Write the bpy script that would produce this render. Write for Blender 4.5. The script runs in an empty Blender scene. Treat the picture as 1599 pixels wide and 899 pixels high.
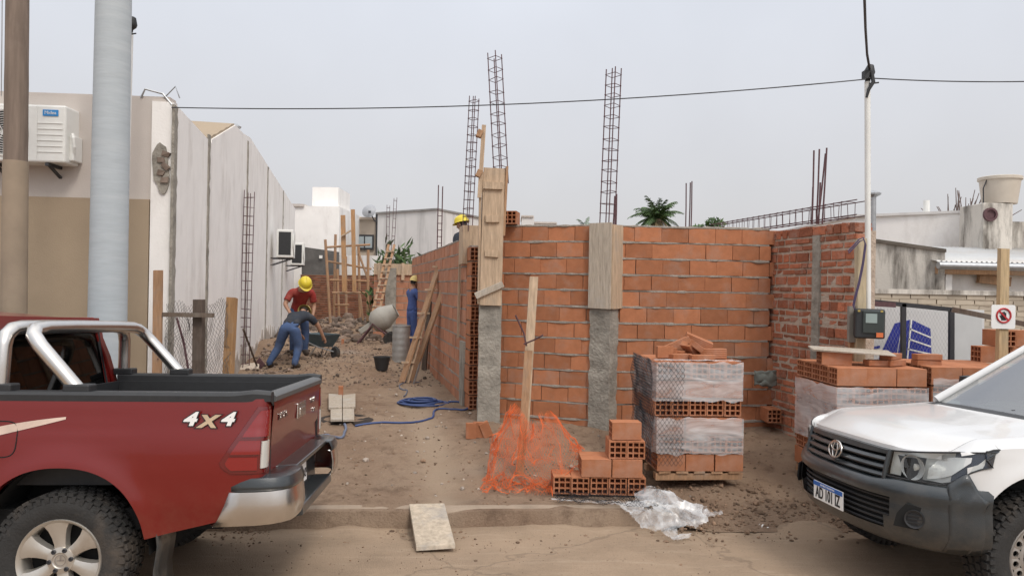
import bpy, bmesh, math, random
import numpy as np
from mathutils import Vector, Matrix, noise
R = math.radians
random.seed(7)
SC = bpy.context.scene
COL = SC.collection
PI = math.pi

# ------------------------------------------------------------------ camera
FPX, CW, CH, CAMZ, ROLL = 1142.0, 1599.0, 899.0, 1.97, 0.018
cam = bpy.data.cameras.new('camera'); camo = bpy.data.objects.new('camera', cam); COL.objects.link(camo)
CM = Matrix.Rotation(R(90), 4, 'X') @ Matrix.Rotation(ROLL, 4, 'Z')
camo.matrix_world = Matrix.Translation((0, 0, CAMZ)) @ CM
cam.sensor_fit = 'HORIZONTAL'; cam.sensor_width = 36.0; cam.lens = 36.0 * FPX / CW
cam.clip_end = 2000; cam.clip_start = 0.05
SC.camera = camo

def ray(u, v):
    return CM.to_3x3() @ Vector(((u - CW/2)/FPX, -(v - CH/2)/FPX, -1.0))
def at(u, v, Y):
    d = ray(u, v); return Vector((0, 0, CAMZ)) + d * (Y / d.y)
def kerb_y(X): return 6.30+.07*X
def sm(t): t = np.clip(t, 0, 1); return t*t*(3-2*t)
def base_z(X, Y):
    """smooth height of the lot, in metres above the road under the near wheels"""
    d = Y - (6.30+.07*X)
    z = .055 + .275*sm(d/2.9) + .10*sm((d-3)/16.0)
    ramp = sm((X-1.05)/.8)            # the kerb is buried in dirt towards the right
    z2 = -.09 + .42*sm((d+.15)/3.0) + .10*sm((d-3)/16.0)
    return z*(1-ramp) + z2*ramp
def road_z(X, Y):
    d = Y - (6.30+.07*X)
    return -.095*sm((d+2.2)/2.2)
def onlot(u, v, it=6):
    z = .2
    for _ in range(it):
        d = ray(u, v); t = (z - CAMZ)/d.z; p = Vector((0, 0, CAMZ)) + d*t
        z = float(base_z(p.x, p.y))
    return Vector((p.x, p.y, z))

# ------------------------------------------------------------------ noise
def _hash(ix, iy, seed):
    n = (ix.astype(np.int64)*374761393 + iy.astype(np.int64)*668265263 + seed*1442695041) & 0x7fffffff
    n = ((n ^ (n >> 13))*1274126177) & 0x7fffffff
    return ((n ^ (n >> 16)) & 0xffff)/65535.0
def vnoise(x, y, seed=0):
    x0 = np.floor(x); y0 = np.floor(y); fx = x-x0; fy = y-y0
    fx = fx*fx*(3-2*fx); fy = fy*fy*(3-2*fy)
    a = _hash(x0, y0, seed); b = _hash(x0+1, y0, seed); c = _hash(x0, y0+1, seed); d = _hash(x0+1, y0+1, seed)
    return (a*(1-fx)+b*fx)*(1-fy)+(c*(1-fx)+d*fx)*fy
def fbm(x, y, seed=0, octv=4):
    s = 0; amp = .5; t = 0
    for i in range(octv):
        s = s+amp*vnoise(x*2**i, y*2**i, seed+i*17); t += amp; amp *= .5
    return s/t
def n3(p, s=1.0): return noise.noise(Vector(p)*s)

# ------------------------------------------------------------------ materials
MATS = {}
def lk(nt, a, b): nt.links.new(a, b)
def mat(name, base, rough=.8, var=.18, scale=6.0, bump=.0, bscale=60.0, metal=0.0, island=0.0, stain=None, stain_amt=.5, stain_scale=1.5,
        spec=.5, coat=0.0, stretch=(1, 1, 1), streak=None, alpha=None, rvar=.0, slo=.5, shi=.72):
    """one procedural material: noise tone, per piece tone, stains, bump"""
    if name in MATS: return MATS[name]
    m = bpy.data.materials.new(name); m.use_nodes = True; nt = m.node_tree; N = nt.nodes
    b = N['Principled BSDF']
    b.inputs['Roughness'].default_value = rough; b.inputs['Metallic'].default_value = metal
    b.inputs['Specular IOR Level'].default_value = spec; b.inputs['Coat Weight'].default_value = coat
    b.inputs['Coat Roughness'].default_value = .06
    tc = N.new('ShaderNodeTexCoord'); mp = N.new('ShaderNodeMapping'); mp.inputs['Scale'].default_value = stretch
    lk(nt, tc.outputs['Object'], mp.inputs['Vector']); vec = mp.outputs['Vector']
    n1 = N.new('ShaderNodeTexNoise'); n1.inputs['Scale'].default_value = scale; n1.inputs['Detail'].default_value = 6; n1.inputs['Roughness'].default_value = .62
    lk(nt, vec, n1.inputs['Vector'])
    mr = N.new('ShaderNodeMapRange'); mr.inputs['From Min'].default_value = .25; mr.inputs['From Max'].default_value = .75
    mr.inputs['To Min'].default_value = 1-var; mr.inputs['To Max'].default_value = 1+var
    lk(nt, n1.outputs['Fac'], mr.inputs['Value']); tone = mr.outputs['Result']
    if island:
        g = N.new('ShaderNodeNewGeometry'); mi = N.new('ShaderNodeMapRange'); mi.inputs['To Min'].default_value = 1-island; mi.inputs['To Max'].default_value = 1+island
        lk(nt, g.outputs['Random Per Island'], mi.inputs['Value'])
        mm = N.new('ShaderNodeMath'); mm.operation = 'MULTIPLY'; lk(nt, tone, mm.inputs[0]); lk(nt, mi.outputs['Result'], mm.inputs[1]); tone = mm.outputs[0]
    vm = N.new('ShaderNodeVectorMath'); vm.operation = 'SCALE'; vm.inputs[0].default_value = base[:3]; lk(nt, tone, vm.inputs['Scale'])
    colr = vm.outputs['Vector']
    if stain is not None:
        n2 = N.new('ShaderNodeTexNoise'); n2.inputs['Scale'].default_value = stain_scale; n2.inputs['Detail'].default_value = 7; n2.inputs['Roughness'].default_value = .65
        if streak is not None:
            m2 = N.new('ShaderNodeMapping'); m2.inputs['Scale'].default_value = streak; lk(nt, tc.outputs['Object'], m2.inputs['Vector']); lk(nt, m2.outputs['Vector'], n2.inputs['Vector'])
        else: lk(nt, tc.outputs['Object'], n2.inputs['Vector'])
        r2 = N.new('ShaderNodeMapRange'); r2.inputs['From Min'].default_value = slo; r2.inputs['From Max'].default_value = shi; r2.inputs['To Max'].default_value = stain_amt
        lk(nt, n2.outputs['Fac'], r2.inputs['Value'])
        mx = N.new('ShaderNodeMix'); mx.data_type = 'RGBA'; mx.inputs['B'].default_value = (*stain, 1)
        lk(nt, r2.outputs['Result'], mx.inputs['Factor']); lk(nt, colr, mx.inputs['A']); colr = mx.outputs['Result']
    lk(nt, colr, b.inputs['Base Color'])
    if rvar:
        r3 = N.new('ShaderNodeMapRange'); r3.inputs['To Min'].default_value = rough-rvar; r3.inputs['To Max'].default_value = rough+rvar
        lk(nt, n1.outputs['Fac'], r3.inputs['Value']); lk(nt, r3.outputs['Result'], b.inputs['Roughness'])
    if bump:
        nb = N.new('ShaderNodeTexNoise'); nb.inputs['Scale'].default_value = bscale; nb.inputs['Detail'].default_value = 5
        lk(nt, vec, nb.inputs['Vector'])
        bp = N.new('ShaderNodeBump'); bp.inputs['Strength'].default_value = bump; bp.inputs['Distance'].default_value = .02
        lk(nt, nb.outputs['Fac'], bp.inputs['Height']); lk(nt, bp.outputs['Normal'], b.inputs['Normal'])
    if alpha is not None: b.inputs['Alpha'].default_value = alpha
    m['b'] = 1; MATS[name] = m
    return m

def brick_mat(name, base, island=.2, pitch=95.0, groove=.35):
    """fired clay: tone per brick, horizontal combed grooves, dusty mortar smears"""
    m = mat(name, base, rough=.9, var=.16, scale=9, island=island, stain=(.36, .31, .27), stain_amt=.38, stain_scale=3.0, spec=.2)
    nt = m.node_tree; N = nt.nodes; b = N['Principled BSDF']; tc = [n for n in N if n.type == 'TEX_COORD'][0]
    w = N.new('ShaderNodeTexWave'); w.wave_type = 'BANDS'; w.bands_direction = 'Z'; w.inputs['Scale'].default_value = pitch/6.283*2; w.inputs['Distortion'].default_value = 1.2; w.inputs['Detail'].default_value = 2; w.inputs['Detail Scale'].default_value = 3
    nb = N.new('ShaderNodeTexNoise'); nb.inputs['Scale'].default_value = 45; nb.inputs['Detail'].default_value = 6
    ad = N.new('ShaderNodeMath'); ad.operation = 'ADD'
    lk(nt, tc.outputs['Object'], w.inputs['Vector']); lk(nt, tc.outputs['Object'], nb.inputs['Vector'])
    lk(nt, w.outputs['Fac'], ad.inputs[0]); lk(nt, nb.outputs['Fac'], ad.inputs[1])
    bp = N.new('ShaderNodeBump'); bp.inputs['Strength'].default_value = groove; bp.inputs['Distance'].default_value = .008
    lk(nt, ad.outputs[0], bp.inputs['Height']); lk(nt, bp.outputs['Normal'], b.inputs['Normal'])
    return m

def wood_mat(name, base, island=.18, dirt=(.30, .28, .25), dirt_amt=.45, grain=(6, 6, .6)):
    m = mat(name, base, rough=.85, var=.3, scale=7, stretch=grain, island=island, stain=dirt, stain_amt=dirt_amt, stain_scale=3.5, bump=.35, bscale=14, spec=.25)
    return m

def sheet_mat(name, tint, dens=.35, scale=9.0, stretch=(1, 1, 1), rough=.25, lo=.35, hi=.75, bump=.8, detail=8):
    """thin crinkled plastic film: partly see-through, white where it folds, glossy"""
    m = bpy.data.materials.new(name); m.use_nodes = True; nt = m.node_tree; N = nt.nodes
    out = N['Material Output']; b = N['Principled BSDF']
    b.inputs['Base Color'].default_value = (*tint, 1); b.inputs['Roughness'].default_value = rough; b.inputs['Specular IOR Level'].default_value = .8
    tc = N.new('ShaderNodeTexCoord'); mp = N.new('ShaderNodeMapping'); mp.inputs['Scale'].default_value = stretch
    n = N.new('ShaderNodeTexNoise'); n.inputs['Scale'].default_value = scale; n.inputs['Detail'].default_value = detail; n.inputs['Roughness'].default_value = .6; n.inputs['Distortion'].default_value = 1.0
    lk(nt, tc.outputs['Object'], mp.inputs['Vector']); lk(nt, mp.outputs['Vector'], n.inputs['Vector'])
    mr = N.new('ShaderNodeMapRange'); mr.inputs['From Min'].default_value = lo; mr.inputs['From Max'].default_value = hi; mr.inputs['To Min'].default_value = dens*.45; mr.inputs['To Max'].default_value = min(1, dens*1.6)
    lk(nt, n.outputs['Fac'], mr.inputs['Value'])
    bp = N.new('ShaderNodeBump'); bp.inputs['Strength'].default_value = bump; bp.inputs['Distance'].default_value = .02; lk(nt, n.outputs['Fac'], bp.inputs['Height']); lk(nt, bp.outputs['Normal'], b.inputs['Normal'])
    t = N.new('ShaderNodeBsdfTransparent'); mx = N.new('ShaderNodeMixShader')
    lk(nt, mr.outputs['Result'], mx.inputs['Fac']); lk(nt, t.outputs[0], mx.inputs[1]); lk(nt, b.outputs[0], mx.inputs[2]); lk(nt, mx.outputs[0], out.inputs['Surface'])
    return m

def glass_mat(name, tint, rough=.02, ior=1.5, k=1.0):
    m = bpy.data.materials.new(name); m.use_nodes = True; nt = m.node_tree; N = nt.nodes
    out = N['Material Output']; N.remove(N['Principled BSDF'])
    t = N.new('ShaderNodeBsdfTransparent'); t.inputs['Color'].default_value = (*tint, 1)
    g = N.new('ShaderNodeBsdfGlossy'); g.inputs['Roughness'].default_value = rough; g.inputs['Color'].default_value = (k, k, k, 1)
    # reflection grows towards grazing view, the same from both sides of the thin pane
    r0 = ((ior-1)/(ior+1))**2*1.6
    lw = N.new('ShaderNodeLayerWeight'); lw.inputs['Blend'].default_value = .5; pw = N.new('ShaderNodeMath'); pw.operation = 'POWER'; pw.inputs[1].default_value = 5.0; lk(nt, lw.outputs['Facing'], pw.inputs[0])
    fr = N.new('ShaderNodeMapRange'); fr.inputs['To Min'].default_value = r0; fr.inputs['To Max'].default_value = 1.0; lk(nt, pw.outputs[0], fr.inputs['Value'])
    mx = N.new('ShaderNodeMixShader'); lk(nt, fr.outputs['Result'], mx.inputs['Fac']); lk(nt, t.outputs[0], mx.inputs[1]); lk(nt, g.outputs[0], mx.inputs[2]); lk(nt, mx.outputs[0], out.inputs['Surface'])
    return m

# ------------------------------------------------------------------ mesh building
class MB:
    def __init__(s): s.v = []; s.f = []; s.mi = []; s.m = 0
    def add(s, vs, fs):
        o = len(s.v); s.v += [tuple(p) for p in vs]
        for f in fs: s.f.append(tuple(i+o for i in f)); s.mi.append(s.m)
        return s
    def box(s, c, size, rot=None, jit=0.0):
        hx, hy, hz = size[0]/2, size[1]/2, size[2]/2
        ps = []
        for z in (-hz, hz):
            for x, y in ((-hx, -hy), (hx, -hy), (hx, hy), (-hx, hy)):
                p = Vector((x+random.uniform(-jit, jit), y+random.uniform(-jit, jit), z+random.uniform(-jit, jit)))
                if rot is not None: p = rot @ p
                ps.append(p + Vector(c))
        return s.add(ps, [(0, 3, 2, 1), (4, 5, 6, 7), (0, 1, 5, 4), (1, 2, 6, 5), (2, 3, 7, 6), (3, 0, 4, 7)])
    def beam(s, a, b, w, h, up=(0, 0, 1), jit=0.0):
        """rectangular bar from a to b; w sideways, h along up"""
        a, b = Vector(a), Vector(b); d = (b-a); L = d.length; d = d/L
        up = Vector(up)
        if abs(d.dot(up)) > .98: up = Vector((0, 1, 0))
        x = d.cross(up).normalized(); z = x.cross(d).normalized()
        rot = Matrix((x, d, z)).transposed()
        return s.box((a+b)/2, (w, L, h), rot, jit)
    def tube(s, pts, r, n=8, cap=True, closed=False):
        pts = [Vector(p) for p in pts]; k = len(pts)
        rs = r if isinstance(r, (list, tuple)) else [r]*k
        o = len(s.v); nrm = None; rings = []
        for i, p in enumerate(pts):
            if closed: t = pts[(i+1) % k]-pts[i-1]
            else: t = pts[min(i+1, k-1)]-pts[max(i-1, 0)]
            t = t.normalized() if t.length > 1e-9 else Vector((0, 0, 1))
            if nrm is None:
                nrm = t.orthogonal().normalized()
                if abs(t.z) < .95: nrm = (Vector((0, 0, 1)) - t*t.z).normalized()
            else:
                nrm = nrm - t*nrm.dot(t)
                nrm = nrm.normalized() if nrm.length > 1e-6 else t.orthogonal().normalized()
            bn = t.cross(nrm)
            rings.append([p + (nrm*math.cos(2*PI*j/n)+bn*math.sin(2*PI*j/n))*rs[i] for j in range(n)])
        vs = [q for rg in rings for q in rg]; fs = []
        for i in range(k if closed else k-1):
            a = i*n; b2 = ((i+1) % k)*n
            for j in range(n): fs.append((a+j, a+(j+1) % n, b2+(j+1) % n, b2+j))
        if cap and not closed: fs.append(tuple(reversed(range(n)))); fs.append(tuple((k-1)*n+j for j in range(n)))
        return s.add(vs, fs)
    def lathe(s, prof, n=24, M=None, cap=True):
        """profile of (r, z) turned about local z, placed by matrix M"""
        vs = []; k = len(prof)
        for r, z in prof:
            for j in range(n):
                p = Vector((r*math.cos(2*PI*j/n), r*math.sin(2*PI*j/n), z)); vs.append(M @ p if M is not None else p)
        fs = []
        for i in range(k-1):
            for j in range(n): fs.append((i*n+j, i*n+(j+1) % n, (i+1)*n+(j+1) % n, (i+1)*n+j))
        if cap:
            if prof[0][0] > 1e-5: fs.append(tuple(reversed(range(n))))
            if prof[-1][0] > 1e-5: fs.append(tuple((k-1)*n+j for j in range(n)))
        return s.add(vs, fs)
    def grid(s, P):
        a, b = len(P), len(P[0]); vs = [q for row in P for q in row]
        return s.add(vs, [(i*b+j, i*b+j+1, (i+1)*b+j+1, (i+1)*b+j) for i in range(a-1) for j in range(b-1)])
    def prism(s, poly, vec):
        n = len(poly); vec = Vector(vec); vs = [Vector(p) for p in poly]; vs += [p+vec for p in vs]
        return s.add(vs, [tuple(reversed(range(n))), tuple(range(n, 2*n))] + [(i, (i+1) % n, n+(i+1) % n, n+i) for i in range(n)])
    def mirror(s):
        o = len(s.v); n = len(s.f); s.v += [(x, -y, z) for x, y, z in s.v]
        for i in range(n): s.f.append(tuple(reversed([j+o for j in s.f[i]]))); s.mi.append(s.mi[i])
        return s
    def xf(s, M):
        s.v = [tuple(M @ Vector(p)) for p in s.v]; return s
    def build(s, name, m, parent=None, smooth=None, bevel=0, loc=None, rotz=0, weld=False, recalc=True, solid=0):
        me = bpy.data.meshes.new(name); me.from_pydata(s.v, [], s.f)
        ms = m if isinstance(m, (list, tuple)) else [m]
        for x in ms: me.materials.append(x)
        if len(ms) > 1: me.polygons.foreach_set('material_index', s.mi)
        if weld or recalc:
            bm = bmesh.new(); bm.from_mesh(me)
            if weld: bmesh.ops.remove_doubles(bm, verts=bm.verts, dist=1e-5)
            if recalc: bmesh.ops.recalc_face_normals(bm, faces=bm.faces)
            bm.to_mesh(me); bm.free()
        if smooth is not None:
            me.polygons.foreach_set('use_smooth', [True]*len(me.polygons)); me.set_sharp_from_angle(angle=R(smooth))
        o = bpy.data.objects.new(name, me); COL.objects.link(o)
        if parent is not None: o.parent = parent
        if loc is not None: o.location = loc
        o.rotation_euler.z = rotz
        if solid:
            md = o.modifiers.new('solid', 'SOLIDIFY'); md.thickness = solid; md.offset = 0
        if bevel:
            md = o.modifiers.new('bevel', 'BEVEL'); md.width = bevel; md.segments = 2; md.limit_method = 'ANGLE'; md.angle_limit = R(35)
        return o

def thing(name, label, cat, loc=(0, 0, 0), rot=(0, 0, 0), group=None):
    o = bpy.data.objects.new(name, None); COL.objects.link(o); o.empty_display_size = .1
    o.location = loc; o.rotation_euler = rot; o['label'] = label; o['category'] = cat
    if group: o['group'] = group
    return o
def tag(o, label, cat, group=None, kind=None):
    o['label'] = label; o['category'] = cat
    if group: o['group'] = group
    if kind: o['kind'] = kind
    return o
def struct(o): o['kind'] = 'structure'; return o
def kids(o): return [c for c in COL.objects if c.parent == o]
def dup(o, loc=None, rot=None, parent=None, label=None, group=None):
    """a copy of a thing with copies of its parts and their parts (mesh data shared)"""
    ch = kids(o); c = o.copy(); COL.objects.link(c)
    if parent is not None: c.parent = parent
    if loc is not None: c.location = loc
    if rot is not None: c.rotation_euler = rot
    if label: c['label'] = label
    if group: c['group'] = group
    for k in ch: dup(k, parent=c)
    return c
def text_mesh(body, name, m, parent, M, size, extrude=.002, align='CENTER', shear=0.0, bold=0.0):
    cu = bpy.data.curves.new('t', 'FONT'); cu.body = body; cu.size = size; cu.extrude = extrude; cu.align_x = align; cu.align_y = 'CENTER'; cu.shear = shear; cu.offset = bold
    to = bpy.data.objects.new('t', cu); COL.objects.link(to); dg = bpy.context.evaluated_depsgraph_get(); dg.update()
    me = bpy.data.meshes.new_from_object(to.evaluated_get(dg)); bpy.data.objects.remove(to); bpy.data.curves.remove(cu)
    me.name = name; me.materials.clear(); me.materials.append(m); me.transform(M)
    o = bpy.data.objects.new(name, me); COL.objects.link(o)
    if parent is not None: o.parent = parent
    return o

# ------------------------------------------------------------------ world, sun, look
W = bpy.data.worlds.new('World'); SC.world = W; W.use_nodes = True; nt = W.node_tree
bg = nt.nodes['Background']
sky = nt.nodes.new('ShaderNodeTexSky'); sky.sky_type = 'NISHITA'; sky.sun_disc = False
SUN_EL, SUN_AZ = R(50), R(152)        # azimuth: clockwise from +Y
sky.sun_elevation = SUN_EL; sky.sun_rotation = SUN_AZ; sky.dust_density = 7; sky.air_density = 1.0; sky.ozone_density = 1.5; sky.altitude = 50
hs = nt.nodes.new('ShaderNodeHueSaturation'); hs.inputs['Saturation'].default_value = .35
mx = nt.nodes.new('ShaderNodeMix'); mx.data_type = 'RGBA'; mx.inputs['Factor'].default_value = .72
# the veil of cloud: pale grey, brighter overhead, faintly mottled
tc = nt.nodes.new('ShaderNodeTexCoord'); sx = nt.nodes.new('ShaderNodeSeparateXYZ'); lk(nt, tc.outputs['Generated'], sx.inputs[0])
ramp = nt.nodes.new('ShaderNodeValToRGB'); lk(nt, sx.outputs['Z'], ramp.inputs['Fac'])
cr = ramp.color_ramp; cr.elements[0].position = 0.0; cr.elements[0].color = (6.6, 6.45, 6.4, 1); cr.elements[1].position = 1.0; cr.elements[1].color = (16.0, 16.0, 16.2, 1)
e = cr.elements.new(.18); e.color = (6.5, 6.55, 6.85, 1); e = cr.elements.new(.42); e.color = (6.9, 7.25, 8.0, 1)
nz = nt.nodes.new('ShaderNodeTexNoise'); nz.inputs['Scale'].default_value = 1.8; nz.inputs['Detail'].default_value = 5; lk(nt, tc.outputs['Generated'], nz.inputs['Vector'])
mr = nt.nodes.new('ShaderNodeMapRange'); mr.inputs['From Min'].default_value = .3; mr.inputs['From Max'].default_value = .7; mr.inputs['To Min'].default_value = .89; mr.inputs['To Max'].default_value = 1.07; lk(nt, nz.outputs['Fac'], mr.inputs['Value'])
vm = nt.nodes.new('ShaderNodeVectorMath'); vm.operation = 'SCALE'; lk(nt, ramp.outputs['Color'], vm.inputs[0]); lk(nt, mr.outputs['Result'], vm.inputs['Scale'])
lk(nt, sky.outputs[0], hs.inputs['Color']); lk(nt, hs.outputs[0], mx.inputs['A']); lk(nt, vm.outputs['Vector'], mx.inputs['B']); lk(nt, mx.outputs['Result'], bg.inputs['Color'])
bg.inputs['Strength'].default_value = .105
sl = bpy.data.lights.new('sun', 'SUN'); sl.energy = 1.1; sl.angle = R(14); sl.color = (1, .93, .84)
so = bpy.data.objects.new('sun', sl); COL.objects.link(so)
sd = Vector((math.sin(SUN_AZ)*math.cos(SUN_EL), math.cos(SUN_AZ)*math.cos(SUN_EL), math.sin(SUN_EL)))
so.rotation_euler = sd.to_track_quat('Z', 'Y').to_euler(); so.location = (0, 0, 30)
SC.view_settings.view_transform = 'Standard'; SC.view_settings.look = 'None'; SC.view_settings.gamma = 1; SC.view_settings.exposure = 0.33
SC.render.engine = 'CYCLES'; SC.cycles.use_denoising = True
SC.cycles.max_bounces = 6; SC.cycles.transparent_max_bounces = 24; SC.cycles.sample_clamp_indirect = 6
# ------------------------------------------------------------------ shared materials
M_mortar = mat('mortar', (.29, .255, .218), .95, .26, 12, bump=.6, bscale=55)
M_conc = mat('rough_concrete', (.30, .275, .235), .95, .32, 5, bump=.8, bscale=30, stain=(.12, .108, .09), stain_amt=.85, stain_scale=3.2)
M_plinth = mat('plinth_concrete', (.32, .30, .27), .95, .2, 5, bump=.5, bscale=30)
M_brick = brick_mat('hollow_clay', (.405, .165, .083), island=.18)
M_brick2 = brick_mat('hollow_clay_pale', (.44, .205, .125), island=.12)
M_clayhole = mat('clay_hole', (.30, .10, .045), .95, .15, 20)
M_old = mat('old_brick', (.36, .125, .065), .95, .25, 16, island=.34, stain=(.40, .33, .28), stain_amt=.55, stain_scale=5, bump=.6, bscale=45)
M_oldm = mat('old_mortar', (.46, .375, .30), .95, .25, 14, bump=.8, bscale=50)
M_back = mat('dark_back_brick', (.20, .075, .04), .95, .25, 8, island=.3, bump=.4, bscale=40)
M_white = mat('white_render', (.84, .815, .785), .9, .06, 2, bump=.15, bscale=35, stain=(.50, .455, .41), stain_amt=.5, stain_scale=1.6, streak=(1.2, 1.2, .5))
M_cream = mat('cream_render', (.53, .48, .44), .9, .04, 2, bump=.1, bscale=60, stain=(.42, .37, .33), stain_amt=.35, stain_scale=.8)  # base lowered: shade of the house front, turned from the light, is in it
M_tan = mat('tan_render', (.355, .275, .19), .9, .05, 2, bump=.12, bscale=80, stain=(.27, .205, .14), stain_amt=.45, stain_scale=.7)  # lowered with the cream, front's shade put into the colour
M_stain = mat('stained_white', (.62, .58, .52), .9, .08, 2, bump=.2, bscale=35, stain=(.10, .085, .07), stain_amt=.92, stain_scale=2.3, streak=(1.5, 1.5, .30), slo=.44, shi=.62)
M_stain2 = mat('streaked_white', (.66, .64, .62), .9, .05, 2, stain=(.30, .29, .28), stain_amt=.7, stain_scale=1.6, streak=(1.3, 1.3, .12))
M_beige = mat('beige_render', (.50, .42, .34), .9, .06, 2, stain=(.35, .29, .24), stain_amt=.4)
M_wood = wood_mat('formwork_wood', (.46, .34, .235))
M_wood2 = wood_mat('grey_board', (.42, .36, .29), dirt=(.44, .42, .39), dirt_amt=.6)
M_wood3 = wood_mat('brown_plank', (.36, .215, .125))
M_wood4 = wood_mat('dark_post', (.10, .075, .06), dirt_amt=.2)
M_rust = mat('rebar_steel', (.115, .06, .066), .75, .35, 30, metal=.25, island=.2)
M_dark = mat('dark_metal', (.05, .05, .055), .5, .2, 20, metal=.4)
M_grey = mat('galvanised', (.42, .43, .44), .42, .2, 14, metal=.8)
M_blackpl = mat('black_plastic', (.022, .023, .025), .55, .2, 20)
M_whitepl = mat('white_plastic', (.74, .74, .71), .45, .06, 5, stain=(.5, .47, .42), stain_amt=.3)
M_leaf = mat('foliage', (.055, .10, .03), .7, .4, 3, island=.5)

# ------------------------------------------------------------------ ground and road
def dirt_material():
    m = bpy.data.materials.new('dirt'); m.use_nodes = True; nt = m.node_tree; N = nt.nodes; b = N['Principled BSDF']
    b.inputs['Roughness'].default_value = .97; b.inputs['Specular IOR Level'].default_value = .15
    tc = N.new('ShaderNodeTexCoord')
    def nz(s, d, r=.6):
        n = N.new('ShaderNodeTexNoise'); n.inputs['Scale'].default_value = s; n.inputs['Detail'].default_value = d; n.inputs['Roughness'].default_value = r; lk(nt, tc.outputs['Object'], n.inputs['Vector']); return n
    def rng(n, a, c, lo=0, hi=1):
        r = N.new('ShaderNodeMapRange'); r.inputs['From Min'].default_value = a; r.inputs['From Max'].default_value = c; r.inputs['To Min'].default_value = lo; r.inputs['To Max'].default_value = hi; lk(nt, n, r.inputs['Value']); return r.outputs['Result']
    def mix(f, A, B):
        x = N.new('ShaderNodeMix'); x.data_type = 'RGBA'
        lk(nt, f, x.inputs['Factor'])
        for k, val in (('A', A), ('B', B)):
            if isinstance(val, tuple): x.inputs[k].default_value = (*val, 1)
            else: lk(nt, val, x.inputs[k])
        return x.outputs['Result']
    big, mid, fine, grit = nz(.9, 6), nz(5, 8, .7), nz(42, 6, .7), nz(170, 4, .75)
    c = mix(rng(big.outputs['Fac'], .36, .64), (.265, .178, .122), (.36, .262, .185))
    c = mix(rng(mid.outputs['Fac'], .50, .70, 0, .75), c, (.15, .095, .065))
    c = mix(rng(fine.outputs['Fac'], .56, .74, 0, .6), c, (.41, .30, .21))
    at_ = N.new('ShaderNodeAttribute'); at_.attribute_name = 'path'
    c = mix(at_.outputs['Fac'], c, (.40, .30, .215))
    a2 = N.new('ShaderNodeAttribute'); a2.attribute_name = 'cement'
    c = mix(a2.outputs['Fac'], c, (.37, .335, .295))
    c = mix(rng(grit.outputs['Fac'], .57, .70, 0, .6), c, (.085, .052, .034)); c = mix(rng(grit.outputs['Fac'], .42, .30, 0, .5), c, (.46, .35, .25))
    lk(nt, c, b.inputs['Base Color'])
    ad = N.new('ShaderNodeMath'); ad.operation = 'ADD'; lk(nt, mid.outputs['Fac'], ad.inputs[0]); a3 = N.new('ShaderNodeMath'); a3.operation = 'MULTIPLY_ADD'; a3.inputs[1].default_value = .35; lk(nt, grit.outputs['Fac'], a3.inputs[0]); lk(nt, fine.outputs['Fac'], a3.inputs[2]); lk(nt, a3.outputs[0], ad.inputs[1])
    bp = N.new('ShaderNodeBump'); bp.inputs['Strength'].default_value = .9; bp.inputs['Distance'].default_value = .035; lk(nt, ad.outputs[0], bp.inputs['Height']); lk(nt, bp.outputs['Normal'], b.inputs['Normal'])
    return m
M_dirt = dirt_material()

def lines(segs):
    out = [segs[0][0]]
    for a, b_, st in segs:
        n = max(1, int(round((b_-a)/st))); out += [a+(b_-a)*(i+1)/n for i in range(n)]
    return np.array(out)
def num_grid(name, X, Y, Z, m, attrs=None, smooth=True):
    ny, nx = X.shape; co = np.stack([X, Y, Z], -1).reshape(-1, 3)
    idx = np.arange(ny*nx).reshape(ny, nx); q = np.stack([idx[:-1, :-1], idx[:-1, 1:], idx[1:, 1:], idx[1:, :-1]], -1).reshape(-1, 4)
    me = bpy.data.meshes.new(name); me.vertices.add(len(co)); me.vertices.foreach_set('co', co.astype(np.float32).ravel())
    me.loops.add(q.size); me.loops.foreach_set('vertex_index', q.astype(np.int32).ravel())
    me.polygons.add(len(q)); me.polygons.foreach_set('loop_start', np.arange(0, q.size, 4, dtype=np.int32)); me.polygons.foreach_set('loop_total', np.full(len(q), 4, np.int32))
    me.update(calc_edges=True); me.materials.append(m)
    me.polygons.foreach_set('use_smooth', np.full(len(q), smooth))
    for k, a in (attrs or {}).items():
        A = me.attributes.new(k, 'FLOAT', 'POINT'); A.data.foreach_set('value', a.astype(np.float32).ravel())
    o = bpy.data.objects.new(name, me); COL.objects.link(o); return o

xs = lines([(-260, -30, 46), (-30, -8, 1.0), (-8, -4.2, .12), (-4.2, 5.6, .04), (5.6, 12, .3), (12, 40, 4), (40, 260, 55)])
ds = lines([(-.16, 4.4, .035), (4.4, 10, .07), (10, 26, .14), (26, 60, 2), (60, 420, 60)])   # distance behind the kerb line
Xg, Dg = np.meshgrid(xs, ds); Yg = 6.30+.07*Xg+Dg
def relief(X, Y):
    d = Y-(6.30+.07*X)
    h = (fbm(X*1.1, Y*1.1, 3, 5)-.5)*.11 + (fbm(X*5, Y*5, 5, 4)-.5)*.055
    cl = fbm(X*9+4, Y*9, 9, 3); h = h+np.maximum(cl-.56, 0)*.22
    h = h*sm((d-.02)/.5)*(.55+.6*sm((d-4)/4))
    return h
def wheel_path(X, Y):
    """compacted track from the kerb board up the plot"""
    cx = -.62-.155*(Y-6.2)+.1*np.sin(Y*1.1); w = .17+.02*(Y-6.2)
    return np.exp(-((X-cx)/w)**2)*sm((Y-5.8)/.6)*(1-sm((Y-13)/4))
def mound(X, Y, x, y, r, h): return h*np.exp(-(((X-x)**2+(Y-y)**2)/r**2))
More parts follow.
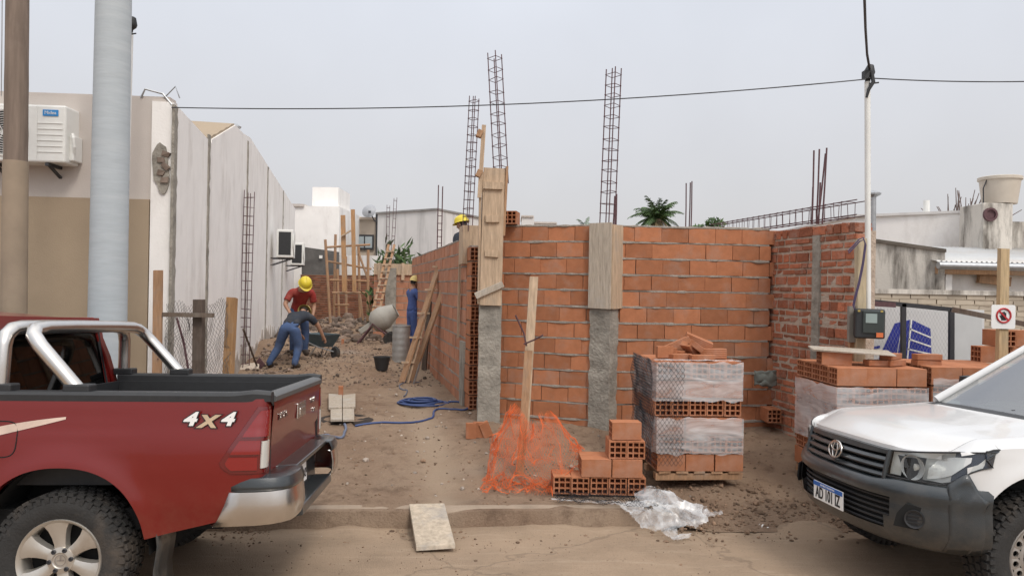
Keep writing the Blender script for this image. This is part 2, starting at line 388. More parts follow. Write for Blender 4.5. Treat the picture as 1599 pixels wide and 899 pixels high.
MOUNDS = [(-4.75, 14.6, .6, .20), (-5.3, 16.8, .9, .30), (-3.0, 14.6, 1.1, .13), (-4.4, 22, 1.6, .28), (-5.6, 24, 1.5, .34), (-2.9, 18.4, 1.1, .12),
          (1.95, 7.15, .45, .10), (3.0, 7.4, .6, .10), (-1.4, 11.5, .5, .06), (3.3, 8.0, .4, .1)]
pth = wheel_path(Xg, Yg)
Zg = base_z(Xg, Yg)+relief(Xg, Yg)*(1-.75*np.minimum(1, pth*1.2))-.03*pth
for mo in MOUNDS: Zg += mound(Xg, Yg, *mo)*(.55+.9*fbm(Xg*3, Yg*3, 31, 4))
kerbtop = sm((-.02-Dg)/.05)      # tuck the front edge under the kerb where there is one
Zg = Zg-kerbtop*.3*(1-sm((Xg-1.0)/.5))-sm((Dg-40)/30)*.0
cem = np.clip(fbm(Xg*1.3, Yg*1.3, 77, 4)*2.6-1.35, 0, 1)*(np.exp(-((Xg+2.6)**2/1.6+(Yg-17.2)**2/2.2))*1.3+np.exp(-((Xg+.45)**2/.12+(Yg-8.55)**2/.15))*.9+np.exp(-((Xg+.1)**2/.5+(Yg-6.9)**2/.2))*.8)
import bisect
_xl, _dl = xs.tolist(), ds.tolist()
def gz(x, y):
    """height of the ground sheet at a point"""
    d = y-kerb_y(x); i = min(max(bisect.bisect_right(_xl, x)-1, 0), len(_xl)-2); j = min(max(bisect.bisect_right(_dl, d)-1, 0), len(_dl)-2)
    u = min(1, max(0, (x-_xl[i])/(_xl[i+1]-_xl[i]))); v = min(1, max(0, (d-_dl[j])/(_dl[j+1]-_dl[j])))
    return float((Zg[j, i]*(1-u)+Zg[j, i+1]*u)*(1-v)+(Zg[j+1, i]*(1-u)+Zg[j+1, i+1]*u)*v)
def onlot2(u, v):
    p = onlot(u, v); z = gz(p.x, p.y); d = ray(u, v)
    for _ in range(6):
        t = (z-CAMZ)/d.z; p = Vector((0, 0, CAMZ))+d*t; z = gz(p.x, p.y)
    return Vector((p.x, p.y, z))
g = num_grid('ground', Xg, Yg, Zg, M_dirt, {'path': np.clip(pth*1.1*(.45+fbm(Xg*4, Yg*4, 8, 3)), 0, .95), 'cement': np.clip(cem, 0, .85)}); struct(g)

M_road = mat('dusty_road', (.315, .228, .155), .95, .14, 1.6, bump=.55, bscale=120, stain=(.23, .165, .11), stain_amt=.75, stain_scale=1.5)
def road_detail(m):
    nt = m.node_tree; N = nt.nodes; b_ = N['Principled BSDF']; src = b_.inputs['Base Color'].links[0].from_socket; tc = [n for n in N if n.type == 'TEX_COORD'][0]
    # fine gravel speckle and thin cracks in the old slab
    n = N.new('ShaderNodeTexNoise'); n.inputs['Scale'].default_value = 70; n.inputs['Detail'].default_value = 5; lk(nt, tc.outputs['Object'], n.inputs['Vector'])
    r_ = N.new('ShaderNodeMapRange'); r_.inputs['From Min'].default_value = .56; r_.inputs['From Max'].default_value = .72; r_.inputs['To Max'].default_value = .55; lk(nt, n.outputs['Fac'], r_.inputs['Value'])
    x = N.new('ShaderNodeMix'); x.data_type = 'RGBA'; x.inputs['B'].default_value = (.17, .12, .083, 1); lk(nt, r_.outputs['Result'], x.inputs['Factor']); lk(nt, src, x.inputs['A'])
    n2 = N.new('ShaderNodeTexNoise'); n2.inputs['Scale'].default_value = 9; n2.inputs['Detail'].default_value = 8; n2.inputs['Roughness'].default_value = .75; mp = N.new('ShaderNodeMapping'); mp.inputs['Scale'].default_value = (.25, 1.6, 1); lk(nt, tc.outputs['Object'], mp.inputs['Vector']); lk(nt, mp.outputs['Vector'], n2.inputs['Vector'])
    r2 = N.new('ShaderNodeMapRange'); r2.inputs['From Min'].default_value = .52; r2.inputs['From Max'].default_value = .70; r2.inputs['To Max'].default_value = .5; lk(nt, n2.outputs['Fac'], r2.inputs['Value'])
    y = N.new('ShaderNodeMix'); y.data_type = 'RGBA'; y.inputs['B'].default_value = (.44, .345, .25, 1); lk(nt, r2.outputs['Result'], y.inputs['Factor']); lk(nt, x.outputs['Result'], y.inputs['A'])
    v = N.new('ShaderNodeTexVoronoi'); v.feature = 'DISTANCE_TO_EDGE'; v.inputs['Scale'].default_value = .55; nz_ = N.new('ShaderNodeVectorMath'); nz_.operation = 'ADD'; sc_ = N.new('ShaderNodeVectorMath'); sc_.operation = 'SCALE'; sc_.inputs['Scale'].default_value = .5
    n3_ = N.new('ShaderNodeTexNoise'); n3_.inputs['Scale'].default_value = 3.0; n3_.inputs['Detail'].default_value = 5; lk(nt, tc.outputs['Object'], n3_.inputs['Vector']); lk(nt, n3_.outputs['Color'], sc_.inputs[0]); lk(nt, tc.outputs['Object'], nz_.inputs[0]); lk(nt, sc_.outputs['Vector'], nz_.inputs[1]); lk(nt, nz_.outputs['Vector'], v.inputs['Vector'])
    r3 = N.new('ShaderNodeMapRange'); r3.inputs['From Min'].default_value = .004; r3.inputs['From Max'].default_value = .012; r3.inputs['To Min'].default_value = .28; r3.inputs['To Max'].default_value = 0; lk(nt, v.outputs['Distance'], r3.inputs['Value'])
    z = N.new('ShaderNodeMix'); z.data_type = 'RGBA'; z.inputs['B'].default_value = (.07, .048, .032, 1); lk(nt, r3.outputs['Result'], z.inputs['Factor']); lk(nt, y.outputs['Result'], z.inputs['A']); lk(nt, z.outputs['Result'], b_.inputs['Base Color'])
road_detail(M_road)
xs2 = lines([(-260, -12, 31), (-12, -5, .5), (-5, 5, .1), (5, 12, .5), (12, 260, 31)]); ds2 = lines([(-60, -7, 6), (-7, -3, .25), (-3, .0, .06)])
X2, D2 = np.meshgrid(xs2, ds2); Y2 = 6.30+.07*X2+D2
Z2 = -.095*sm((D2+2.2)/2.2)+(fbm(X2*1.5, Y2*1.5, 41, 4)-.5)*.016*sm((D2+5)/2)
# a skirt of washed-out dirt along the gutter
Z2 = Z2+.05*sm((D2+.45)/.45)*np.maximum(0, fbm(X2*2.2, Y2*2.2, 55, 4)-.40)*2.2
r = num_grid('road', X2, Y2, Z2, M_road); struct(r)
def rz(x, y):
    d = y-kerb_y(x); return float(-.095*sm((d+2.2)/2.2))

# kerb: rounded concrete, in one run, buried towards the right
M_kerb = mat('kerb_concrete', (.31, .24, .178), .95, .14, 3, bump=.4, bscale=50, stain=(.17, .125, .09), stain_amt=.65, stain_scale=2)
k = MB(); P = []
for x in [-40, -12]+[-6+.1*i for i in range(76)]:
    row = []
    wob = .010*n3((x*1.2, 3, 0)); cr_ = .006*n3((x*3, 7, 1))
    for dy, z in ((-.035, -.16), (-.02, -.05), (.0, .012), (.022, .042), (.06, .056), (.15, .060), (.17, -.03)):
        row.append((x, kerb_y(x)+dy+wob, z+cr_*(z > 0)))
    P.append(row)
k.grid(P); k.add([P[-1][i] for i in range(7)], [tuple(range(7))]); ko = k.build('kerb', M_kerb, smooth=50); struct(ko)

# ------------------------------------------------------------------ brick walls
def bricks_into(mb, L, z0, ncourse, bl, bh, th, bed, head, rnd, tl=0.0, tr=0.0, off=.5, yj=.006, holes=(), x0=0.0, cutl=None):
    """courses of bricks along local x, face at y=0; tl/tr: how far alternate courses are toothed"""
    for c in range(ncourse):
        z = z0+c*(bh+bed)+bh/2
        a = x0+(tl if c % 2 else 0); e = L-(tr if c % 2 else 0)
        x = a-(bl*off if c % 2 else 0)*(1 if not tl else 0)-rnd.uniform(0, .12)*(0 if tl else 1)
        while x < e-.02:
            x1 = x+bl-head; xa, xb = max(x, a), min(x1, e)
            if xb-xa > .03 and not any(h[0] == c and xa <= h[1] <= xb for h in holes):
                rot = Matrix.Rotation(rnd.uniform(-.006, .006), 3, 'Y') @ Matrix.Rotation(rnd.uniform(-.01, .01), 3, 'Z')
                mb.box(((xa+xb)/2, th/2+rnd.uniform(-yj, yj), z+rnd.uniform(-.002, .002)), (xb-xa, th, bh), rot, .0012)
            x += bl+rnd.uniform(-.004, .004)
def mortar_into(mb, L, z0, ncourse, bh, th, bed, rnd, tl=0.0, tr=0.0, proud=.010, step=.035, seed=1, x0=0.0, core=True):
    if core: mb.box(((L+x0)/2, th/2, z0+ncourse*(bh+bed)/2-bed/2), (L-x0-.06-tr*2.0-tl*2, th-.05, ncourse*(bh+bed)-.02))
    for c in range(0, ncourse+1):
        z = z0+c*(bh+bed)-bed/2
        a = x0+(tl if (c % 2 or True) else 0); e = L-tr
        n = max(2, int((e-a)/step)); P = []
        for i in range(n+1):
            x = a+(e-a)*i/n
            w = n3((x*3.1, c*5.3, seed)); w2 = n3((x*11, c*3.7, seed+9)); w3 = n3((x*1.3, c*9.1, seed+4))
            pr = max(-.008, proud*(.2+.9*w+.6*w2)); up = bed*.5+.004+max(-.004, .013*w3+.012*w2); dn = bed*.5+.004+max(-.004, .026*w+.014*w2)+(.02*max(0, w3-.25))
            P.append([(x, th*.5, z+bed*.4), (x, .012, z+up), (x, -pr, z+up*.6), (x, -pr*1.2, z-dn*.5), (x, .012, z-dn), (x, th*.5, z-bed*.4)])
        mb.grid(P)
def wall_thing(name, label, cat, p0, p1, group=None, z=0):
    p0, p1 = Vector((p0[0], p0[1], 0)), Vector((p1[0], p1[1], 0)); d = p1-p0
    t = thing(name, label, cat, (p0.x, p0.y, z), (0, 0, math.atan2(d.y, d.x)), group)
    return t, d.length

BZ, NC, BH, BED = .20, 13, .1745, .022           # front walls: base height, courses, brick and bed heights
TOPZ = BZ+NC*(BH+BED)
pL, pC0 = at(772, 660, 9.22), at(922, 668, 8.86); pC1, pR = at(956, 668, 8.86), at(1219, 690, 9.02)
rnd = random.Random(3)
t, L = wall_thing('hollow_brick_wall', 'short front wall of orange hollow brick between the two concrete columns', 'brick wall', pL, pC0)
b = MB(); bricks_into(b, L, BZ, NC, .335, BH, .18, BED, .004, rnd, holes=()); b.build('bricks', M_brick, t, bevel=.003)
b = MB(); mortar_into(b, L, BZ, NC, BH, .18, BED, rnd, seed=2, proud=.016); b.build('mortar', M_mortar, t, smooth=40)
b = MB(); b.box((L/2, .09, BZ/2-.08), (L, .24, BZ+.14), jit=.01); b.build('footing', M_plinth, t)
t, L = wall_thing('hollow_brick_wall', 'wide front wall of orange hollow brick right of the boarded column, toothed at its end', 'brick wall', pC1, pR)
b = MB(); bricks_into(b, L, BZ, NC, .335, BH, .18, BED, .004, rnd, tr=.17); b.build('bricks', M_brick, t, bevel=.003)
b = MB(); mortar_into(b, L, BZ, NC, BH, .18, BED, rnd, tr=.19, seed=5, proud=.016); b.build('mortar', M_mortar, t, smooth=40)
b = MB(); b.box((L/2, .09, BZ/2-.08), (L, .24, BZ+.14), jit=.01); b.build('footing', M_plinth, t)

# a single hollow brick: end faces pierced by square channels
def hollow_into(mb, L=.33, W=.18, H=.18, nx=3, nz=3, depth=.07, rib=.012, M=None, ends=(-1, 1)):
    v0 = len(mb.v)
    hx, hy, hz = L/2, W/2, H/2
    # four long faces
    o = len(mb.v); mb.m = 0
    mb.add([(-hx, -hy, -hz), (hx, -hy, -hz), (hx, hy, -hz), (-hx, hy, -hz), (-hx, -hy, hz), (hx, -hy, hz), (hx, hy, hz), (-hx, hy, hz)],
           [(0, 3, 2, 1), (4, 5, 6, 7), (0, 1, 5, 4), (2, 3, 7, 6)])
    for s in ends:
        x = hx*s; xi = x-s*depth
        ys = [-hy+W*i/nx for i in range(nx+1)]; zs = [-hz+H*i/nz for i in range(nz+1)]
        for i in range(nx):
            for j in range(nz):
                a, b_, c, d = ys[i], ys[i+1], zs[j], zs[j+1]
                ia, ib = a+(rib if i == 0 else rib/2), b_-(rib if i == nx-1 else rib/2)
                ic, id_ = c+(rib if j == 0 else rib/2), d-(rib if j == nz-1 else rib/2)
                vs = [(x, a, c), (x, b_, c), (x, b_, d), (x, a, d), (x, ia, ic), (x, ib, ic), (x, ib, id_), (x, ia, id_), (xi, ia, ic), (xi, ib, ic), (xi, ib, id_), (xi, ia, id_)]
                mb.m = 0; mb.add(vs, [(0, 1, 5, 4), (1, 2, 6, 5), (2, 3, 7, 6), (3, 0, 4, 7)])
                mb.m = 1; mb.add(vs, [(4, 5, 9, 8), (5, 6, 10, 9), (6, 7, 11, 10), (7, 4, 8, 11), (8, 9, 10, 11)])
    for s in (-1, 1):
        if s not in ends: mb.m = 0; x = hx*s; mb.add([(x, -hy, -hz), (x, hy, -hz), (x, hy, hz), (x, -hy, hz)], [(0, 1, 2, 3)])
    mb.m = 0
    if M is not None:
        for i in range(v0, len(mb.v)): mb.v[i] = tuple(M @ Vector(mb.v[i]))
    return mb

# inner wall of the new house: its end shows the channels, its face runs back along the passage
pE = Vector((-.62, 9.98, 0)); DD = Vector((-.225, .974, 0)); pF = pE+DD*8.2
t, L = wall_thing('passage_wall', 'long orange hollow brick wall of the new house running back along the passage, channels open at its near end', 'brick wall', pF, pE)
b = MB(); bricks_into(b, L-.005, .30, 12, .335, BH, .17, BED, .004, rnd, yj=.006, holes=()); bo = b.build('bricks', M_brick2, t, bevel=.003)
b = MB(); mortar_into(b, L, .30, 12, BH, .17, BED, rnd, seed=12, proud=.006, step=.06); b.build('mortar', M_mortar, t, smooth=40)
b = MB(); b.box((L/2, .08, .06), (L, .26, .46), jit=.01); b.build('footing', M_conc, t)
b = MB()
for c in range(11): hollow_into(b, .33, .18, .176, 3, 3, M=Matrix.Translation((L+.165-.0, .088+random.uniform(-.008, .008), .36+c*.1965+.088)) @ Matrix.Rotation(random.uniform(-.03, .03), 4, 'Z'))
b.build('end_bricks', [M_brick, M_clayhole], t)
b = MB()
for c in range(12): b.box((L+.14, .088, .36+c*.1965-.009), (.28, .15, .022), jit=.006)
b.build('end_mortar', M_mortar, t)
b = MB(); b.box((L-.17, -.012, .75), (.34, .03, .95), jit=.01); b.build('concrete_patch', M_conc, t)
b = MB(); b.box((L-.12, .08, 2.55), (.30, .30, .52), jit=.008); b.build('formwork', M_wood, t)
b = MB(); b.beam((L-.42, -.04, 1.25), (L-.36, -.04, 2.78), .05, .03); b.build('batten', M_wood, t)

# old solid brick wall, coming towards the street on the right
qN, qF = Vector((3.56, 7.58, 0)), Vector((3.16, 9.3, 0)); dQ = (qF-qN).normalized()
t, L = wall_thing('old_brick_wall', 'old solid red brick wall with thick pale mortar and a cement stripe, right of the new front wall', 'brick wall', qF+dQ*9, qN)
def old_courses(mb, L, z0, z1, rnd, xmin):
    z = z0; c = 0
    while z < z1:
        h = (.098, .052, .052)[c % 3]*rnd.uniform(.95, 1.05); x = xmin-rnd.uniform(0, .1)
        wcut = rnd.uniform(-.02, .05)
        while x < L-wcut:
            w = rnd.choice((.115, .125, .135, .24)) if h > .08 else rnd.choice((.12, .24, .25, .23))
            xb = min(x+w-rnd.uniform(.016, .026), L-wcut)
            if xb-x > .04: mb.box(((x+xb)/2, .06+rnd.uniform(-.008, .010), z+h/2), (xb-x, .13, h-.002), Matrix.Rotation(rnd.uniform(-.03, .03), 3, 'Y') @ Matrix.Rotation(rnd.uniform(-.03, .03), 3, 'Z'), .0045)
            x += w+rnd.uniform(-.004, .006)
        z += h+rnd.uniform(.021, .030); c += 1
b = MB(); old_courses(b, L, .12, 2.62, rnd, L-4.2); b.build('bricks', M_old, t, bevel=.004)
b = MB(); n = 60; mz = 46
P = [[(L-4.4+4.37*i/n, .0065+.010*n3((i*.35, j*.5, 3))+.008*n3((i*1.4, j*1.7, 8)), .05+2.6*j/mz) for i in range(n+1)] for j in range(mz+1)]
b.grid(P); b.box((L/2-.03, .15, 1.33), (L-.06, .27, 2.62)); b.build('mortar', M_oldm, t, smooth=60)
b = MB(); P = []
xs_ = L-.64
for j in range(40):
    z = .2+2.42*j/39; w1, w2 = .012*n3((j*.3, 1, 2)), .012*n3((j*.3, 5, 2))
    P.append([(xs_-.07+w1, .01, z), (xs_-.062+w1, -.018, z), (xs_+.062+w2, -.018+.004*n3((j*.8, 3, 3)), z), (xs_+.07+w2, .01, z)])
b.grid(P); b.build('cement_stripe', M_conc, t, smooth=50)
b = MB(); b.box((L/2-.05, .15, 2.655), (L-.1, .26, .05), jit=.01)
for i in range(14): b.box((L-.22-.3*i+random.uniform(-.1, .1), .12, 2.695), (.2, .2, .06), Matrix.Rotation(random.uniform(-.2, .2), 3, 'Z'), .012)
b.build('coping', M_old, t)
OLDT, OLDL = t, L

# back walls at the end of the plot
t, L = wall_thing('low_brick_wall', 'orange brick cross wall with boarded top and a grey pillar at the end of the passage', 'brick wall', at(583, 500, 20), at(676, 500, 20))
b = MB(); bricks_into(b, L, .35, 10, .335, BH, .18, .02, .004, rnd); b.build('bricks', M_brick2, t)
b = MB(); mortar_into(b, L, .35, 10, BH, .18, .02, rnd, seed=31, step=.12); b.build('mortar', M_mortar, t, smooth=40)
b = MB(); b.box((.47, .05, 1.35), (.28, .3, 2.2), jit=.01); b.build('pillar', M_conc, t)
b = MB(); b.box((L/2, -.03, 2.42), (L, .04, .30), jit=.006)
for x in (.15, .42, .8, 1.1, 1.45): b.box((x, -.07, 2.36), (.07, .04, .46), jit=.006)
b.build('formwork', M_wood, t)
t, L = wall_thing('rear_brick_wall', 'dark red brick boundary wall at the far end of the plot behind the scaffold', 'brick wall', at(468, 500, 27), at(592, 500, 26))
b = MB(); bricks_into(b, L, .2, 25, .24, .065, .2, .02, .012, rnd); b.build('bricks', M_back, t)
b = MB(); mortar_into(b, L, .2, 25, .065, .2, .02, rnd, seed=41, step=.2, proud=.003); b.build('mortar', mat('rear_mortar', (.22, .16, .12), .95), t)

# ------------------------------------------------------------------ concrete columns with their boards
def col_thing(p, rz_, name, label):
    return thing(name, label, 'column', (p.x, p.y, 0), (0, 0, rz_))
def rough_prism(w, d, z0, z1, amp, seed, n=26):
    mb = MB(); P = []
    sec = [(-w/2, -d/2), (-w/4, -d/2), (0, -d/2), (w/4, -d/2), (w/2, -d/2), (w/2, 0), (w/2, d/2), (0, d/2), (-w/2, d/2), (-w/2, 0), (-w/2, -d/2)]
    for j in range(n+1):
        z = z0+(z1-z0)*j/n
        P.append([(x*(1+amp*n3((x*9+seed, y*9, z*5))+amp*.7*n3((x*21, y*21+seed, z*14))), y*(1+amp*n3((x*9, y*9+seed, z*5))+amp*.7*n3((x*20, y*20, z*15+seed))), z) for x, y in sec[:-1]])
        P[-1].append(P[-1][0])
    mb.grid(P); mb.add(P[-1][:-1], [tuple(range(10))]); return mb
pc = at(762, 660, 8.98)
t = col_thing(Vector((pc.x, pc.y+.02, 0)), R(4), 'corner_column', 'grey concrete corner column with tall wooden formwork boards still on its upper half')
rough_prism(.27, .24, .0, 1.85, .07, 3, 44).build('concrete', M_conc, t, smooth=35)
b = MB(); b.box((.005, -.145, 2.585), (.262, .028, 1.66), Matrix.Rotation(R(.6), 3, 'Y'), .004); b.build('front_board', M_wood, t)
b = MB(); b.box((.158, -.02, 3.02), (.028, .27, .84), Matrix.Rotation(R(1.5), 3, 'Y'), .004); b.build('side_board', M_wood3, t)
b = MB(); b.box((-.145, .0, 2.62), (.028, .26, 1.7), None, .004); b.build('side_board', M_wood, t)
b = MB(); b.box((.01, .14, 2.60), (.262, .028, 1.62), None, .004); b.build('rear_board', M_wood, t)
for z, w, a in ((3.20, .235, 1), (2.80, .17, -2), (2.38, .16, 3)):
    b = MB(); b.box((.0, -.176, z), (w, .03, .085), Matrix.Rotation(R(a), 3, 'Y'), .004); b.build('cleat', M_wood, t)
b = MB(); b.box((-.02, -.180, 1.94), (.36, .03, .075), Matrix.Rotation(R(-24), 3, 'Y'), .004); b.build('brace', M_wood2, t)
b = MB(); b.beam((-.16, -.16, 3.05), (-.12, -.15, 3.93), .05, .035); b.build('upright_batten', M_wood, t)
for z in (3.82, 3.34): 
    b = MB(); b.box((-.17, -.17, z), (.06, .09, .09), Matrix.Rotation(.4, 3, 'Y'), .006); b.build('wedge', M_wood3, t)
COLA = t
pc = at(941, 668, 8.86)
t = col_thing(Vector((pc.x, pc.y, 0)), R(33), 'centre_column', 'grey concrete column in the middle of the front wall with two short boards at its top')
t.rotation_euler.z = R(-33)
rough_prism(.27, .25, .0, 1.82, .12, 8, 44).build('concrete', M_conc, t, smooth=35)
b = MB(); b.box((-.0, -.15, 2.255), (.29, .026, 1.02), None, .004); b.build('front_board', M_wood2, t)
t2 = MB(); t2.box((.158, 0.0, 2.245), (.026, .28, 1.0), None, .004); t2.build('side_board', M_wood, t)
b = MB(); b.box((0, 0, 2.2), (.27, .25, 1.0)); b.build('core', M_conc, t)
COLB = t
# ------------------------------------------------------------------ neighbour on the left: facade, tan panel, long party wall
def WY(u): return 1.89/(-(u-799.5)/1142-.2304)          # distance at which the party wall is met
def WX(Y): return -1.89-.2304*Y
house = thing('left_house', 'long white single storey house on the left with cream front and tan lower panel', 'house', (WX(8.0), 8.0, 0), (0, 0, R(13)))
def hl(u, v, Y):            # to house coordinates
    p = at(u, v, Y)-Vector((WX(8.0), 8.0, 0)); return Matrix.Rotation(-R(13), 3, 'Z') @ p
EL = [WY(u)-8.0 for u in (268, 318, 322, 352, 383, 415, 440, 455)]
EL = [e/math.cos(R(13)) for e in EL]
# side wall outline (local y runs back along the wall, face at x=0)
prof = [(0, .0), (0, 3.93), (2.35, 3.93), (2.36, 3.98), (4.6, 4.66), (5.6, 4.72), (6.6, 4.84), (20.5, 4.84), (20.5, 0)]
b = MB(); b.prism([(0, y, z) for y, z in prof], (-.22, 0, 0)); b.build('party_wall', M_white, house)
b = MB(); b.box((-3.6, 12.7, 2.2), (6.3, 15.4, 4.7)); b.box((-4.2, 3.3, 1.8), (7.0, 3.3, 3.7)); b.build('body', M_cream, house)
b = MB(); b.prism([(-.25, 4.62, 4.3), (-.25, 2.4, 4.0), (-1.6, 2.4, 4.0), (-1.6, 4.62, 4.62), (-.25, 4.62, 4.62)], (0, .02, 0)); 
b.box((-2.3, 4.75, 4.40), (4.1, .2, .5)); b.build('upper_parapet', M_white, house)
b = MB(); b.grid([[(-.02-.5*j, 2.36+2.24*i/8, 3.985+.675*i/8+.012*(i % 2)) for j in range(4)] for i in range(9)]); b.build('sloping_roof', M_tan, house, solid=.05)
# facade to the street: turned to follow the kerb
fr = R(4)-R(13); ca, sa = math.cos(fr), math.sin(fr)
def F(x, y, z): return (x*ca-y*sa, x*sa+y*ca, z)       # facade coordinates: x runs left (negative), y into the house
fm = MB(); fm.box((-3.6, .1, 1.98), (7.12, .2, 3.96)); fm.v = [F(*p) for p in fm.v]; fm.build('facade', M_cream, house)
fm = MB(); fm.box((-3.78, -.018, 1.43), (7.1, .036, 2.86)); fm.v = [F(*p) for p in fm.v]; fm.build('tan_panel', M_tan, house)
fm = MB(); fm.box((-3.6, .1, 3.975), (7.1, .18, .03)); fm.v = [F(*p) for p in fm.v]; fm.build('coping', M_cream, house)
# broken plaster at the corner
b = MB(); P = []
for j in range(18):
    a = 2*PI*j/18; P.append((-.115+.085*math.cos(a)*(1+.35*n3((j*1.7, 2, 3))), -.022, 3.20+.27*math.sin(a)*(1+.4*n3((j*2.1, 5, 1)))-.25*math.cos(a)*.3))
b.prism(P, (0, .03, 0)); b.build('broken_plaster', M_conc, house)
b = MB()
for j in range(5): b.box((-.07-.05*(j % 2), -.022, 3.08+.07*j), (.08, .035, .05), Matrix.Rotation(.3*(j % 3), 3, 'Y'), .012)
b.build('exposed_brick', mat('dusty_brick', (.20, .15, .12), .95, .3, 9), house)
for u, w, zt in ((268, .085, 3.9), (322, .052, 4.0), (383, .05, 4.70), (415, .05, 4.80), (440, .05, 4.82)):
    y = (WY(u)-8.0)/math.cos(R(13)); b = MB(); P = []
    for j in range(46):
        z = .2+(zt-.2)*j/45; a1, a2 = .022*n3((j*.5, u, 1)), .022*n3((j*.5, u, 7))
        P.append([(-.01, y-w+a1, z), (.016, y-w*.85+a1, z), (.02+.012*n3((j*.9, u, 3)), y+w*.85+a2, z), (-.01, y+w+a2, z)])
    b.grid(P); b.build('joint', M_conc, house, smooth=60)
b = MB(); y0 = (WY(385)-8)/math.cos(R(13)); b.tube([(-.25, y0, 4.6), (-.25, y0, 5.0)], .055, 10); b.lathe([(.02, 5.06), (.11, 5.0), (.09, 4.97)], 12, Matrix.Translation((-.25, y0, 0))); b.build('vent_pipe', M_grey, house)
b = MB(); b.tube([F(-.35, -.0, 3.97), F(-.3, -.02, 4.06), F(-.12, 0, 4.02), F(-.02, 0, 3.9)], .012, 6); b.tube([F(-.1, 0, 3.98), F(.02, -.02, 4.1), F(.06, 0, 3.98)], .008, 6); b.build('loose_wire', M_grey, house)
# weathered foot of the party wall
b = MB(); P = []
for i in range(110):
    y = 3+17.3*i/109; h = .55+.55*abs(n3((i*.31, 2, 1)))+.3*n3((i*1.3, 4, 2)); P.append([(.006, y, 0), (.011, y, h*.5), (.008, y, h), (-.01, y, h+.02)])
b.grid(P); b.build('damp_stain', mat('damp_render', (.40, .345, .295), .95, .25, 3, stain=(.62, .58, .54), stain_amt=.9, stain_scale=2.2), house)

# air conditioners on the left house
def ac_unit(name, label, loc, rz_, w=.80, h=.56, d=.30, badge=True):
    t = thing(name, label, 'air conditioner', loc, (0, 0, rz_), 'outdoor air conditioner units')
    b = MB(); b.box((0, 0, 0), (w, d, h)); b.build('casing', M_whitepl, t, bevel=.02)
    cx = -w*.17
    b = MB(); Mx = Matrix.Translation((cx, -d/2-.002, 0)) @ Matrix.Rotation(R(90), 4, 'X')
    b.lathe([(h*.41, 0), (h*.41, .012), (h*.385, .012), (h*.385, .0)], 32, Mx); 
    for k in range(9): r_ = h*.385*(k+1)/9.5; b.lathe([(r_, .006), (r_+.004, .012), (r_+.008, .006)], 28, Mx, cap=False)
    for k in range(12):
        a = 2*PI*k/12; b.beam((cx, -d/2-.008, 0), (cx+h*.39*math.cos(a), -d/2-.008, h*.39*math.sin(a)), .004, .006)
    b.build('grille', M_whitepl, t, smooth=40)
    b = MB(); b.lathe([(h*.385, .003), (0, .003)], 32, Mx, cap=False); b.build('fan_opening', M_blackpl, t)
    b = MB()
    for k in range(6): b.box((w*.33, -d/2-.004, -h*.32+k*.06), (w*.27, .006, .006))
    b.box((w*.19, -d/2-.002, 0), (.006, .006, h*.96)); b.build('louvres', M_whitepl, t)
    b = MB(); b.box((w/2+.02, .02, -h*.22), (.05, d*.6, h*.45)); b.build('valve_cover', M_whitepl, t, bevel=.012)
    b = MB(); b.tube([(w/2+.02, -.05, .02), (w/2+.05, -.09, -.03), (w/2+.055, -.08, -.12), (w/2+.03, -.04, -.22)], .016, 8); b.build('pipe', M_whitepl, t)
    for s in (-.3, .3):
        b = MB(); b.beam((s*w, -d/2, -h/2-.02), (s*w, d/2+.14, -h/2-.02), .035, .03); b.beam((s*w, -d*.3, -h/2-.03), (s*w, d/2+.14, -h/2-.2), .03, .02); b.build('bracket', M_dark, t)
    if not badge:
        b = MB(); b.box((-w/2-.004, 0, .0), (.012, d*.72, h*.82))
        b.build('coil', M_blackpl, t)
    if badge:
        b = MB(); b.box((w*.335, -d/2-.005, h*.36), (.155, .006, .065)); bd = b.build('badge', mat('badge_blue', (.02, .22, .55), .4, .03), t)
        text_mesh('Midea', 'lettering', M_whitepl, bd, Matrix.Translation((w*.335, -d/2-.010, h*.36)) @ Matrix.Rotation(R(90), 4, 'X'), .05, .001)
    return t
p = at(44, 212, 7.78); ac_unit('air_conditioner', 'large white air conditioner unit with blue badge, on the cream house front', (p.x, p.y, p.z), R(4), w=.92, h=.60)
for (u, v, n_) in ((437, 381, 'small air conditioner on the long party wall, the nearer of two'), (457.5, 397, 'smaller air conditioner further back on the party wall')):
    Y = WY(u-12 if u < 450 else u-10)-.2; p = at(u, v, Y)
    ac_unit('air_conditioner', n_, (WX(p.y)+.36, p.y, p.z), R(103), w=.75, h=.72, d=.42, badge=False)

# ------------------------------------------------------------------ buildings behind the plot
def block(mb, u0, u1, v0, v1, Y, depth):
    a, c = at(u0, v0, Y), at(u1, v1, Y); a2 = at(u0, v1, Y)
    mb.box(((a.x+c.x)/2, Y+depth/2, (min(c.z, a2.z)+a.z)/2), (c.x-a.x, depth, a.z-min(c.z, a2.z))); return a, c
t = thing('white_block_house', 'plain white house with a square roof tower, beyond the end of the party wall', 'house', (0, 0, 0))
b = MB(); block(b, 452, 527, 321, 500, 30, 6); b.build('wall', M_white, t)
b = MB(); block(b, 488, 528, 292, 326, 31, 2.2); b.build('tower', M_white, t)
b = MB(); block(b, 450, 474, 318, 322, 29.9, 6); b.build('coping', M_cream, t)
t = thing('dark_grey_wall', 'dark grey low wall with a pale plaque, standing under the white block house', 'wall', (0, 0, 0))
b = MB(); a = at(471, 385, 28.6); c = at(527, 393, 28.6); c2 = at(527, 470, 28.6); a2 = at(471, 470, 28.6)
b.prism([a, c, c2, a2], (0, .3, 0)); b.build('wall', mat('dark_grey', (.10, .095, .09), .95, .3, 2, stain=(.2, .19, .18), stain_amt=.6), t)  # one dark grey base with paler blotches
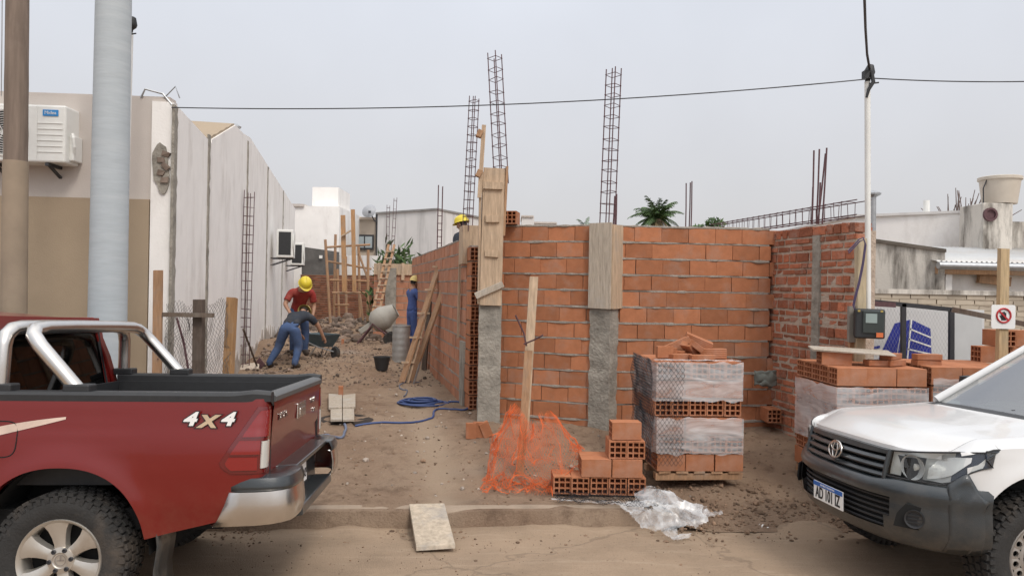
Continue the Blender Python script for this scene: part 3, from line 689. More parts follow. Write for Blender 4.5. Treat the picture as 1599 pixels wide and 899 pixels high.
b = MB(); p = at(501, 401, 28.5); b.box(p, (.12, .04, .12)); b.build('plaque', M_whitepl, t)
t = thing('grey_fence_wall', 'pale grey panel wall in the gap below the beige house', 'wall', (0, 0, 0))
b = MB(); block(b, 527, 600, 398, 470, 29, .3); b.build('panel', M_streak if 'M_streak' in globals() else M_stain2, t)
t = thing('beige_house', 'beige flat roofed house with a dark framed window, between the two white buildings', 'house', (0, 0, 0))
b = MB(); block(b, 520, 592, 340, 480, 34, 6); b.build('wall', M_beige, t)
b = MB(); block(b, 518, 592, 338, 342, 33.9, 6.2); b.build('coping', M_beige, t)
f = MB(); a, c = at(555, 366, 33.9), at(583, 390, 33.9); f.box(((a.x+c.x)/2, 33.95, (a.z+c.z)/2), (c.x-a.x, .1, a.z-c.z)); f = f.build('window', M_dark, t)
for i in range(2):
    w = (c.x-a.x-.2)/2; b = MB(); b.box((a.x+.08+w/2+i*(w+.06), 33.88, (a.z+c.z)/2), (w, .03, a.z-c.z-.18)); b.build('pane', mat('window_glass', (.35, .40, .42), .1, .1, 1), f)
b = MB(); p = at(541, 340, 34.5); b.tube([(p.x, p.y, p.z-.4), (p.x, p.y, p.z+.65)], .05, 8); b.lathe([(.1, .66), (.1, .76)], 10, Matrix.Translation((p.x, p.y, p.z))); b.build('vent_pipe', M_grey, t)
b = MB(); p = at(587, 400, 33.8); b.tube([at(588.5, 332, 33.8), at(588.5, 470, 33.8)], .06, 8); b.build('downpipe', M_dark, t)
t = thing('satellite_dish', 'grey round satellite dish on the roof edge of the beige house', 'satellite dish', at(576, 329, 33.5))
b = MB(); b.lathe([(0, .10), (.14, .085), (.26, .03), (.33, -.03), (.335, -.02), (.26, .04), (.14, .10), (0, .115)], 24, Matrix.Rotation(R(65), 4, 'X') @ Matrix.Rotation(R(-10), 4, 'Y')); b.build('dish', mat('dish_grey', (.33, .34, .36), .5, .1), t, smooth=50)
b = MB(); b.tube([(0, -.05, 0), (.12, -.4, -.1)], .018, 6); b.tube([(0, .05, 0), (.25, .1, -.45), (.4, .2, -.5)], .03, 6); b.box((.12, -.42, -.1), (.1, .1, .1)); b.build('arm', M_dark, t)
t = thing('stained_white_building', 'wide white building with dark rain streaks along its parapet, behind the brick cross wall', 'building', (0, 0, 0))
b = MB(); a0, a1, a2 = at(590, 329, 30), at(683, 328, 28), at(748, 336, 31)
b.prism([(a0.x, a0.y, 0), (a1.x, a1.y, 0), (a2.x, a2.y, 0), (a2.x, a2.y+5, 0), (a0.x, a0.y+5, 0)], (0, 0, a1.z)); b.build('wall', M_stain2, t)
b = MB(); b.prism([(a0.x-.05, a0.y-.06, a1.z), (a1.x, a1.y-.07, a1.z), (a2.x+.05, a2.y-.06, a1.z), (a2.x, a2.y+5, a1.z), (a0.x, a0.y+5, a1.z)], (0, 0, .07)); b.build('coping', mat('coping_grey', (.25, .24, .23), .9, .3, 3), t)
for i, (u0, u1, v0, Y, lab) in enumerate(((815, 832, 337, 42, 'grey square chimney block showing just above the front brick wall'), (832, 868, 347, 43, 'low pale rooftop showing just above the front brick wall, beside a chimney block'))):
    t = thing('rooftop', lab, 'rooftop', (0, 0, 0)); b = MB(); block(b, u0, u1, v0, 460, Y, 3); b.build('wall', M_stain2, t); b = MB(); block(b, u0-1, u1+1, v0-1, v0+1.5, Y-.1, 3.2); b.build('coping', M_cream, t)

# ------------------------------------------------------------------ right hand neighbours
t = thing('right_white_house', 'low white house with a long plain parapet on the right, behind the water tank tower', 'house', (0, 0, 0))
a, c = at(1336, 332, 15), at(1548, 339, 13.6)
b = MB(); b.prism([(a.x, a.y, 0), (c.x, c.y, 0), (c.x+2, c.y+7, 0), (a.x, a.y+7, 0)], (0, 0, (a.z+c.z)/2)); b.build('wall', M_white, t)
zt = (a.z+c.z)/2; b = MB(); b.prism([(a.x-.05, a.y-.05, zt), (c.x+.05, c.y-.05, zt), (c.x+2, c.y+7, zt), (a.x, a.y+7, zt)], (0, 0, .05)); b.build('coping', M_stain2, t)
b = MB(); b.tube([at(1447, 340, 14.6), at(1446.5, 313, 14.6)], .06, 10); b.build('white_pipe', M_whitepl, t)
t = thing('flue_pipe', 'thin galvanised flue with a cowl rising beside the white service mast', 'flue', (0, 0, 0))
b = MB(); b.tube([at(1363, 390, 12), at(1363.5, 306, 12)], .045, 10); b.build('pipe', M_grey, t, smooth=50)
p = at(1363.5, 304, 12); b = MB(); b.lathe([(.05, -.04), (.12, .0), (.12, .025), (.03, .07)], 14, Matrix.Translation(p)); b.build('cowl', M_grey, t)
t = thing('stained_wall', 'white plastered boundary wall with black mould running down, right of the old brick wall', 'wall', (0, 0, 0))
a, c = at(1340, 374, 11.6), at(1476, 394, 11.0)
b = MB(); b.prism([(a.x, a.y, 0), (c.x, c.y, 0), (c.x, c.y, c.z), (a.x, a.y, a.z)], (0.05, .2, 0)); b.build('plaster', M_stain, t)
b = MB(); b.prism([(a.x-.03, a.y-.03, a.z), (c.x, c.y-.03, c.z), (c.x, c.y+.22, c.z), (a.x, a.y+.22, a.z)], (0, 0, .05)); b.build('coping', mat('mould_cap', (.13, .11, .09), .95, .4, 4), t)
t, L = wall_thing('cream_brick_wall', 'low cream painted brick boundary wall behind the wire fence on the right', 'brick wall', at(1338, 450, 10.4), at(1760, 450, 10.0))
b = MB(); bricks_into(b, L, .15, 25, .25, .06, .13, .014, .012, random.Random(9), yj=.004); b.build('bricks', mat('cream_brick', (.50, .43, .34), .95, .12, 8, island=.12, stain=(.18, .15, .12), stain_amt=.6, stain_scale=2.0), t)
b = MB(); mortar_into(b, L, .15, 25, .06, .13, .014, random.Random(8), seed=51, step=.08, proud=.002); b.build('mortar', mat('cream_joint', (.36, .30, .23), .95), t)
b = MB(); b.box((L/2, .065, .15+25*.074+.02), (L, .17, .05), jit=.01); b.build('coping', M_stain, t)
# lean-to with corrugated roof
t = thing('lean_to', 'small white lean-to with a corrugated sheet roof and grey gutter, under the water tank', 'outbuilding', (0, 0, 0))
a, c = at(1475, 404, 11.2), at(1800, 404, 11.0)
b = MB(); b.box(((a.x+c.x)/2, 12.4, 1.25), (c.x-a.x, 2.3, 2.55-.12)); b.build('wall', M_white, t)
b = MB(); P = []; e0, e1 = at(1462, 408, 10.95), at(1462, 386, 13.2)
nx = 130
for j in range(4):
    s = j/3; P.append([(e0.x+(c.x-e0.x)*i/nx, e0.y+(e1.y-e0.y)*s, e0.z+(e1.z-e0.z)*s+.013*math.cos(i*PI/1.5)) for i in range(nx+1)])
b.grid(P); b.build('roof_sheet', mat('zinc_sheet', (.55, .55, .54), .5, .12, 3, metal=.3, stain=(.35, .28, .22), stain_amt=.5), t, smooth=60, solid=.006)
b = MB(); b.tube([(e0.x, e0.y-.05, e0.z-.06), (c.x, e0.y-.05, e0.z-.08)], .055, 10); b.build('gutter', M_grey, t, smooth=50)
b = MB(); b.box(((e0.x+c.x)/2, e0.y+.12, e0.z-.13), (c.x-e0.x-.1, .05, .11)); b.build('fascia', M_wood3, t)
b = MB(); b.box((at(1480, 430, 11.1).x, 11.12, 2.1), (.10, .1, .8)); b.build('post', M_white, t)
b = MB(); q = at(1552, 437, 11.15); b.box(q, (.48, .08, .14), Matrix.Rotation(R(6), 3, 'Y')); b.build('vent_box', M_wood3, t)
# water tank on its stained tower
t = thing('tank_tower', 'stained plaster tower with a round hole carrying the water tank', 'tower', (0, 0, 0))
a, c = at(1533, 317, 13.0), at(1578, 392, 13.0)
b = MB(); b.box(((a.x+c.x)/2, 13.3, (a.z+c.z)/2-.2), (c.x-a.x, .7, a.z-c.z+.4)); b.build('shaft', M_stain, t, bevel=.02)
b = MB(); b.lathe([(.0, .0), (.085, .0), (.085, .03), (.12, .03), (.12, -.02)], 20, Matrix.Translation(at(1546, 335, 12.93)) @ Matrix.Rotation(R(90), 4, 'X')); b.build('round_vent', M_rust, t)
b = MB(); a2, c2 = at(1573, 325, 13.1), at(1800, 385, 13.1); b.box(((a2.x+c2.x)/2, 13.6, (at(1600, 344, 13.1).z+c2.z)/2-.1), (c2.x-a2.x, .5, at(1600, 344, 13.1).z-c2.z+.2)); b.build('side_wall', M_stain, t)
p = at(1561, 300, 13.2)
t = thing('water_tank', 'round cream plastic water tank with a wide rim on top of the tower', 'water tank', (p.x, p.y, p.z))
b = MB(); b.lathe([(.0, -.22), (.27, -.22), (.275, -.2), (.325, .20), (.35, .21), (.352, .26), (.33, .27), (.2, .285), (0, .29)], 36); b.build('shell', mat('tank_plastic', (.58, .52, .44), .5, .06, 2, stain=(.42, .36, .29), stain_amt=.4), t, smooth=40)
b = MB(); b.tube([(-.3, -.1, .2), (-.36, -.1, .05), (-.34, -.08, -.25), (-.36, 0, -.5)], .012, 6); b.build('pipe', M_dark, t)

# ------------------------------------------------------------------ trees
def leafcloud(mb, rnd, c, rx, rz_, n, size, ):
    for _ in range(n):
        while True:
            p = Vector((rnd.uniform(-1, 1), rnd.uniform(-1, 1), rnd.uniform(-1, 1)))
            if p.length < 1: break
        p = Vector((p.x*rx, p.y*rx, p.z*rz_))+Vector(c)
        a = Vector((rnd.gauss(0, 1), rnd.gauss(0, 1), rnd.gauss(0, 1))).normalized(); q = a.orthogonal()*size*rnd.uniform(.25, .5); a = a*size*rnd.uniform(.6, 1.3)
        mb.add([p-a, p+q, p+a, p-q], [(0, 1, 2, 3)])
def bush_thing(name, label, cat, foot, height, rad, n, size, clumps, seed, stemr=.06, low=.25):
    t = thing(name, label, cat, foot); r_ = random.Random(seed); b = MB()
    for i in range(clumps):
        a = r_.uniform(0, 2*PI); h = r_.uniform(low, .92); rr = rad*r_.uniform(.2, .75)*(1.15-.6*h)
        leafcloud(b, r_, (rr*math.cos(a), rr*math.sin(a), h*height), rad*r_.uniform(.25, .45), rad*r_.uniform(.2, .4), n//clumps, size)
    b.build('crown', M_leaf, t, recalc=False)
    s = MB(); s.tube([(0, 0, 0), (.05*rad, 0, height*.4), (0, .05*rad, height*.85)], [stemr, stemr*.7, stemr*.2], 7)
    for i in range(7): a = r_.uniform(0, 2*PI); z = height*r_.uniform(.25, .6); s.tube([(0, 0, z), (rad*.5*math.cos(a), rad*.5*math.sin(a), z+height*.28)], [stemr*.4, stemr*.1], 5)
    s.build('trunk', mat('bark', (.16, .12, .09), .95, .3, 8), t); return t
def spear_plant(name, label, foot, H, n, seed, spread):
    t = thing(name, label, 'plant', foot); r_ = random.Random(seed); b = MB(); s = MB()
    for i in range(n):
        a = r_.uniform(0, 2*PI); x, y = spread*r_.random()*math.cos(a), spread*r_.random()*math.sin(a); h = H*r_.uniform(.5, 1); lx, ly = x*1.8+r_.gauss(0, .1), y*1.8+r_.gauss(0, .1)
        s.tube([(x, y, 0), (lx*.8, ly*.8, h*.6), (lx, ly, h)], [.02, .014, .004], 5)
        for k in range(26):
            f_ = r_.uniform(.12, 1); c = Vector((x+(lx-x)*f_, y+(ly-y)*f_, h*f_)); d = Vector((r_.gauss(0, 1), r_.gauss(0, 1), r_.uniform(.2, 1.4))).normalized()*r_.uniform(.22, .42); q = d.cross(Vector((r_.gauss(0, 1), r_.gauss(0, 1), .1))).normalized()*.045
            b.add([c, c+d*.5+q, c+d, c+d*.5-q], [(0, 1, 2, 3)])
    b.build('foliage', M_leaf, t, recalc=False); s.build('stem', mat('green_stem', (.12, .14, .05), .8, .2, 8), t); return t
p = at(629, 414, 21.5); spear_plant('oleander_bush', 'tall green leafy bush growing behind the boarded cross wall', (p.x, p.y, .4), 2.85, 60, 5, .42)
p = at(604, 411, 21.8); spear_plant('oleander_bush', 'smaller green bush beside the ladder, left of the tall bush', (p.x, p.y, .4), 2.3, 34, 6, .3)
p = at(1108, 352, 36); bush_thing('conifer_tree', 'dark green tree tip showing above the front wall, right of the palm', 'tree', (p.x, p.y, 0), p.z+.55, 1.2, 2600, .16, 22, 11, .12, low=.55)
p = at(815, 350, 60); 
# palm with a shaggy crown
def palm(name, label, foot, H, seed, nf=26, L=2.2):
    t = thing(name, label, 'palm', foot); r_ = random.Random(seed)
    s = MB(); s.tube([(0, 0, 0), (.1, 0, H*.5), (.0, 0, H)], [.24, .2, .17], 10); s.build('trunk', mat('palm_bark', (.20, .15, .11), .95, .3, 9, bump=.5, bscale=12), t)
    for k, m in enumerate((M_leaf, mat('dry_frond', (.20, .155, .085), .85, .3, 4, island=.3))):
        b = MB()
        for i in range(nf if k == 0 else nf//2):
            a = r_.uniform(0, 2*PI); el = r_.uniform(.1, 1.35) if k == 0 else r_.uniform(-1.2, -.1); ln = L*r_.uniform(.7, 1.05)*(1 if k == 0 else .7); p = Vector((0, 0, H)); d = Vector((math.cos(a)*math.cos(el), math.sin(a)*math.cos(el), math.sin(el))); pts = [p.copy()]
            for q in range(10): p = p+d*ln/10; d = (d+Vector((0, 0, -.16+r_.uniform(-.03, .03)))).normalized(); pts.append(p.copy())
            b.tube(pts, [.03-.0025*q for q in range(11)], 4)
            for q in range(1, 10):
                for sgn in (-1, 1):
                    for ww in (0, .33, .66):
                        c = pts[q]+(pts[q+1]-pts[q])*ww; tan = (pts[q+1]-pts[q]).normalized(); sd_ = tan.cross(Vector((0, 0, 1))).normalized()*sgn; lf = (sd_*.8+tan*.75+Vector((0, 0, -.6+r_.gauss(0, .22)))).normalized()*.40*(1.15-q/11)*r_.uniform(.7, 1.1); wd = tan*.015
                        b.add([c-wd, c+lf*.6-wd, c+lf, c+lf*.6+wd, c+wd], [(0, 1, 2, 3, 4)])
        b.build('fronds' if k == 0 else 'dry_fronds', m, t, recalc=False)
    return t
p = at(1026, 348, 30); palm('palm_tree', 'shaggy palm crown rising above the front wall, right of the boarded centre column', (p.x, p.y, 0), p.z+.15, 4, 38, 1.28)
p = at(914, 352, 55); palm('palm_tree', 'tiny faint palm tip just above the front wall, left of the boarded centre column', (p.x, p.y, 0), p.z-.2, 5, 14, 1.3)
p = at(1500, 345, 20); t = thing('bare_tree', 'leafless tree with thin upright twigs behind the white parapet, left of the water tank', 'tree', (p.x, p.y, 0)); r_ = random.Random(4); b = MB()
for i in range(60):
    a = r_.gauss(0, .6); x0 = a*.45; h = p.z+r_.uniform(.1, .95)-.35*abs(a); b.tube([(x0*.3, 0, 1.4), (x0, r_.gauss(0, .2), p.z-.3), (a*.95+r_.gauss(0, .08), r_.gauss(0, .2), h)], [.035, .022, .010], 5)
b.build('twigs', mat('twig_bark', (.17, .13, .12), .9), t); b = MB(); b.tube([(0, 0, 0), (.05, 0, 1.5)], [.16, .1], 8); b.build('trunk', mat('bark', (.16, .12, .09), .95, .3, 8), t)

# ------------------------------------------------------------------ poles, masts and wires
t = thing('lamp_post', 'thick pale blue-grey painted post standing behind the red pickup', 'post', (0, 0, 0))
p0, p1 = at(165, 640, 6.75), at(179, -60, 6.75)
b = MB(); n = 60; b.tube([Vector((p0.x, p0.y, -.1)).lerp(Vector((p1.x, p1.y, p1.z+1.2)), i/n) for i in range(n+1)], [.170-.026*i/n+.0015*n3((i*.9, 1, 1)) for i in range(n+1)], 28); b.build('shaft', mat('blue_grey_paint', (.41, .45, .475), .7, .08, 4, stretch=(1, 1, 7), bump=.10, bscale=9, stain=(.50, .53, .54), stain_amt=.5, stain_scale=2, streak=(1, 1, 8)), t, smooth=60)
b = MB(); b.lathe([(.27, -.05), (.26, .16), (.19, .2)], 24, Matrix.Translation((p0.x, p0.y, 0.12))); b.build('footing', M_conc, t)
t = thing('utility_pole', 'brown weathered round pole at the edge of the road, nearest the air conditioner', 'pole', (0, 0, 0))
p0, p1 = at(21, 640, 6.6), at(26.5, -60, 6.6)
b = MB(); n = 40; b.tube([Vector((p0.x, p0.y, -.1)).lerp(Vector((p1.x, p1.y, p1.z+1.2)), i/n) for i in range(n+1)], [.105-.018*i/n+.002*n3((i*.7, 2, 1)) for i in range(n+1)], 20); b.build('shaft', mat('pole_wood', (.19, .145, .115), .9, .3, 4, stretch=(5, 5, .5), stain=(.30, .25, .21), stain_amt=.6, stain_scale=1.2), t, smooth=60)
b = MB(); z1 = at(22, 252, 6.6).z; q = Vector((p0.x, p0.y, -.1)).lerp(Vector((p1.x, p1.y, p1.z+1.2)), (z1+.1)/(p1.z+1.3)); b.tube([(p0.x, p0.y, -.1), q], [.1075, .1015], 20); b.build('painted_base', mat('pole_paint', (.30, .235, .17), .85, .12, 4, stain=(.22, .17, .13), stain_amt=.5), t, smooth=60)
def mast(name, label, u0, v0, u1, v1, Y, r_, zb):
    t = thing(name, label, 'mast', (0, 0, 0)); a, c = at(u0, v0, Y), at(u1, v1, Y)
    b = MB(); b.tube([a, c], r_, 12); b.build('pipe', M_whitepl, t, smooth=50)
    b = MB(); b.lathe([(0, .18), (.03, .17), (.055, .10), (.05, .07), (.025, .04), (.025, -.02)], 12, Matrix.Translation(a) @ Matrix.Rotation(R(10), 4, 'Y')); b.box(a+Vector((-.03, -.02, .06)), (.05, .06, .08)); b.build('weather_head', M_blackpl, t, smooth=40)
    b = MB(); b.tube([a+Vector((.02, -.04, .1)), a+Vector((.03, -.06, -.02)), a+Vector((-.01, -.05, -.09)), a+Vector((-.03, -.05, -.17))], [.018, .02, .018, .012], 8); b.tube([a+Vector((.0, -.04, -.03)), a+Vector((.09, -.05, -.02))], .008, 6); b.build('insulator', M_blackpl, t, smooth=40)
    return a
aR = mast('service_mast', 'slim white electricity mast rising over the meter box on the right', 1354.5, 128, 1355.5, 484, 7.35, .028, 0)
aL = mast('service_mast', 'slim white electricity mast fixed to the cream house front, beside the blue-grey post', 203, 52, 197, 282, 7.75, .034, 0)
def wire(name, label, pts, r_=.007, m=None):
    b = MB(); b.tube(pts, r_, 6); o = b.build(name, m or M_dark, smooth=60); tag(o, label, 'wire'); return o
def sag(a, c, s, n=24): return [a.lerp(c, i/n)-Vector((0, 0, s*4*(i/n)*(1-i/n))) for i in range(n+1)]
wire('overhead_wire', 'long thin cable crossing the sky from the left house to the white mast', sag(at(268, 168, 7.95), at(1352, 124, 7.3), .11), .006)
wire('overhead_wire', 'thin cable leaving the white mast towards the right edge', sag(at(1356, 122, 7.3), at(1800, 118, 7.3), .05), .006)
pa = [at(u, v, Y) for u, v, Y in ((1349, -70, 4.9), (1350, 0, 5.8), (1351.5, 45, 6.4), (1354, 85, 7.0), (1358, 108, 7.3))]
wire('drop_cable', 'black twisted cable dropping from above to the head of the white mast', pa, .012)
wire('hanging_wire', 'very thin wire hanging beside the brown pole at the edge', [at(4, -80, 7.2), at(3, 60, 7.4), at(2, 150, 7.6)], .004, M_grey)
# ------------------------------------------------------------------ pickups: nose towards -x, rear axle at x=0, tail towards +x, near side -y
def paint(name, col, dust, amt):
    m = mat(name, col, (.30), .03, 2, stain=dust, stain_amt=amt, stain_scale=1.3, coat=.65, spec=.35, rvar=.05); return m
def mud(m, col, z0, z1, amt):
    """dried road dust thrown up along the sills and behind the wheels"""
    nt = m.node_tree; N = nt.nodes; b_ = N['Principled BSDF']; src = b_.inputs['Base Color'].links[0].from_socket; tc = [n for n in N if n.type == 'TEX_COORD'][0]
    sp = N.new('ShaderNodeSeparateXYZ'); lk(nt, tc.outputs['Object'], sp.inputs[0]); mr_ = N.new('ShaderNodeMapRange'); mr_.inputs['From Min'].default_value = z0; mr_.inputs['From Max'].default_value = z1; mr_.inputs['To Min'].default_value = 1; mr_.inputs['To Max'].default_value = 0; lk(nt, sp.outputs['Z'], mr_.inputs['Value'])
    n = N.new('ShaderNodeTexNoise'); n.inputs['Scale'].default_value = 9; n.inputs['Detail'].default_value = 9; n.inputs['Roughness'].default_value = .75; lk(nt, tc.outputs['Object'], n.inputs['Vector'])
    r2 = N.new('ShaderNodeMapRange'); r2.inputs['From Min'].default_value = .42; r2.inputs['From Max'].default_value = .72; lk(nt, n.outputs['Fac'], r2.inputs['Value'])
    mu = N.new('ShaderNodeMath'); mu.operation = 'MULTIPLY'; lk(nt, mr_.outputs['Result'], mu.inputs[0]); lk(nt, r2.outputs['Result'], mu.inputs[1]); m2 = N.new('ShaderNodeMath'); m2.operation = 'MULTIPLY'; m2.inputs[1].default_value = amt; lk(nt, mu.outputs[0], m2.inputs[0])
    x = N.new('ShaderNodeMix'); x.data_type = 'RGBA'; x.inputs['B'].default_value = (*col, 1); lk(nt, m2.outputs[0], x.inputs['Factor']); lk(nt, src, x.inputs['A']); lk(nt, x.outputs['Result'], b_.inputs['Base Color'])
    rr = N.new('ShaderNodeMath'); rr.operation = 'MULTIPLY_ADD'; rr.inputs[1].default_value = .6; rr.inputs[2].default_value = .3; lk(nt, m2.outputs[0], rr.inputs[0]); lk(nt, rr.outputs[0], b_.inputs['Roughness'])
    iv = N.new('ShaderNodeMath'); iv.operation = 'MULTIPLY_ADD'; iv.inputs[1].default_value = -.55; iv.inputs[2].default_value = .55; lk(nt, m2.outputs[0], iv.inputs[0]); lk(nt, iv.outputs[0], b_.inputs['Coat Weight'])
M_red = paint('red_paint', (.155, .0075, .0055), (.19, .035, .022), .12)
M_wht = paint('white_paint', (.64, .64, .635), (.55, .48, .40), .35)
mud(M_red, (.22, .13, .08), .42, .85, .28); mud(M_wht, (.40, .31, .22), .42, .85, .6)
M_chrome = mat('brushed_chrome', (.66, .635, .605), .27, .06, 4, metal=1.0, stain=(.45, .38, .31), stain_amt=.35)
M_alloy = mat('alloy', (.60, .57, .52), .36, .06, 6, metal=.75, stain=(.35, .29, .23), stain_amt=.6, stain_scale=6)
M_steel = mat('painted_steel', (.36, .33, .30), .5, .1, 6, metal=.5, stain=(.22, .17, .13), stain_amt=.6, stain_scale=5)
M_tyre = mat('tyre_rubber', (.026, .025, .024), .85, .25, 14, stain=(.13, .10, .075), stain_amt=.55, stain_scale=4, bump=.3, bscale=80)
M_trim = mat('grey_bumper_plastic', (.026, .032, .036), .60, .15, 8, stain=(.13, .11, .09), stain_amt=.25, stain_scale=5, bump=.15, bscale=200)
mud(M_trim, (.24, .185, .135), .36, .66, .35)
M_gap = mat('shadow_gap', (.008, .008, .008), .9)
M_well = mat('wheel_well', (.012, .012, .012), .95)
M_glass = glass_mat('car_glass', (.50, .60, .56), .02, 2.5)
M_glassd = glass_mat('tinted_glass', (.03, .033, .033), .02, 1.25)
M_lens = mat('red_lens', (.21, .006, .006), .12, .05, 5, coat=1.0)
M_lensd = mat('dark_red_lens', (.12, .004, .005), .15, .05, 5, coat=1.0)
M_clear = mat('clear_lens', (.55, .54, .50), .12, .04, 5, coat=1.0)
M_lampin = mat('lamp_reflector', (.82, .82, .80), .22, .05, 5, metal=.35)
M_cover = glass_mat('lamp_cover', (.9, .92, .92), .03, 1.45)
M_int = mat('cab_interior', (.035, .033, .032), .9)
M_plate = mat('number_plate', (.80, .80, .78), .4, .02)
M_blue = mat('plate_blue', (.02, .12, .42), .4, .02)
M_ink = mat('plate_ink', (.015, .015, .018), .5)

FX = -3.085
def superx(y):                                  # plan curve of the nose: x for half width y
    n = 2.6; q = min(1, abs(y)/.9); return -3.35-.59*(1-q**n)**(1/n)
def halfw(x):
    if x < -3.35:
        q = min(1, (-3.35-x)/.59); n = 2.6; return .9*(1-q**n)**(1/n)
    w = .9
    if x > .7: w -= .03*((x-.7)/.42)**2
    return w
PZ = [(.40, -.075), (.55, -.04), (.72, -.010), (.9, 0), (1.0, -.002), (1.08, -.010), (1.14, -.022), (1.22, -.033), (1.34, -.05)]
def pz(z):
    if z <= PZ[0][0]: return PZ[0][1]
    for (a, p), (b_, q) in zip(PZ, PZ[1:]):
        if z <= b_: t = (z-a)/(b_-a); t = t*t*(3-2*t)*.5+t*.5; return p+(q-p)*t
    return PZ[-1][1]
def flare(x, z):
    f = 0
    for cx in (0, FX):
        d = math.sqrt(((x-cx)/.47)**2+((z-.385)/.53)**2); f += .030*math.exp(-((d-1)/.17)**2)*min(1, max(0, (z-.25)/.2))
    return f
def ysurf(x, z): return halfw(x)+pz(z)+flare(x, z)
def arch(x):
    z = -1
    for cx in (0, FX):
        q = abs(x-cx)/.47
        if q < 1: z = max(z, .385+.53*(1-q**2.3)**(1/2.3))
    return z
def sill(x):
    if x > .45: return .50+.14*min(1, (x-.45)/.6)
    if x < FX-.45: return .60
    return .47
def xcols(x0, x1, st=.05):
    n = max(2, int((x1-x0)/st)); s = set(x0+(x1-x0)*i/n for i in range(n+1))
    for cx in (0, FX):
        for k in range(0, 41):
            x = cx-.47*math.cos(PI*k/40)
            if x0 < x < x1: s.add(x)
    s = sorted(s); out = [s[0]]
    for x in s[1:]:
        if x-out[-1] > .004: out.append(x)
    return out
def side_panel(x0, x1, ztop, rows=16, inner=None):
    """outer skin between x0 and x1, from arch or sill up to ztop(x), near side; inner: list of further rim rows"""
    mb = MB(); P = []
    for x in xcols(x0, x1):
        zl = max(sill(x), arch(x)); zt = ztop(x); row = [(x, -(ysurf(x, zl)-.07), zl+.004)]
        for r_ in range(rows+1):
            z = zl+(zt-zl)*r_/rows; row.append((x, -ysurf(x, z), z))
        if inner:
            for q in inner(x): row.append(q)
        P.append(row)
    mb.grid(P); return mb
def both(mb, name, m, par, **kw):
    a = mb.build(name, m, par, **kw); c = MB(); c.v = [(x, -y, z) for x, y, z in mb.v]; c.f = [tuple(reversed(f)) for f in mb.f]; c.mi = list(mb.mi)
    c.build(name, m, par, **kw); return a

def hood_edge(x): return 1.04+.065*sm((x+3.95)/.65)+.055*sm((x+3.4)/1.0)    # height of the hood along its side edge
def hood_z(x, y):
    q = abs(y)/.76; nose = .062*(1-sm((x-(superx(y*1.03)+nose_lean(.99)+.02))/.24)); return float(hood_edge(x)+.035*(1-q**2.2)-nose+.006*float(sm((.56-abs(y))/.08)))
def nose_lean(z): return .20*max(0, z-.74)+.06*max(0, z-.92)

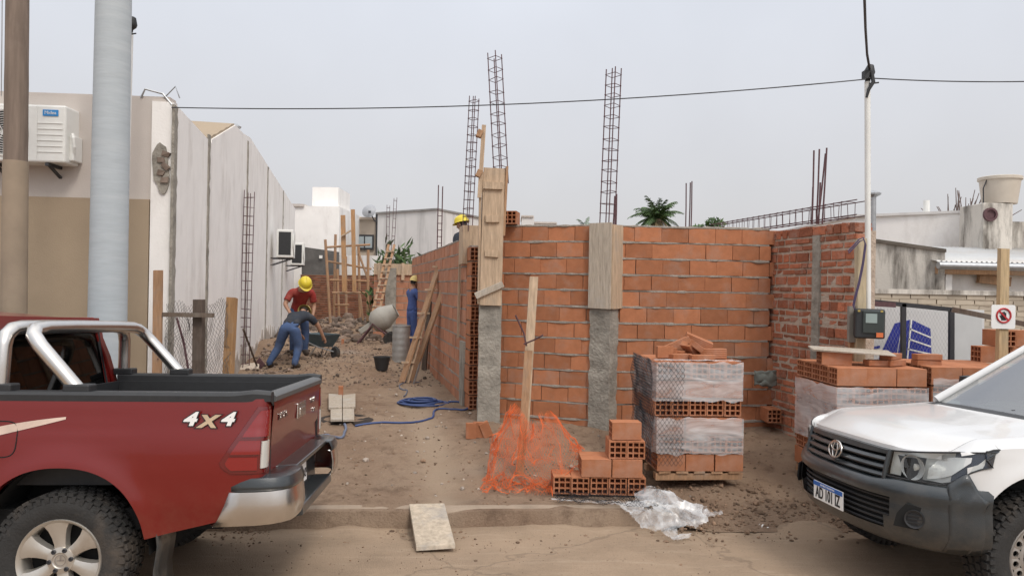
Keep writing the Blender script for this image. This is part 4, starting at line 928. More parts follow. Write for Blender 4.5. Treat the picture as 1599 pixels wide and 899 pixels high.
def wheel(par, cx, side, kind):
    s = -1 if side < 0 else 1
    e = bpy.data.objects.new('wheel', None); COL.objects.link(e); e.parent = par; e.location = (cx, s*.775, .385); e.rotation_euler = (0, 0, 0 if s < 0 else PI); e.empty_display_size = .1
    A = Matrix.Rotation(R(90), 4, 'X')           # lathe axis z -> -y (outwards for the near side)
    b = MB(); b.lathe([(.225, -.10), (.25, -.115), (.30, -.125), (.345, -.118), (.366, -.10), (.372, -.05), (.372, .05), (.366, .10), (.345, .118), (.30, .125), (.25, .115), (.225, .10)], 60, A, cap=False)
    rr = random.Random(5)
    for i in range(46):
        a = 2*PI*i/46
        for z0, dz, da in ((-.088, .045, 0), (-.030, .036, .5), (.030, .036, 0), (.088, .045, .5)):
            t = a+da*2*PI/46; b.box((.374*math.cos(t), z0 * -1, .374*math.sin(t)), (.019, dz, .036), Matrix.Rotation(-t, 3, 'Y') @ Matrix.Rotation(rr.uniform(-.2, .2), 3, 'X'))
        for z0 in (-.115, .115): t = a; b.box((.352*math.cos(t), z0 * -1, .352*math.sin(t)), (.034, .016, .024), Matrix.Rotation(-t, 3, 'Y'))
    b.build('tyre', M_tyre, e, smooth=40)
    rm = M_alloy if kind == 'alloy' else M_steel
    b = MB(); b.lathe([(.225, .10), (.237, .104), (.232, .112), (.218, .105), (.208, .07), (.203, -.08), (.225, -.1)], 48, A, cap=False); rim = b.build('rim', rm, e, smooth=50)
    b = MB(); b.lathe([(.205, .00), (0, .0)], 32, A, cap=False); b.build('brake_backing', M_gap, e)
    if kind == 'alloy':
        b = MB()
        for k in range(6):
            t0 = 2*PI*k/6+R(38)
            prof = []
            for r_, w, z in ((.05, .036, .082), (.09, .036, .082), (.13, .044, .086), (.17, .058, .092), (.205, .082, .098), (.222, .098, .100)): prof.append((r_, w, z))
            for dz, in ((0,),):
                top = []
                for r_, w, z in prof:
                    row = []
                    for q, zz in ((-1, z-.045), (-.86, z-.004), (-.3, z+.004), (.3, z+.004), (.86, z-.004), (1, z-.045)):
                        p = Vector((r_, q*w*1.0, 0)); c, s_ = math.cos(t0), math.sin(t0); row.append((p.x*c-p.y*s_, -zz, p.x*s_+p.y*c))
                    top.append(row)
                b.grid(top)
        b.build('spokes', rm, rim, smooth=35)
        b = MB(); b.lathe([(.078, .06), (.074, .088), (.045, .094), (.040, .088), (.02, .087), (0, .087)], 30, A, cap=False); b.build('hub', rm, rim, smooth=40)
        b = MB(); b.lathe([(.03, .0875), (.032, .091), (.028, .091)], 20, A, cap=False); b.box((0, -.090, .0), (.04, .003, .006)); b.box((0, -.090, .01), (.006, .003, .03)); b.build('cap_emblem', M_steel, rim)
        for k in range(6):
            t = 2*PI*k/6+R(8); b = MB(); b.lathe([(.013, .06), (.013, .097), (.009, .099), (.006, .092), (0, .092)], 10, Matrix.Translation((.060*math.cos(t), 0, .060*math.sin(t))) @ A); b.build('wheel_nut', M_dark, rim)
    else:
        # pressed steel disc with a ring of round holes
        b = MB(); NH = 16; r0, r1, zf = .128, .188, .058
        b.lathe([(.205, .03), (.200, .05), (r1, zf)], NH*4, A, cap=False); b.lathe([(r0, zf), (.11, .064), (.085, .05), (.07, .046)], NH*4, A, cap=False)
        for k in range(NH):
            a0, a1 = 2*PI*k/NH, 2*PI*(k+1)/NH; am = (a0+a1)/2; rmid = (r0+r1)/2; outer = []; inner = []; deep = []
            for i in range(16):
                th = 2*PI*i/16+PI/16; ca_, sa_ = math.cos(th), math.sin(th); sc = 1/max(abs(ca_), abs(sa_)); rr_ = rmid+(r1-r0)/2*ca_*sc; aa = am+(a1-a0)/2*sa_*sc
                outer.append((rr_*math.cos(aa), -zf, rr_*math.sin(aa)))
                ri = rmid+.0185*ca_; ai = am+.0185*sa_/rmid; inner.append((ri*math.cos(ai), -zf-.003, ri*math.sin(ai))); deep.append((ri*math.cos(ai), -zf+.012, ri*math.sin(ai)))
            b.add(outer+inner+deep, [(i, (i+1) % 16, 16+(i+1) % 16, 16+i) for i in range(16)]+[(16+i, 16+(i+1) % 16, 32+(i+1) % 16, 32+i) for i in range(16)])
        b.build('disc', rm, rim, smooth=30)
        b = MB(); b.lathe([(.07, .03), (.07, .075), (.055, .10), (.052, .125), (.045, .13), (0, .13)], 24, A, cap=False); b.build('hub', M_dark, rim, smooth=40)
        for k in range(6):
            t = 2*PI*k/6; b = MB(); b.lathe([(.013, .04), (.013, .068), (0, .07)], 8, Matrix.Translation((.092*math.cos(t), 0, .092*math.sin(t))) @ A); b.build('wheel_nut', M_dark, rim)
    return e

def ring_bar(mb, pts, r_=.004, n=6): mb.tube(pts, r_, n)

def pickup(name, label, loc, rot, M_body, kind, grey_front, rollbar):
    T = thing(name, label, 'pickup truck', loc, rot)
    B = lambda mb, nm, m=M_body, **k: mb.build(nm, m, T, **({'smooth': 35} | k))
    # ---- sides
    def fen_in(x):
        if x < -3.93: return []
        e = hood_z(x, .755)+.001; y = min(.76, halfw(x)-.10)
        zt = fz(x); yo = ysurf(x, zt)
        return [(x, -(yo*.62+y*.38), zt+(e-zt)*.72), (x, -(yo*.25+y*.75), zt+(e-zt)*.97), (x, -y, e), (x, -y+.004, e-.03)]
    def fz(x): return float(hood_edge(x))-.045
    def fen_top(x): return fz(x)
    # front fender: starts behind the headlamp
    LB = [(-3.60, .93), (-3.515, .961), (-3.475, .995), (-3.43, 1.022), (-3.39, 1.045)]
    def lampbot(x):
        for (a_, p_), (b_, q_) in zip(LB, LB[1:]):
            if x <= b_: return p_+(q_-p_)*max(0, (x-a_)/(b_-a_))
        return 1.045
    fm_ = side_panel(-3.385, -2.42, fen_top, 16, fen_in)
    P = []
    for i in range(9):                       # the lip of the fender above the lamp, and the cheek below it
        x = -3.60+.215*i/8; row = [(x, -ysurf(x, 1.0)+.004, 1.012+.05*(i/8)), (x, -ysurf(x, 1.0)+.012, fz(x))]+fen_in(x); P.append(row)
    fm_.grid(P); fm_.grid([[(x, -ysurf(x, z), z) for z in [(lambda a_, e_: a_+(e_-a_)*k/8)(max(arch(x), .70), lampbot(x)+.004) for k in range(9)]] for x in [-3.575+.019*i for i in range(11)]])
    both(fm_, 'fender', M_body, T, smooth=40)
    door_top = lambda x: 1.145
    both(side_panel(-2.41, -1.30, door_top, 14, lambda x: [(x, -(ysurf(x, 1.145)-.03), 1.16)]), 'door', M_body, T, smooth=40)
    both(side_panel(-1.29, -.455, door_top, 14, lambda x: [(x, -(ysurf(x, 1.145)-.03), 1.16)]), 'door', M_body, T, smooth=40)
    for s in (-1, 1):
        for x in (-1.42, -.60):
            b = MB(); b.tube([(x-.10, s*(ysurf(x, 1.03)-.005), 1.03), (x-.085, s*(ysurf(x, 1.03)+.035), 1.035), (x+.06, s*(ysurf(x, 1.03)+.035), 1.04), (x+.085, s*(ysurf(x, 1.03)-.005), 1.04)], .014, 8); B(b, 'door_handle')
    # bedside with a rounded rear corner and its rear return
    mb = MB(); P = []
    cols = [(x, 0.0, 0) for x in xcols(-.445, 1.06)]
    ARC = [(1.06+.055*math.sin(R(a)), .055*(1-math.cos(R(a)))) for a in (18, 36, 54, 72, 90)]
    cols += [(x, dy, 1) for x, dy in ARC]+[(1.118, .09, 1), (1.118, .135, 1)]
    for x, dy, c in cols:
        xe = min(x, 1.06); zl = max(sill(x), arch(x)); zt = 1.30
        row = [(x, -(ysurf(xe, zl)-dy-.07), zl+.004)]
        for r_ in range(19):
            z = zl+(zt-zl)*r_/18; row.append((x-.10*max(0, .85-z)*(c), -(ysurf(xe, z)-dy), z))
        P.append(row)
    mb.grid(P); both(mb, 'bedside', M_body, T, smooth=40)
    # dark wheel housings
    for cx in (0, FX):
        mb = MB(); mb.grid([[(cx-.475*math.cos(PI*i/18), y, .40+.54*math.sin(PI*i/18)) for i in range(19)] for y in (-.83, -.45)]); mb.grid([[(cx-.475*math.cos(PI*i/18)*k, -.46, .40+.54*math.sin(PI*i/18)*k) for i in range(19)] for k in (1, .02)]); both(mb, 'wheel_housing', M_well, T)
    # chassis and axles
    b = MB()
    for y in (-.4, .4): b.beam((-3.7, y, .55), (1.1, y, .58), .09, .16)
    b.box((-1.3, 0, .58), (4.3, 1.45, .12)); b.build('chassis', M_well, T)
    for x in (0, FX):
        b = MB(); b.tube([(x, -.72, .385), (x, .72, .385)], .055, 10); b.lathe([(.0, -.14), (.14, -.06), (.14, .06), (0, .14)], 14, Matrix.Translation((x, .12, .385))); b.build('axle', M_dark, T)
    b = MB(); b.tube([(-.9, .35, .47), (.35, .42, .50), (.9, .45, .45)], .03, 8); b.build('exhaust', M_rust, T)
    # wheels
    for cx in (0, FX):
        for s in (-1, 1): wheel(T, cx, s, kind)
    # mud flaps
    for s in (-1, 1):
        b = MB(); P = []
        for i in range(7): z = .60-.42*i/6; P.append([(.50+.05*i/6+.02*math.sin(i), s*y, z) for y in (.60, .70, .80, .87)])
        b.grid(P); b.build('mud_flap', M_trim, T, smooth=40, solid=.008)
    # ---- hood
    mb = MB(); P = []; ny = 28
    for i in range(29):
        row = []
        for j in range(ny+1):
            q = -1+2*j/ny; y = q*.755; xf = superx(y*1.03)+nose_lean(.99)+.02; x = xf+(-2.73-.13*(1-q*q)-xf)*(i/28)**1.25; row.append((x, y, hood_z(x, y)))
        P.append(row)
    P.insert(0, [(x-.004, y, z-.035) for x, y, z in P[0]]); mb.grid(P); B(mb, 'hood', smooth=50)
    b = MB(); b.box((-3.2, 0, .86), (1.2, 1.3, .2)); b.build('engine_block', M_gap, T)
    # cowl and wipers
    b = MB(); b.grid([[(-2.75-.13*(1-(j/10-1)**2)+.15*i/3, (j/10-1)*.77, 1.142+.03*(1-(j/10-1)**2)+.012*i/3) for j in range(21)] for i in range(4)]); b.build('cowl', M_blackpl, T, smooth=50)
    for y0, y1 in ((-.18, .48), (.28, .76)):
        b = MB(); b.tube([(-2.70, -y0*1.0+.1, 1.165), (-2.68, -(y0+y1)/2, 1.195), (-2.58, -y1+.02, 1.21)], .009, 6); b.tube([(-2.67, -y0-.03, 1.20), (-2.58, -y1+.0, 1.215)], .007, 6); b.build('wiper', M_blackpl, T)
    # ---- cab above the belt
    def wsx(t, q): return -2.62+.96*t-.13*(1-q*q)*(1-.5*t)
    def wsy(t, q): return q*(.775-.155*t)
    def wsz(t): return 1.165+.60*t
    mb = MB(); mb.grid([[(wsx(t/8, q/10-1), wsy(t/8, q/10-1)*.94, wsz(t/8)) for q in range(21)] for t in range(9)]); mb.build('windscreen', M_glass, T, smooth=60)
    b = MB()
    for s in (-1, 1):
        P = []
        for t in range(9):
            f_ = t/8; x, y, z = wsx(f_, .94), wsy(f_, .965), wsz(f_); P.append(Vector((x, s*y, z+.006)))
        b.tube(P, [.036, .034, .032, .03, .03, .03, .03, .03, .03], 10)
    for s in (-1, 1):
        o = MB(); n = len(b.v)//2; 
    # split the pillars so that each is its own piece
    for k in range(2):
        o = MB(); n = len(b.v)//2; o.v = b.v[k*n:(k+1)*n]; o.f = [tuple(i-k*n for i in f) for f in b.f if k*n <= f[0] < (k+1)*n]; o.mi = [0]*len(o.f); o.build('front_pillar', M_body, T, smooth=50)
    roofx0, roofx1 = -1.67, -.62
    mb = MB(); P = []
    for i in range(15):
        x = roofx0+(roofx1-roofx0)*i/14; hz = 1.765+.045*math.sin(PI*min(1, (i+3)/17)); row = []
        for j in range(21):
            q = -1+j/10; row.append((x-.07*(1-q*q)*(1-i/14), q*.655, hz-.055*abs(q)**4))
        P.append(row)
    P.append([(x+.03, y, z-.05) for x, y, z in P[-1]]); mb.grid(P); B(mb, 'roof', smooth=50)
    def cabside(z): t = (z-1.15)/.60; return .85-.205*t-.02*t*(1-t)
    for s in (-1, 1):
        for (xa0, xa1, xb0, xb1) in ((-2.42, -1.64, -1.33, -1.33), (-1.25, -1.25, -.62, -.72)):
            mb = MB(); P = []
            for i in range(7):
                t = i/6; z = 1.16+.52*t; P.append([(xa0+(xa1-xa0)*t+((xb0+(xb1-xb0)*t)-(xa0+(xa1-xa0)*t))*j/6, s*(cabside(z)-.008), z) for j in range(7)])
            mb.grid(P); mb.build('side_window', M_glassd, T, smooth=60)
        b = MB(); b.prism([(-1.33, s*cabside(1.15), 1.15), (-1.24, s*cabside(1.15), 1.15), (-1.24, s*cabside(1.70), 1.70), (-1.33, s*cabside(1.70), 1.70)], (0, -s*.03, 0)); b.build('door_pillar', M_blackpl, T)
        b = MB(); b.prism([(-.64, s*cabside(1.15), 1.15), (-.45, s*cabside(1.15), 1.15), (-.50, s*cabside(1.48), 1.48), (-.58, s*cabside(1.76), 1.76), (-.74, s*cabside(1.76), 1.76)], (0, -s*.09, 0)); b.build('rear_pillar', M_body, T, bevel=.012)
        b = MB(); b.beam((-1.72, s*.655, 1.725), (-.60, s*.655, 1.735), .05, .08); b.build('roof_rail', M_body, T, bevel=.015)
    # rear of the cab
    mb = MB(); P = [[(-.47-.0*0-.11*max(0, (z-1.2)/.55)+.0, q*.70*(1-.12*max(0, (z-1.2)/.55)), z) for q in [-1+.1*k for k in range(21)]] for z in (.75, .95, 1.15, 1.20)]; mb.grid(P); B(mb, 'cab_rear')
    mb = MB(); mb.grid([[(-.47-.11*max(0, (z-1.2)/.55), q*.62, z) for q in (-1, -.5, 0, .5, 1)] for z in (1.21, 1.35, 1.5, 1.66)]); mb.build('rear_window', M_glassd, T, smooth=60)
    b = MB()
    fr = lambda y, z: (-.465-.11*max(0, (z-1.2)/.55), y, z)
    b.tube([fr(-.63, 1.2), fr(.63, 1.2), fr(.61, 1.67), fr(-.61, 1.67)], .018, 8, closed=True); b.build('window_seal', M_blackpl, T)
    b = MB(); b.grid([[fr(q*.68, z) for q in (-1, 0, 1)] for z in (1.67, 1.72, 1.77)]); b.build('roof_back', M_body, T)
    for s in (-1, 1):
        b = MB(); b.grid([[fr(s*(.61+.085*i), z) for i in (0, 1)] for z in (1.2, 1.45, 1.67, 1.75)]); b.build('rear_corner', M_body, T)
    # cab inside
    b = MB(); b.box((-1.4, 0, .86), (1.9, 1.5, .06)); b.box((-2.18, 0, 1.04), (.40, 1.45, .20)); b.build('dashboard', M_int, T)
    for (x, y) in ((-1.55, -.36), (-1.55, .36), (-1.02, -.33), (-1.02, .33)):
        b = MB(); b.box((x-.12, y, 1.0), (.5, .52, .16)); b.box((x+.18, y, 1.26), (.14, .5, .5), Matrix.Rotation(R(12), 3, 'Y')); b.box((x+.25, y, 1.56), (.10, .28, .16)); b.build('cab_seat', M_int, T, bevel=.03)
    b = MB(); Mx = Matrix.Translation((-1.92, -.36, 1.16)) @ Matrix.Rotation(R(-65), 4, 'Y'); b.tube([Mx @ Vector((.185*math.cos(2*PI*i/24), .185*math.sin(2*PI*i/24), 0)) for i in range(24)], .014, 6, closed=True); b.build('steering_wheel', M_int, T)
    b = MB(); b.grid([[(x, y, 1.735) for y in (-.6, 0, .6)] for x in (-1.6, -1.1, -.62)]); b.build('headlining', mat('headlining', (.30, .29, .27), .9), T)
    # door mirrors
    for s in (-1, 1):
        b = MB(); b.tube([(-2.12, s*.84, 1.17), (-2.13, s*.95, 1.20)], [.04, .03], 8); b.lathe([(0, -.10), (.075, -.09), (.09, 0), (.075, .09), (0, .10)], 14, Matrix.Translation((-2.14, s*1.02, 1.24)) @ Matrix.Diagonal((.8, 1.1, 1.2, 1))); b.build('door_mirror', M_blackpl if grey_front else M_body, T, smooth=50)
    # ---- load bed
    b = MB(); b.box((.34, 0, .80), (1.55, 1.40, .04)); b.build('bed_floor', M_blackpl, T)
    for s in (-1, 1):
        b = MB(); b.box((.34, s*.715, 1.03), (1.55, .03, .50)); b.build('bed_liner', M_blackpl, T)
    b = MB(); b.box((-.43, 0, 1.03), (.03, 1.42, .50)); b.build('bed_front', M_blackpl, T)
    for s in (-1, 1):
        b = MB(); P = []
        for i in range(33):
            x = -.445+1.575*i/32; e = max(0, (x-1.0)/.13); yo = ysurf(min(x, 1.06), 1.30)+.004-.03*e*e; lift = .012*math.exp(-((x-1.04)/.07)**2)
            P.append([(x, s*yo, 1.283), (x, s*(yo+.002), 1.318+lift), (x, s*(yo-.014), 1.336+lift), (x, s*.745, 1.336+lift), (x, s*.73, 1.322+lift), (x, s*.728, 1.25)])
        b.grid(P); b.add(P[-1], [tuple(range(6))]); b.add(P[0], [tuple(range(6))]); b.build('bed_rail', M_blackpl, T, smooth=40)
    # tailgate
    mb = MB(); P = []
    prof = [(1.085, .735), (1.105, .735), (1.118, .75), (1.112, .86), (1.108, .97), (1.118, 1.0), (1.122, 1.12), (1.128, 1.22), (1.132, 1.262), (1.122, 1.283)]
    for x, z in prof:
        P.append([(x-.025*abs(q)**6*0, q*.722, z) for q in [-1+.1*k for k in range(21)]])
    mb.grid(P); mb.box((1.075, 0, 1.0), (.05, 1.42, .54)); tg = B(mb, 'tailgate', smooth=40)
    b = MB(); P = []
    for k in range(21):
        q = -1+.1*k; P.append([(1.045, q*.725, 1.27), (1.05, q*.725, 1.312), (1.075, q*.725, 1.326), (1.122, q*.725, 1.322), (1.142, q*.725, 1.305), (1.142, q*.725, 1.278), (1.12, q*.725, 1.27)])
    b.grid(P); b.add(P[0], [tuple(range(7))]); b.add(P[-1], [tuple(range(7))]); b.build('tailgate_cap', mat('cap_plastic', (.085, .085, .085), .5, .1, 8), tg, smooth=40)
    b = MB(); b.box((1.13, 0.05, 1.145), (.014, .26, .105)); b.box((1.138, .05, 1.135), (.012, .15, .05)); b.build('handle', M_chrome, tg, bevel=.006)
    rotT = Matrix(((0, 0, 1, 0), (1, 0, 0, 0), (0, 1, 0, 0), (0, 0, 0, 1)))    # text plane facing +x, reading along +y
    text_mesh('TOYOTA', 'lettering', M_chrome, tg, Matrix.Translation((1.127, -.48, 1.165)) @ rotT, .058, .003)
    text_mesh('HILUX', 'lettering', M_chrome, tg, Matrix.Translation((1.127, .47, 1.17)) @ rotT, .058, .003)
    text_mesh('SRV', 'lettering', M_chrome, tg, Matrix.Translation((1.127, .52, 1.09)) @ rotT, .04, .003)
    # tail lamps wrap round the corner
    def tail_pt(s_, z, off):       # s_: length along the skin from x=.80, going round the corner
        if s_ < .26: x, dy, nx, nyv = .80+s_, 0, 0, 1
        elif s_ < .26+.0864: a = (s_-.26)/.055; x, dy, nx, nyv = 1.06+.055*math.sin(a), .055*(1-math.cos(a)), math.sin(a), math.cos(a)
        else: x, dy, nx, nyv = 1.115, .055+(s_-.3464), 1, 0
        return (x+nx*off, -(ysurf(min(x, 1.06), z)-dy+nyv*off), z)
    def lamp(zr, sl, sr, off, nm, m, par, n=14, c=16):
        mb = MB(); P = []
        for i in range(n+1):
            z = zr[0]+(zr[1]-zr[0])*i/n; a, e = sl(z), sr(z); P.append([tail_pt(a+(e-a)*j/c, z, off) for j in range(c+1)])
        edge = lambda p, k: p
        rim = [[tail_pt(sl(zr[0]+(zr[1]-zr[0])*i/n)-.004, zr[0]+(zr[1]-zr[0])*i/n, 0)]+P[i]+[tail_pt(sr(zr[0]+(zr[1]-zr[0])*i/n)+.002, zr[0]+(zr[1]-zr[0])*i/n, 0)] for i in range(n+1)]
        mb.grid(rim); res = []
        for sg in (0, 1):
            q = MB(); q.v = [(x, y if sg == 0 else -y, z) for x, y, z in mb.v]; q.f = list(mb.f); q.mi = list(mb.mi); res.append(q.build(nm, m, par[sg] if par else T, smooth=40))
        return res
    def SL(z):
        if z < .94: return .085+.06*((.94-z)/.06)**2
        return .085+.195*((z-.94)/.315)
    SRr = lambda z: .372
    base = lamp((.875, 1.255), lambda z: SL(z)-.012, lambda z: .378, .006, 'tail_lamp', M_lensd, None, 18)
    lamp((1.085, 1.235), lambda z: SL(z)+.018, lambda z: .366, .012, 'lens', M_lens, base)
    lamp((.985, 1.065), lambda z: SL(z)+.018, lambda z: .29, .012, 'lens', M_lens, base)
    lamp((.895, .97), lambda z: SL(z)+.022, lambda z: .28, .012, 'lens', M_lens, base)
    lamp((.905, 1.06), lambda z: .298+.02*(z-.9), lambda z: .366, .013, 'reverse_lens', M_clear, base)
    # rear bumper: bright corners, black step and centre
    for s in (-1, 1):
        path = [(.93, .885), (1.0, .892), (1.08, .895), (1.16, .885), (1.225, .855), (1.262, .80), (1.275, .72), (1.278, .60), (1.27, .50)]
        mb = MB(); P = []
        for i, (x, y) in enumerate(path):
            up = .02*min(1, i/4); sk = -.09*max(0, 1-i/2.0); P.append([(x-.03+sk, s*(y-.05), .575+up), (x+sk, s*(y-.012), .572+up), (x+.012+sk*.75, s*(y+.006), .62+up), (x+.012+sk*.35, s*(y+.008), .70), (x+.0, s*(y), .765+up*.5), (x-.02, s*(y-.03), .775+up*.5)])
        mb.grid(P); mb.build('bumper_corner', M_chrome, T, smooth=45, solid=.006)
        mb = MB(); P = []
        for i, (x, y) in enumerate(path): P.append([(x+.004, s*(y-.006), .772+.008*min(1, i/4)), (x+.006, s*(y-.004), .80), (x-.012, s*(y-.02), .845-.0*i), (x-.05, s*(y-.06), .855), (x-.15, s*(y-.17), .855)])
        mb.grid(P); mb.build('bumper_pad', M_trim, T, smooth=40, solid=.006)
    b = MB(); b.prism([(1.10, -.56, .86), (1.235, -.50, .86), (1.235, .50, .86), (1.10, .56, .86)], (0, 0, -.03)); b.prism([(1.11, -.5, .83), (1.14, -.5, .83), (1.16, -.5, .55), (1.11, -.5, .55)], (0, 1.0, 0)); b.prism([(1.12, -.52, .60), (1.27, -.50, .60), (1.275, -.50, .54), (1.12, -.52, .52)], (0, 1.03, 0)); b.build('bumper_step', M_trim, T, bevel=.008)
    pl = MB(); pl.box((1.172, -.14, .72), (.01, .40, .13), Matrix.Rotation(R(-4), 3, 'Y')); pl = pl.build('number_plate', M_plate, T)
    text_mesh('AC 563 XP' if rollbar else 'AD 101 IZ', 'lettering', M_ink, pl, Matrix.Translation((1.1795, -.14, .708)) @ Matrix.Rotation(R(-4), 4, 'Y') @ rotT, .085, .001)
    # ---- nose
    def fpt(y, z, off=0.0):        # point of the nose skin
        q = min(1, abs(y)/.9); x = superx(y)+nose_lean(z); d = Vector((x+3.2, y*.9, 0)).normalized(); return Vector((x+d.x*off, y+d.y*off, z))
    YS = lambda y0, y1, n: [y0+(y1-y0)*i/n for i in range(n+1)]
    def skin(rows, ys, nm, m, par=T, solid=0, sm_=45):
        """rows: list of (z or z(y), offset or offset(y))"""
        mb = MB(); P = []
        for zf, of in rows: P.append([fpt(y, zf(y) if callable(zf) else zf, of(y) if callable(of) else of) for y in ys])
        mb.grid(P); return mb.build(nm, m, par, smooth=sm_, solid=solid)
    bm_ = M_trim if grey_front else M_body
    th = [(-1+2*i/56) for i in range(57)]; ysb = [.8985*math.sin(t*PI/2)*(1 if abs(t) < 2 else 1) for t in th]
    # extend the bumper back along the sides to the wheel arch
    def bump_pt(i, z, off):
        y = ysb[i]; return fpt(y, z, off)
    topz = lambda y: .805+.02*sm((abs(y)-.40)/.2)
    mb = MB(); P = []
    rows = [(.40, -.12), (.405, -.05), (.44, -.012), (.50, .022), (.58, .030), (.66, .024), (.70, .022), (.735, .034), (.765, .032), (.79, .018), (.80, -.01), (.80, -.05)]
    for z, of in rows:
        row = []
        for side in (-1,):
            for x in (-3.49, -3.44, -3.40, -3.37): pass
        for y in ysb: row.append(fpt(y, z if z < .77 else z+.02*float(sm((abs(y)-.40)/.2)), of-.006*(abs(y) > .85)))
        # returns along the flanks
        def fl(s, x): 
            zz = z if z < .77 else z+.02; zz2 = min(zz, .74)
            return Vector((x, s*(.9+(of if of > -.04 else -.05)*(.6)+pz(zz)*.6), zz2))
        row = row[1:-1]
        P.append(row)
    # open the lower air intake: leave its faces out of the sheet
    a, nb_ = len(P), len(P[0]); o0 = len(mb.v); mb.v += [tuple(q) for r_ in P for q in r_]
    def in_intake(i, j):
        y = (P[i][j][1]+P[i][j+1][1])/2; zc = (P[i][j][2]+P[i+1][j][2])/2
        return .50 <= zc <= .70 and abs(y) < .50+.35*(zc-.50)*-.0+.10*((zc-.50)/.2)
    for i in range(a-1):
        for j in range(nb_-1):
            if not in_intake(i, j): mb.f.append((i*nb_+j, i*nb_+j+1, (i+1)*nb_+j+1, (i+1)*nb_+j)); mb.mi.append(0)
    fb = mb.build('front_bumper', bm_, T, smooth=50)
    skin([(.49, -.05), (.71, -.05)], YS(-.66, .66, 20), 'intake_back', M_gap, fb)
    for z in (.505, .54, .575, .61, .645, .68):
        b = MB(); b.tube([fpt(y, z, -.012) for y in YS(-.60, .60, 20)], .008, 6); b.build('intake_slat', M_blackpl, fb)
    # bumper flank up to the wheel arch
    BO = [(.42, -.035), (.44, -.012), (.50, .022), (.58, .030), (.66, .024), (.70, .022), (.735, .034), (.765, .032), (.80, .012), (.97, .008)]
    def boff(z):
        for (a_, p_), (b_, q_) in zip(BO, BO[1:]):
            if z <= b_: return p_+(q_-p_)*max(0, (z-a_)/(b_-a_))
        return .008
    for s in (-1, 1):
        mb = MB(); P = []
        for i in range(13):
            x = -3.47-.0+ (.0)*i; z = 0
        xsF = [-3.68+.0175*i for i in range(11)]
        for x in xsF:
            zl = .42 if x < -3.55 else .42; zt = min(.905, .826+.135*float(sm((min(halfw(x), .89)-.80)/.11))-.003) if x < -3.575 else .905-.15*min(1, (x+3.575)/.075); row = []
            for r_ in range(11):
                z = zl+(zt-zl)*r_/10; xx = x+.035*math.sin(PI*r_/10)*0
                ylim = max(halfw(x)+boff(z)+.004, ysurf(x, z)+.012); row.append((x, s*ylim, z))
            P.append(row)
        # follow the wheel arch
        for k in range(8):
            zz0 = .42; x = -3.455+ .0
        row = []
        for r_ in range(11):
            z = .42+.325*r_/10; q = min(1, abs((z-.385)/.53)); xa = FX-.47*(1-q**2.3)**(1/2.3)-.012; xa = max(xa, -3.60); row.append((xa, s*max(halfw(xa)+boff(z)*.9+.002, ysurf(xa, z)+.012), z))
        P.append(row); mb.grid(P); mb.build('bumper_flank', bm_, T, smooth=50, solid=.006)
    # fog lamp pockets
    for s in (-1, 1):
        c = fpt(s*.70, .60, .018)
        d = Vector((superx(s*.70)+3.2, s*.63, 0)).normalized(); zx = Vector((0, 0, 1)); xx = zx.cross(d).normalized()
        Mx = Matrix((xx, zx, d)).transposed().to_4x4(); Mx.translation = c
        b = MB(); b.prism([Mx @ Vector(q) for q in ((-.12, -.06, .002), (.09, -.068, .002), (.115, -.03, .002), (.085, .07, .002), (-.05, .085, .002), (-.10, .02, .002))], d*.010); pk = b.build('fog_pocket', M_gap, fb)
        b = MB(); b.lathe([(.056, .0), (.056, .026), (.046, .022), (.043, .014), (0, .014)], 20, Mx); 
        for k in (-.022, 0, .022): b.beam(Mx @ Vector((-.04, k, .018)), Mx @ Vector((.04, k, .018)), .006, .006)
        b.build('fog_cover', M_blackpl, pk, smooth=40)
    # grille
    gt = lambda y: .995-.01*(y/.45)**2; gy = .50
    skin([(.80, -.06), (.99, -.06)], YS(-gy, gy, 16), 'grille_back', M_gap)
    gr = skin([(.955, -.03), (.958, .004), (gt, .006), (lambda y: gt(y)+.006, -.03)], YS(-gy, gy, 20), 'grille', M_trim)
    for z in (.925, .875, .825):
        b = MB(); P = []
        for y in YS(-gy+.01, gy-.01, 20): P.append([fpt(y, z-.018, -.03), fpt(y, z-.016, .004), fpt(y, z-.004, .014), fpt(y, z+.012, -.002), fpt(y, z+.014, -.03)])
        b.grid(P); b.build('grille_bar', M_trim, gr, smooth=30)
    b = MB()
    for s in (-1, 1): b.tube([fpt(s*gy, .80, .0), fpt(s*(gy+.0), .88, .004), fpt(s*(gy+.005), .985, .002)], .016, 8)
    n = len(b.v)//2
    for k in range(2):
        o = MB(); o.v = b.v[k*n:(k+1)*n]; o.f = [tuple(i-k*n for i in f) for f in b.f if k*n <= f[0] < (k+1)*n]; o.mi = [0]*len(o.f); o.build('grille_edge', M_trim, gr, smooth=50)
    # badge: three ovals
    c = fpt(0, .902, .022); b = MB()
    def oval(cy, cz, ry, rzz, r_): b.tube([(c.x+nose_lean(c.z+cz+rzz*math.sin(2*PI*i/28))-nose_lean(c.z), c.y+cy+ry*math.cos(2*PI*i/28), c.z+cz+rzz*math.sin(2*PI*i/28)) for i in range(28)], r_, 6, closed=True)
    oval(0, 0, .082, .058, .0075); oval(0, .0, .028, .055, .0065); oval(0, .022, .056, .028, .0065); b.build('emblem', M_chrome, gr, smooth=60)
    # headlamps
    lin = .512
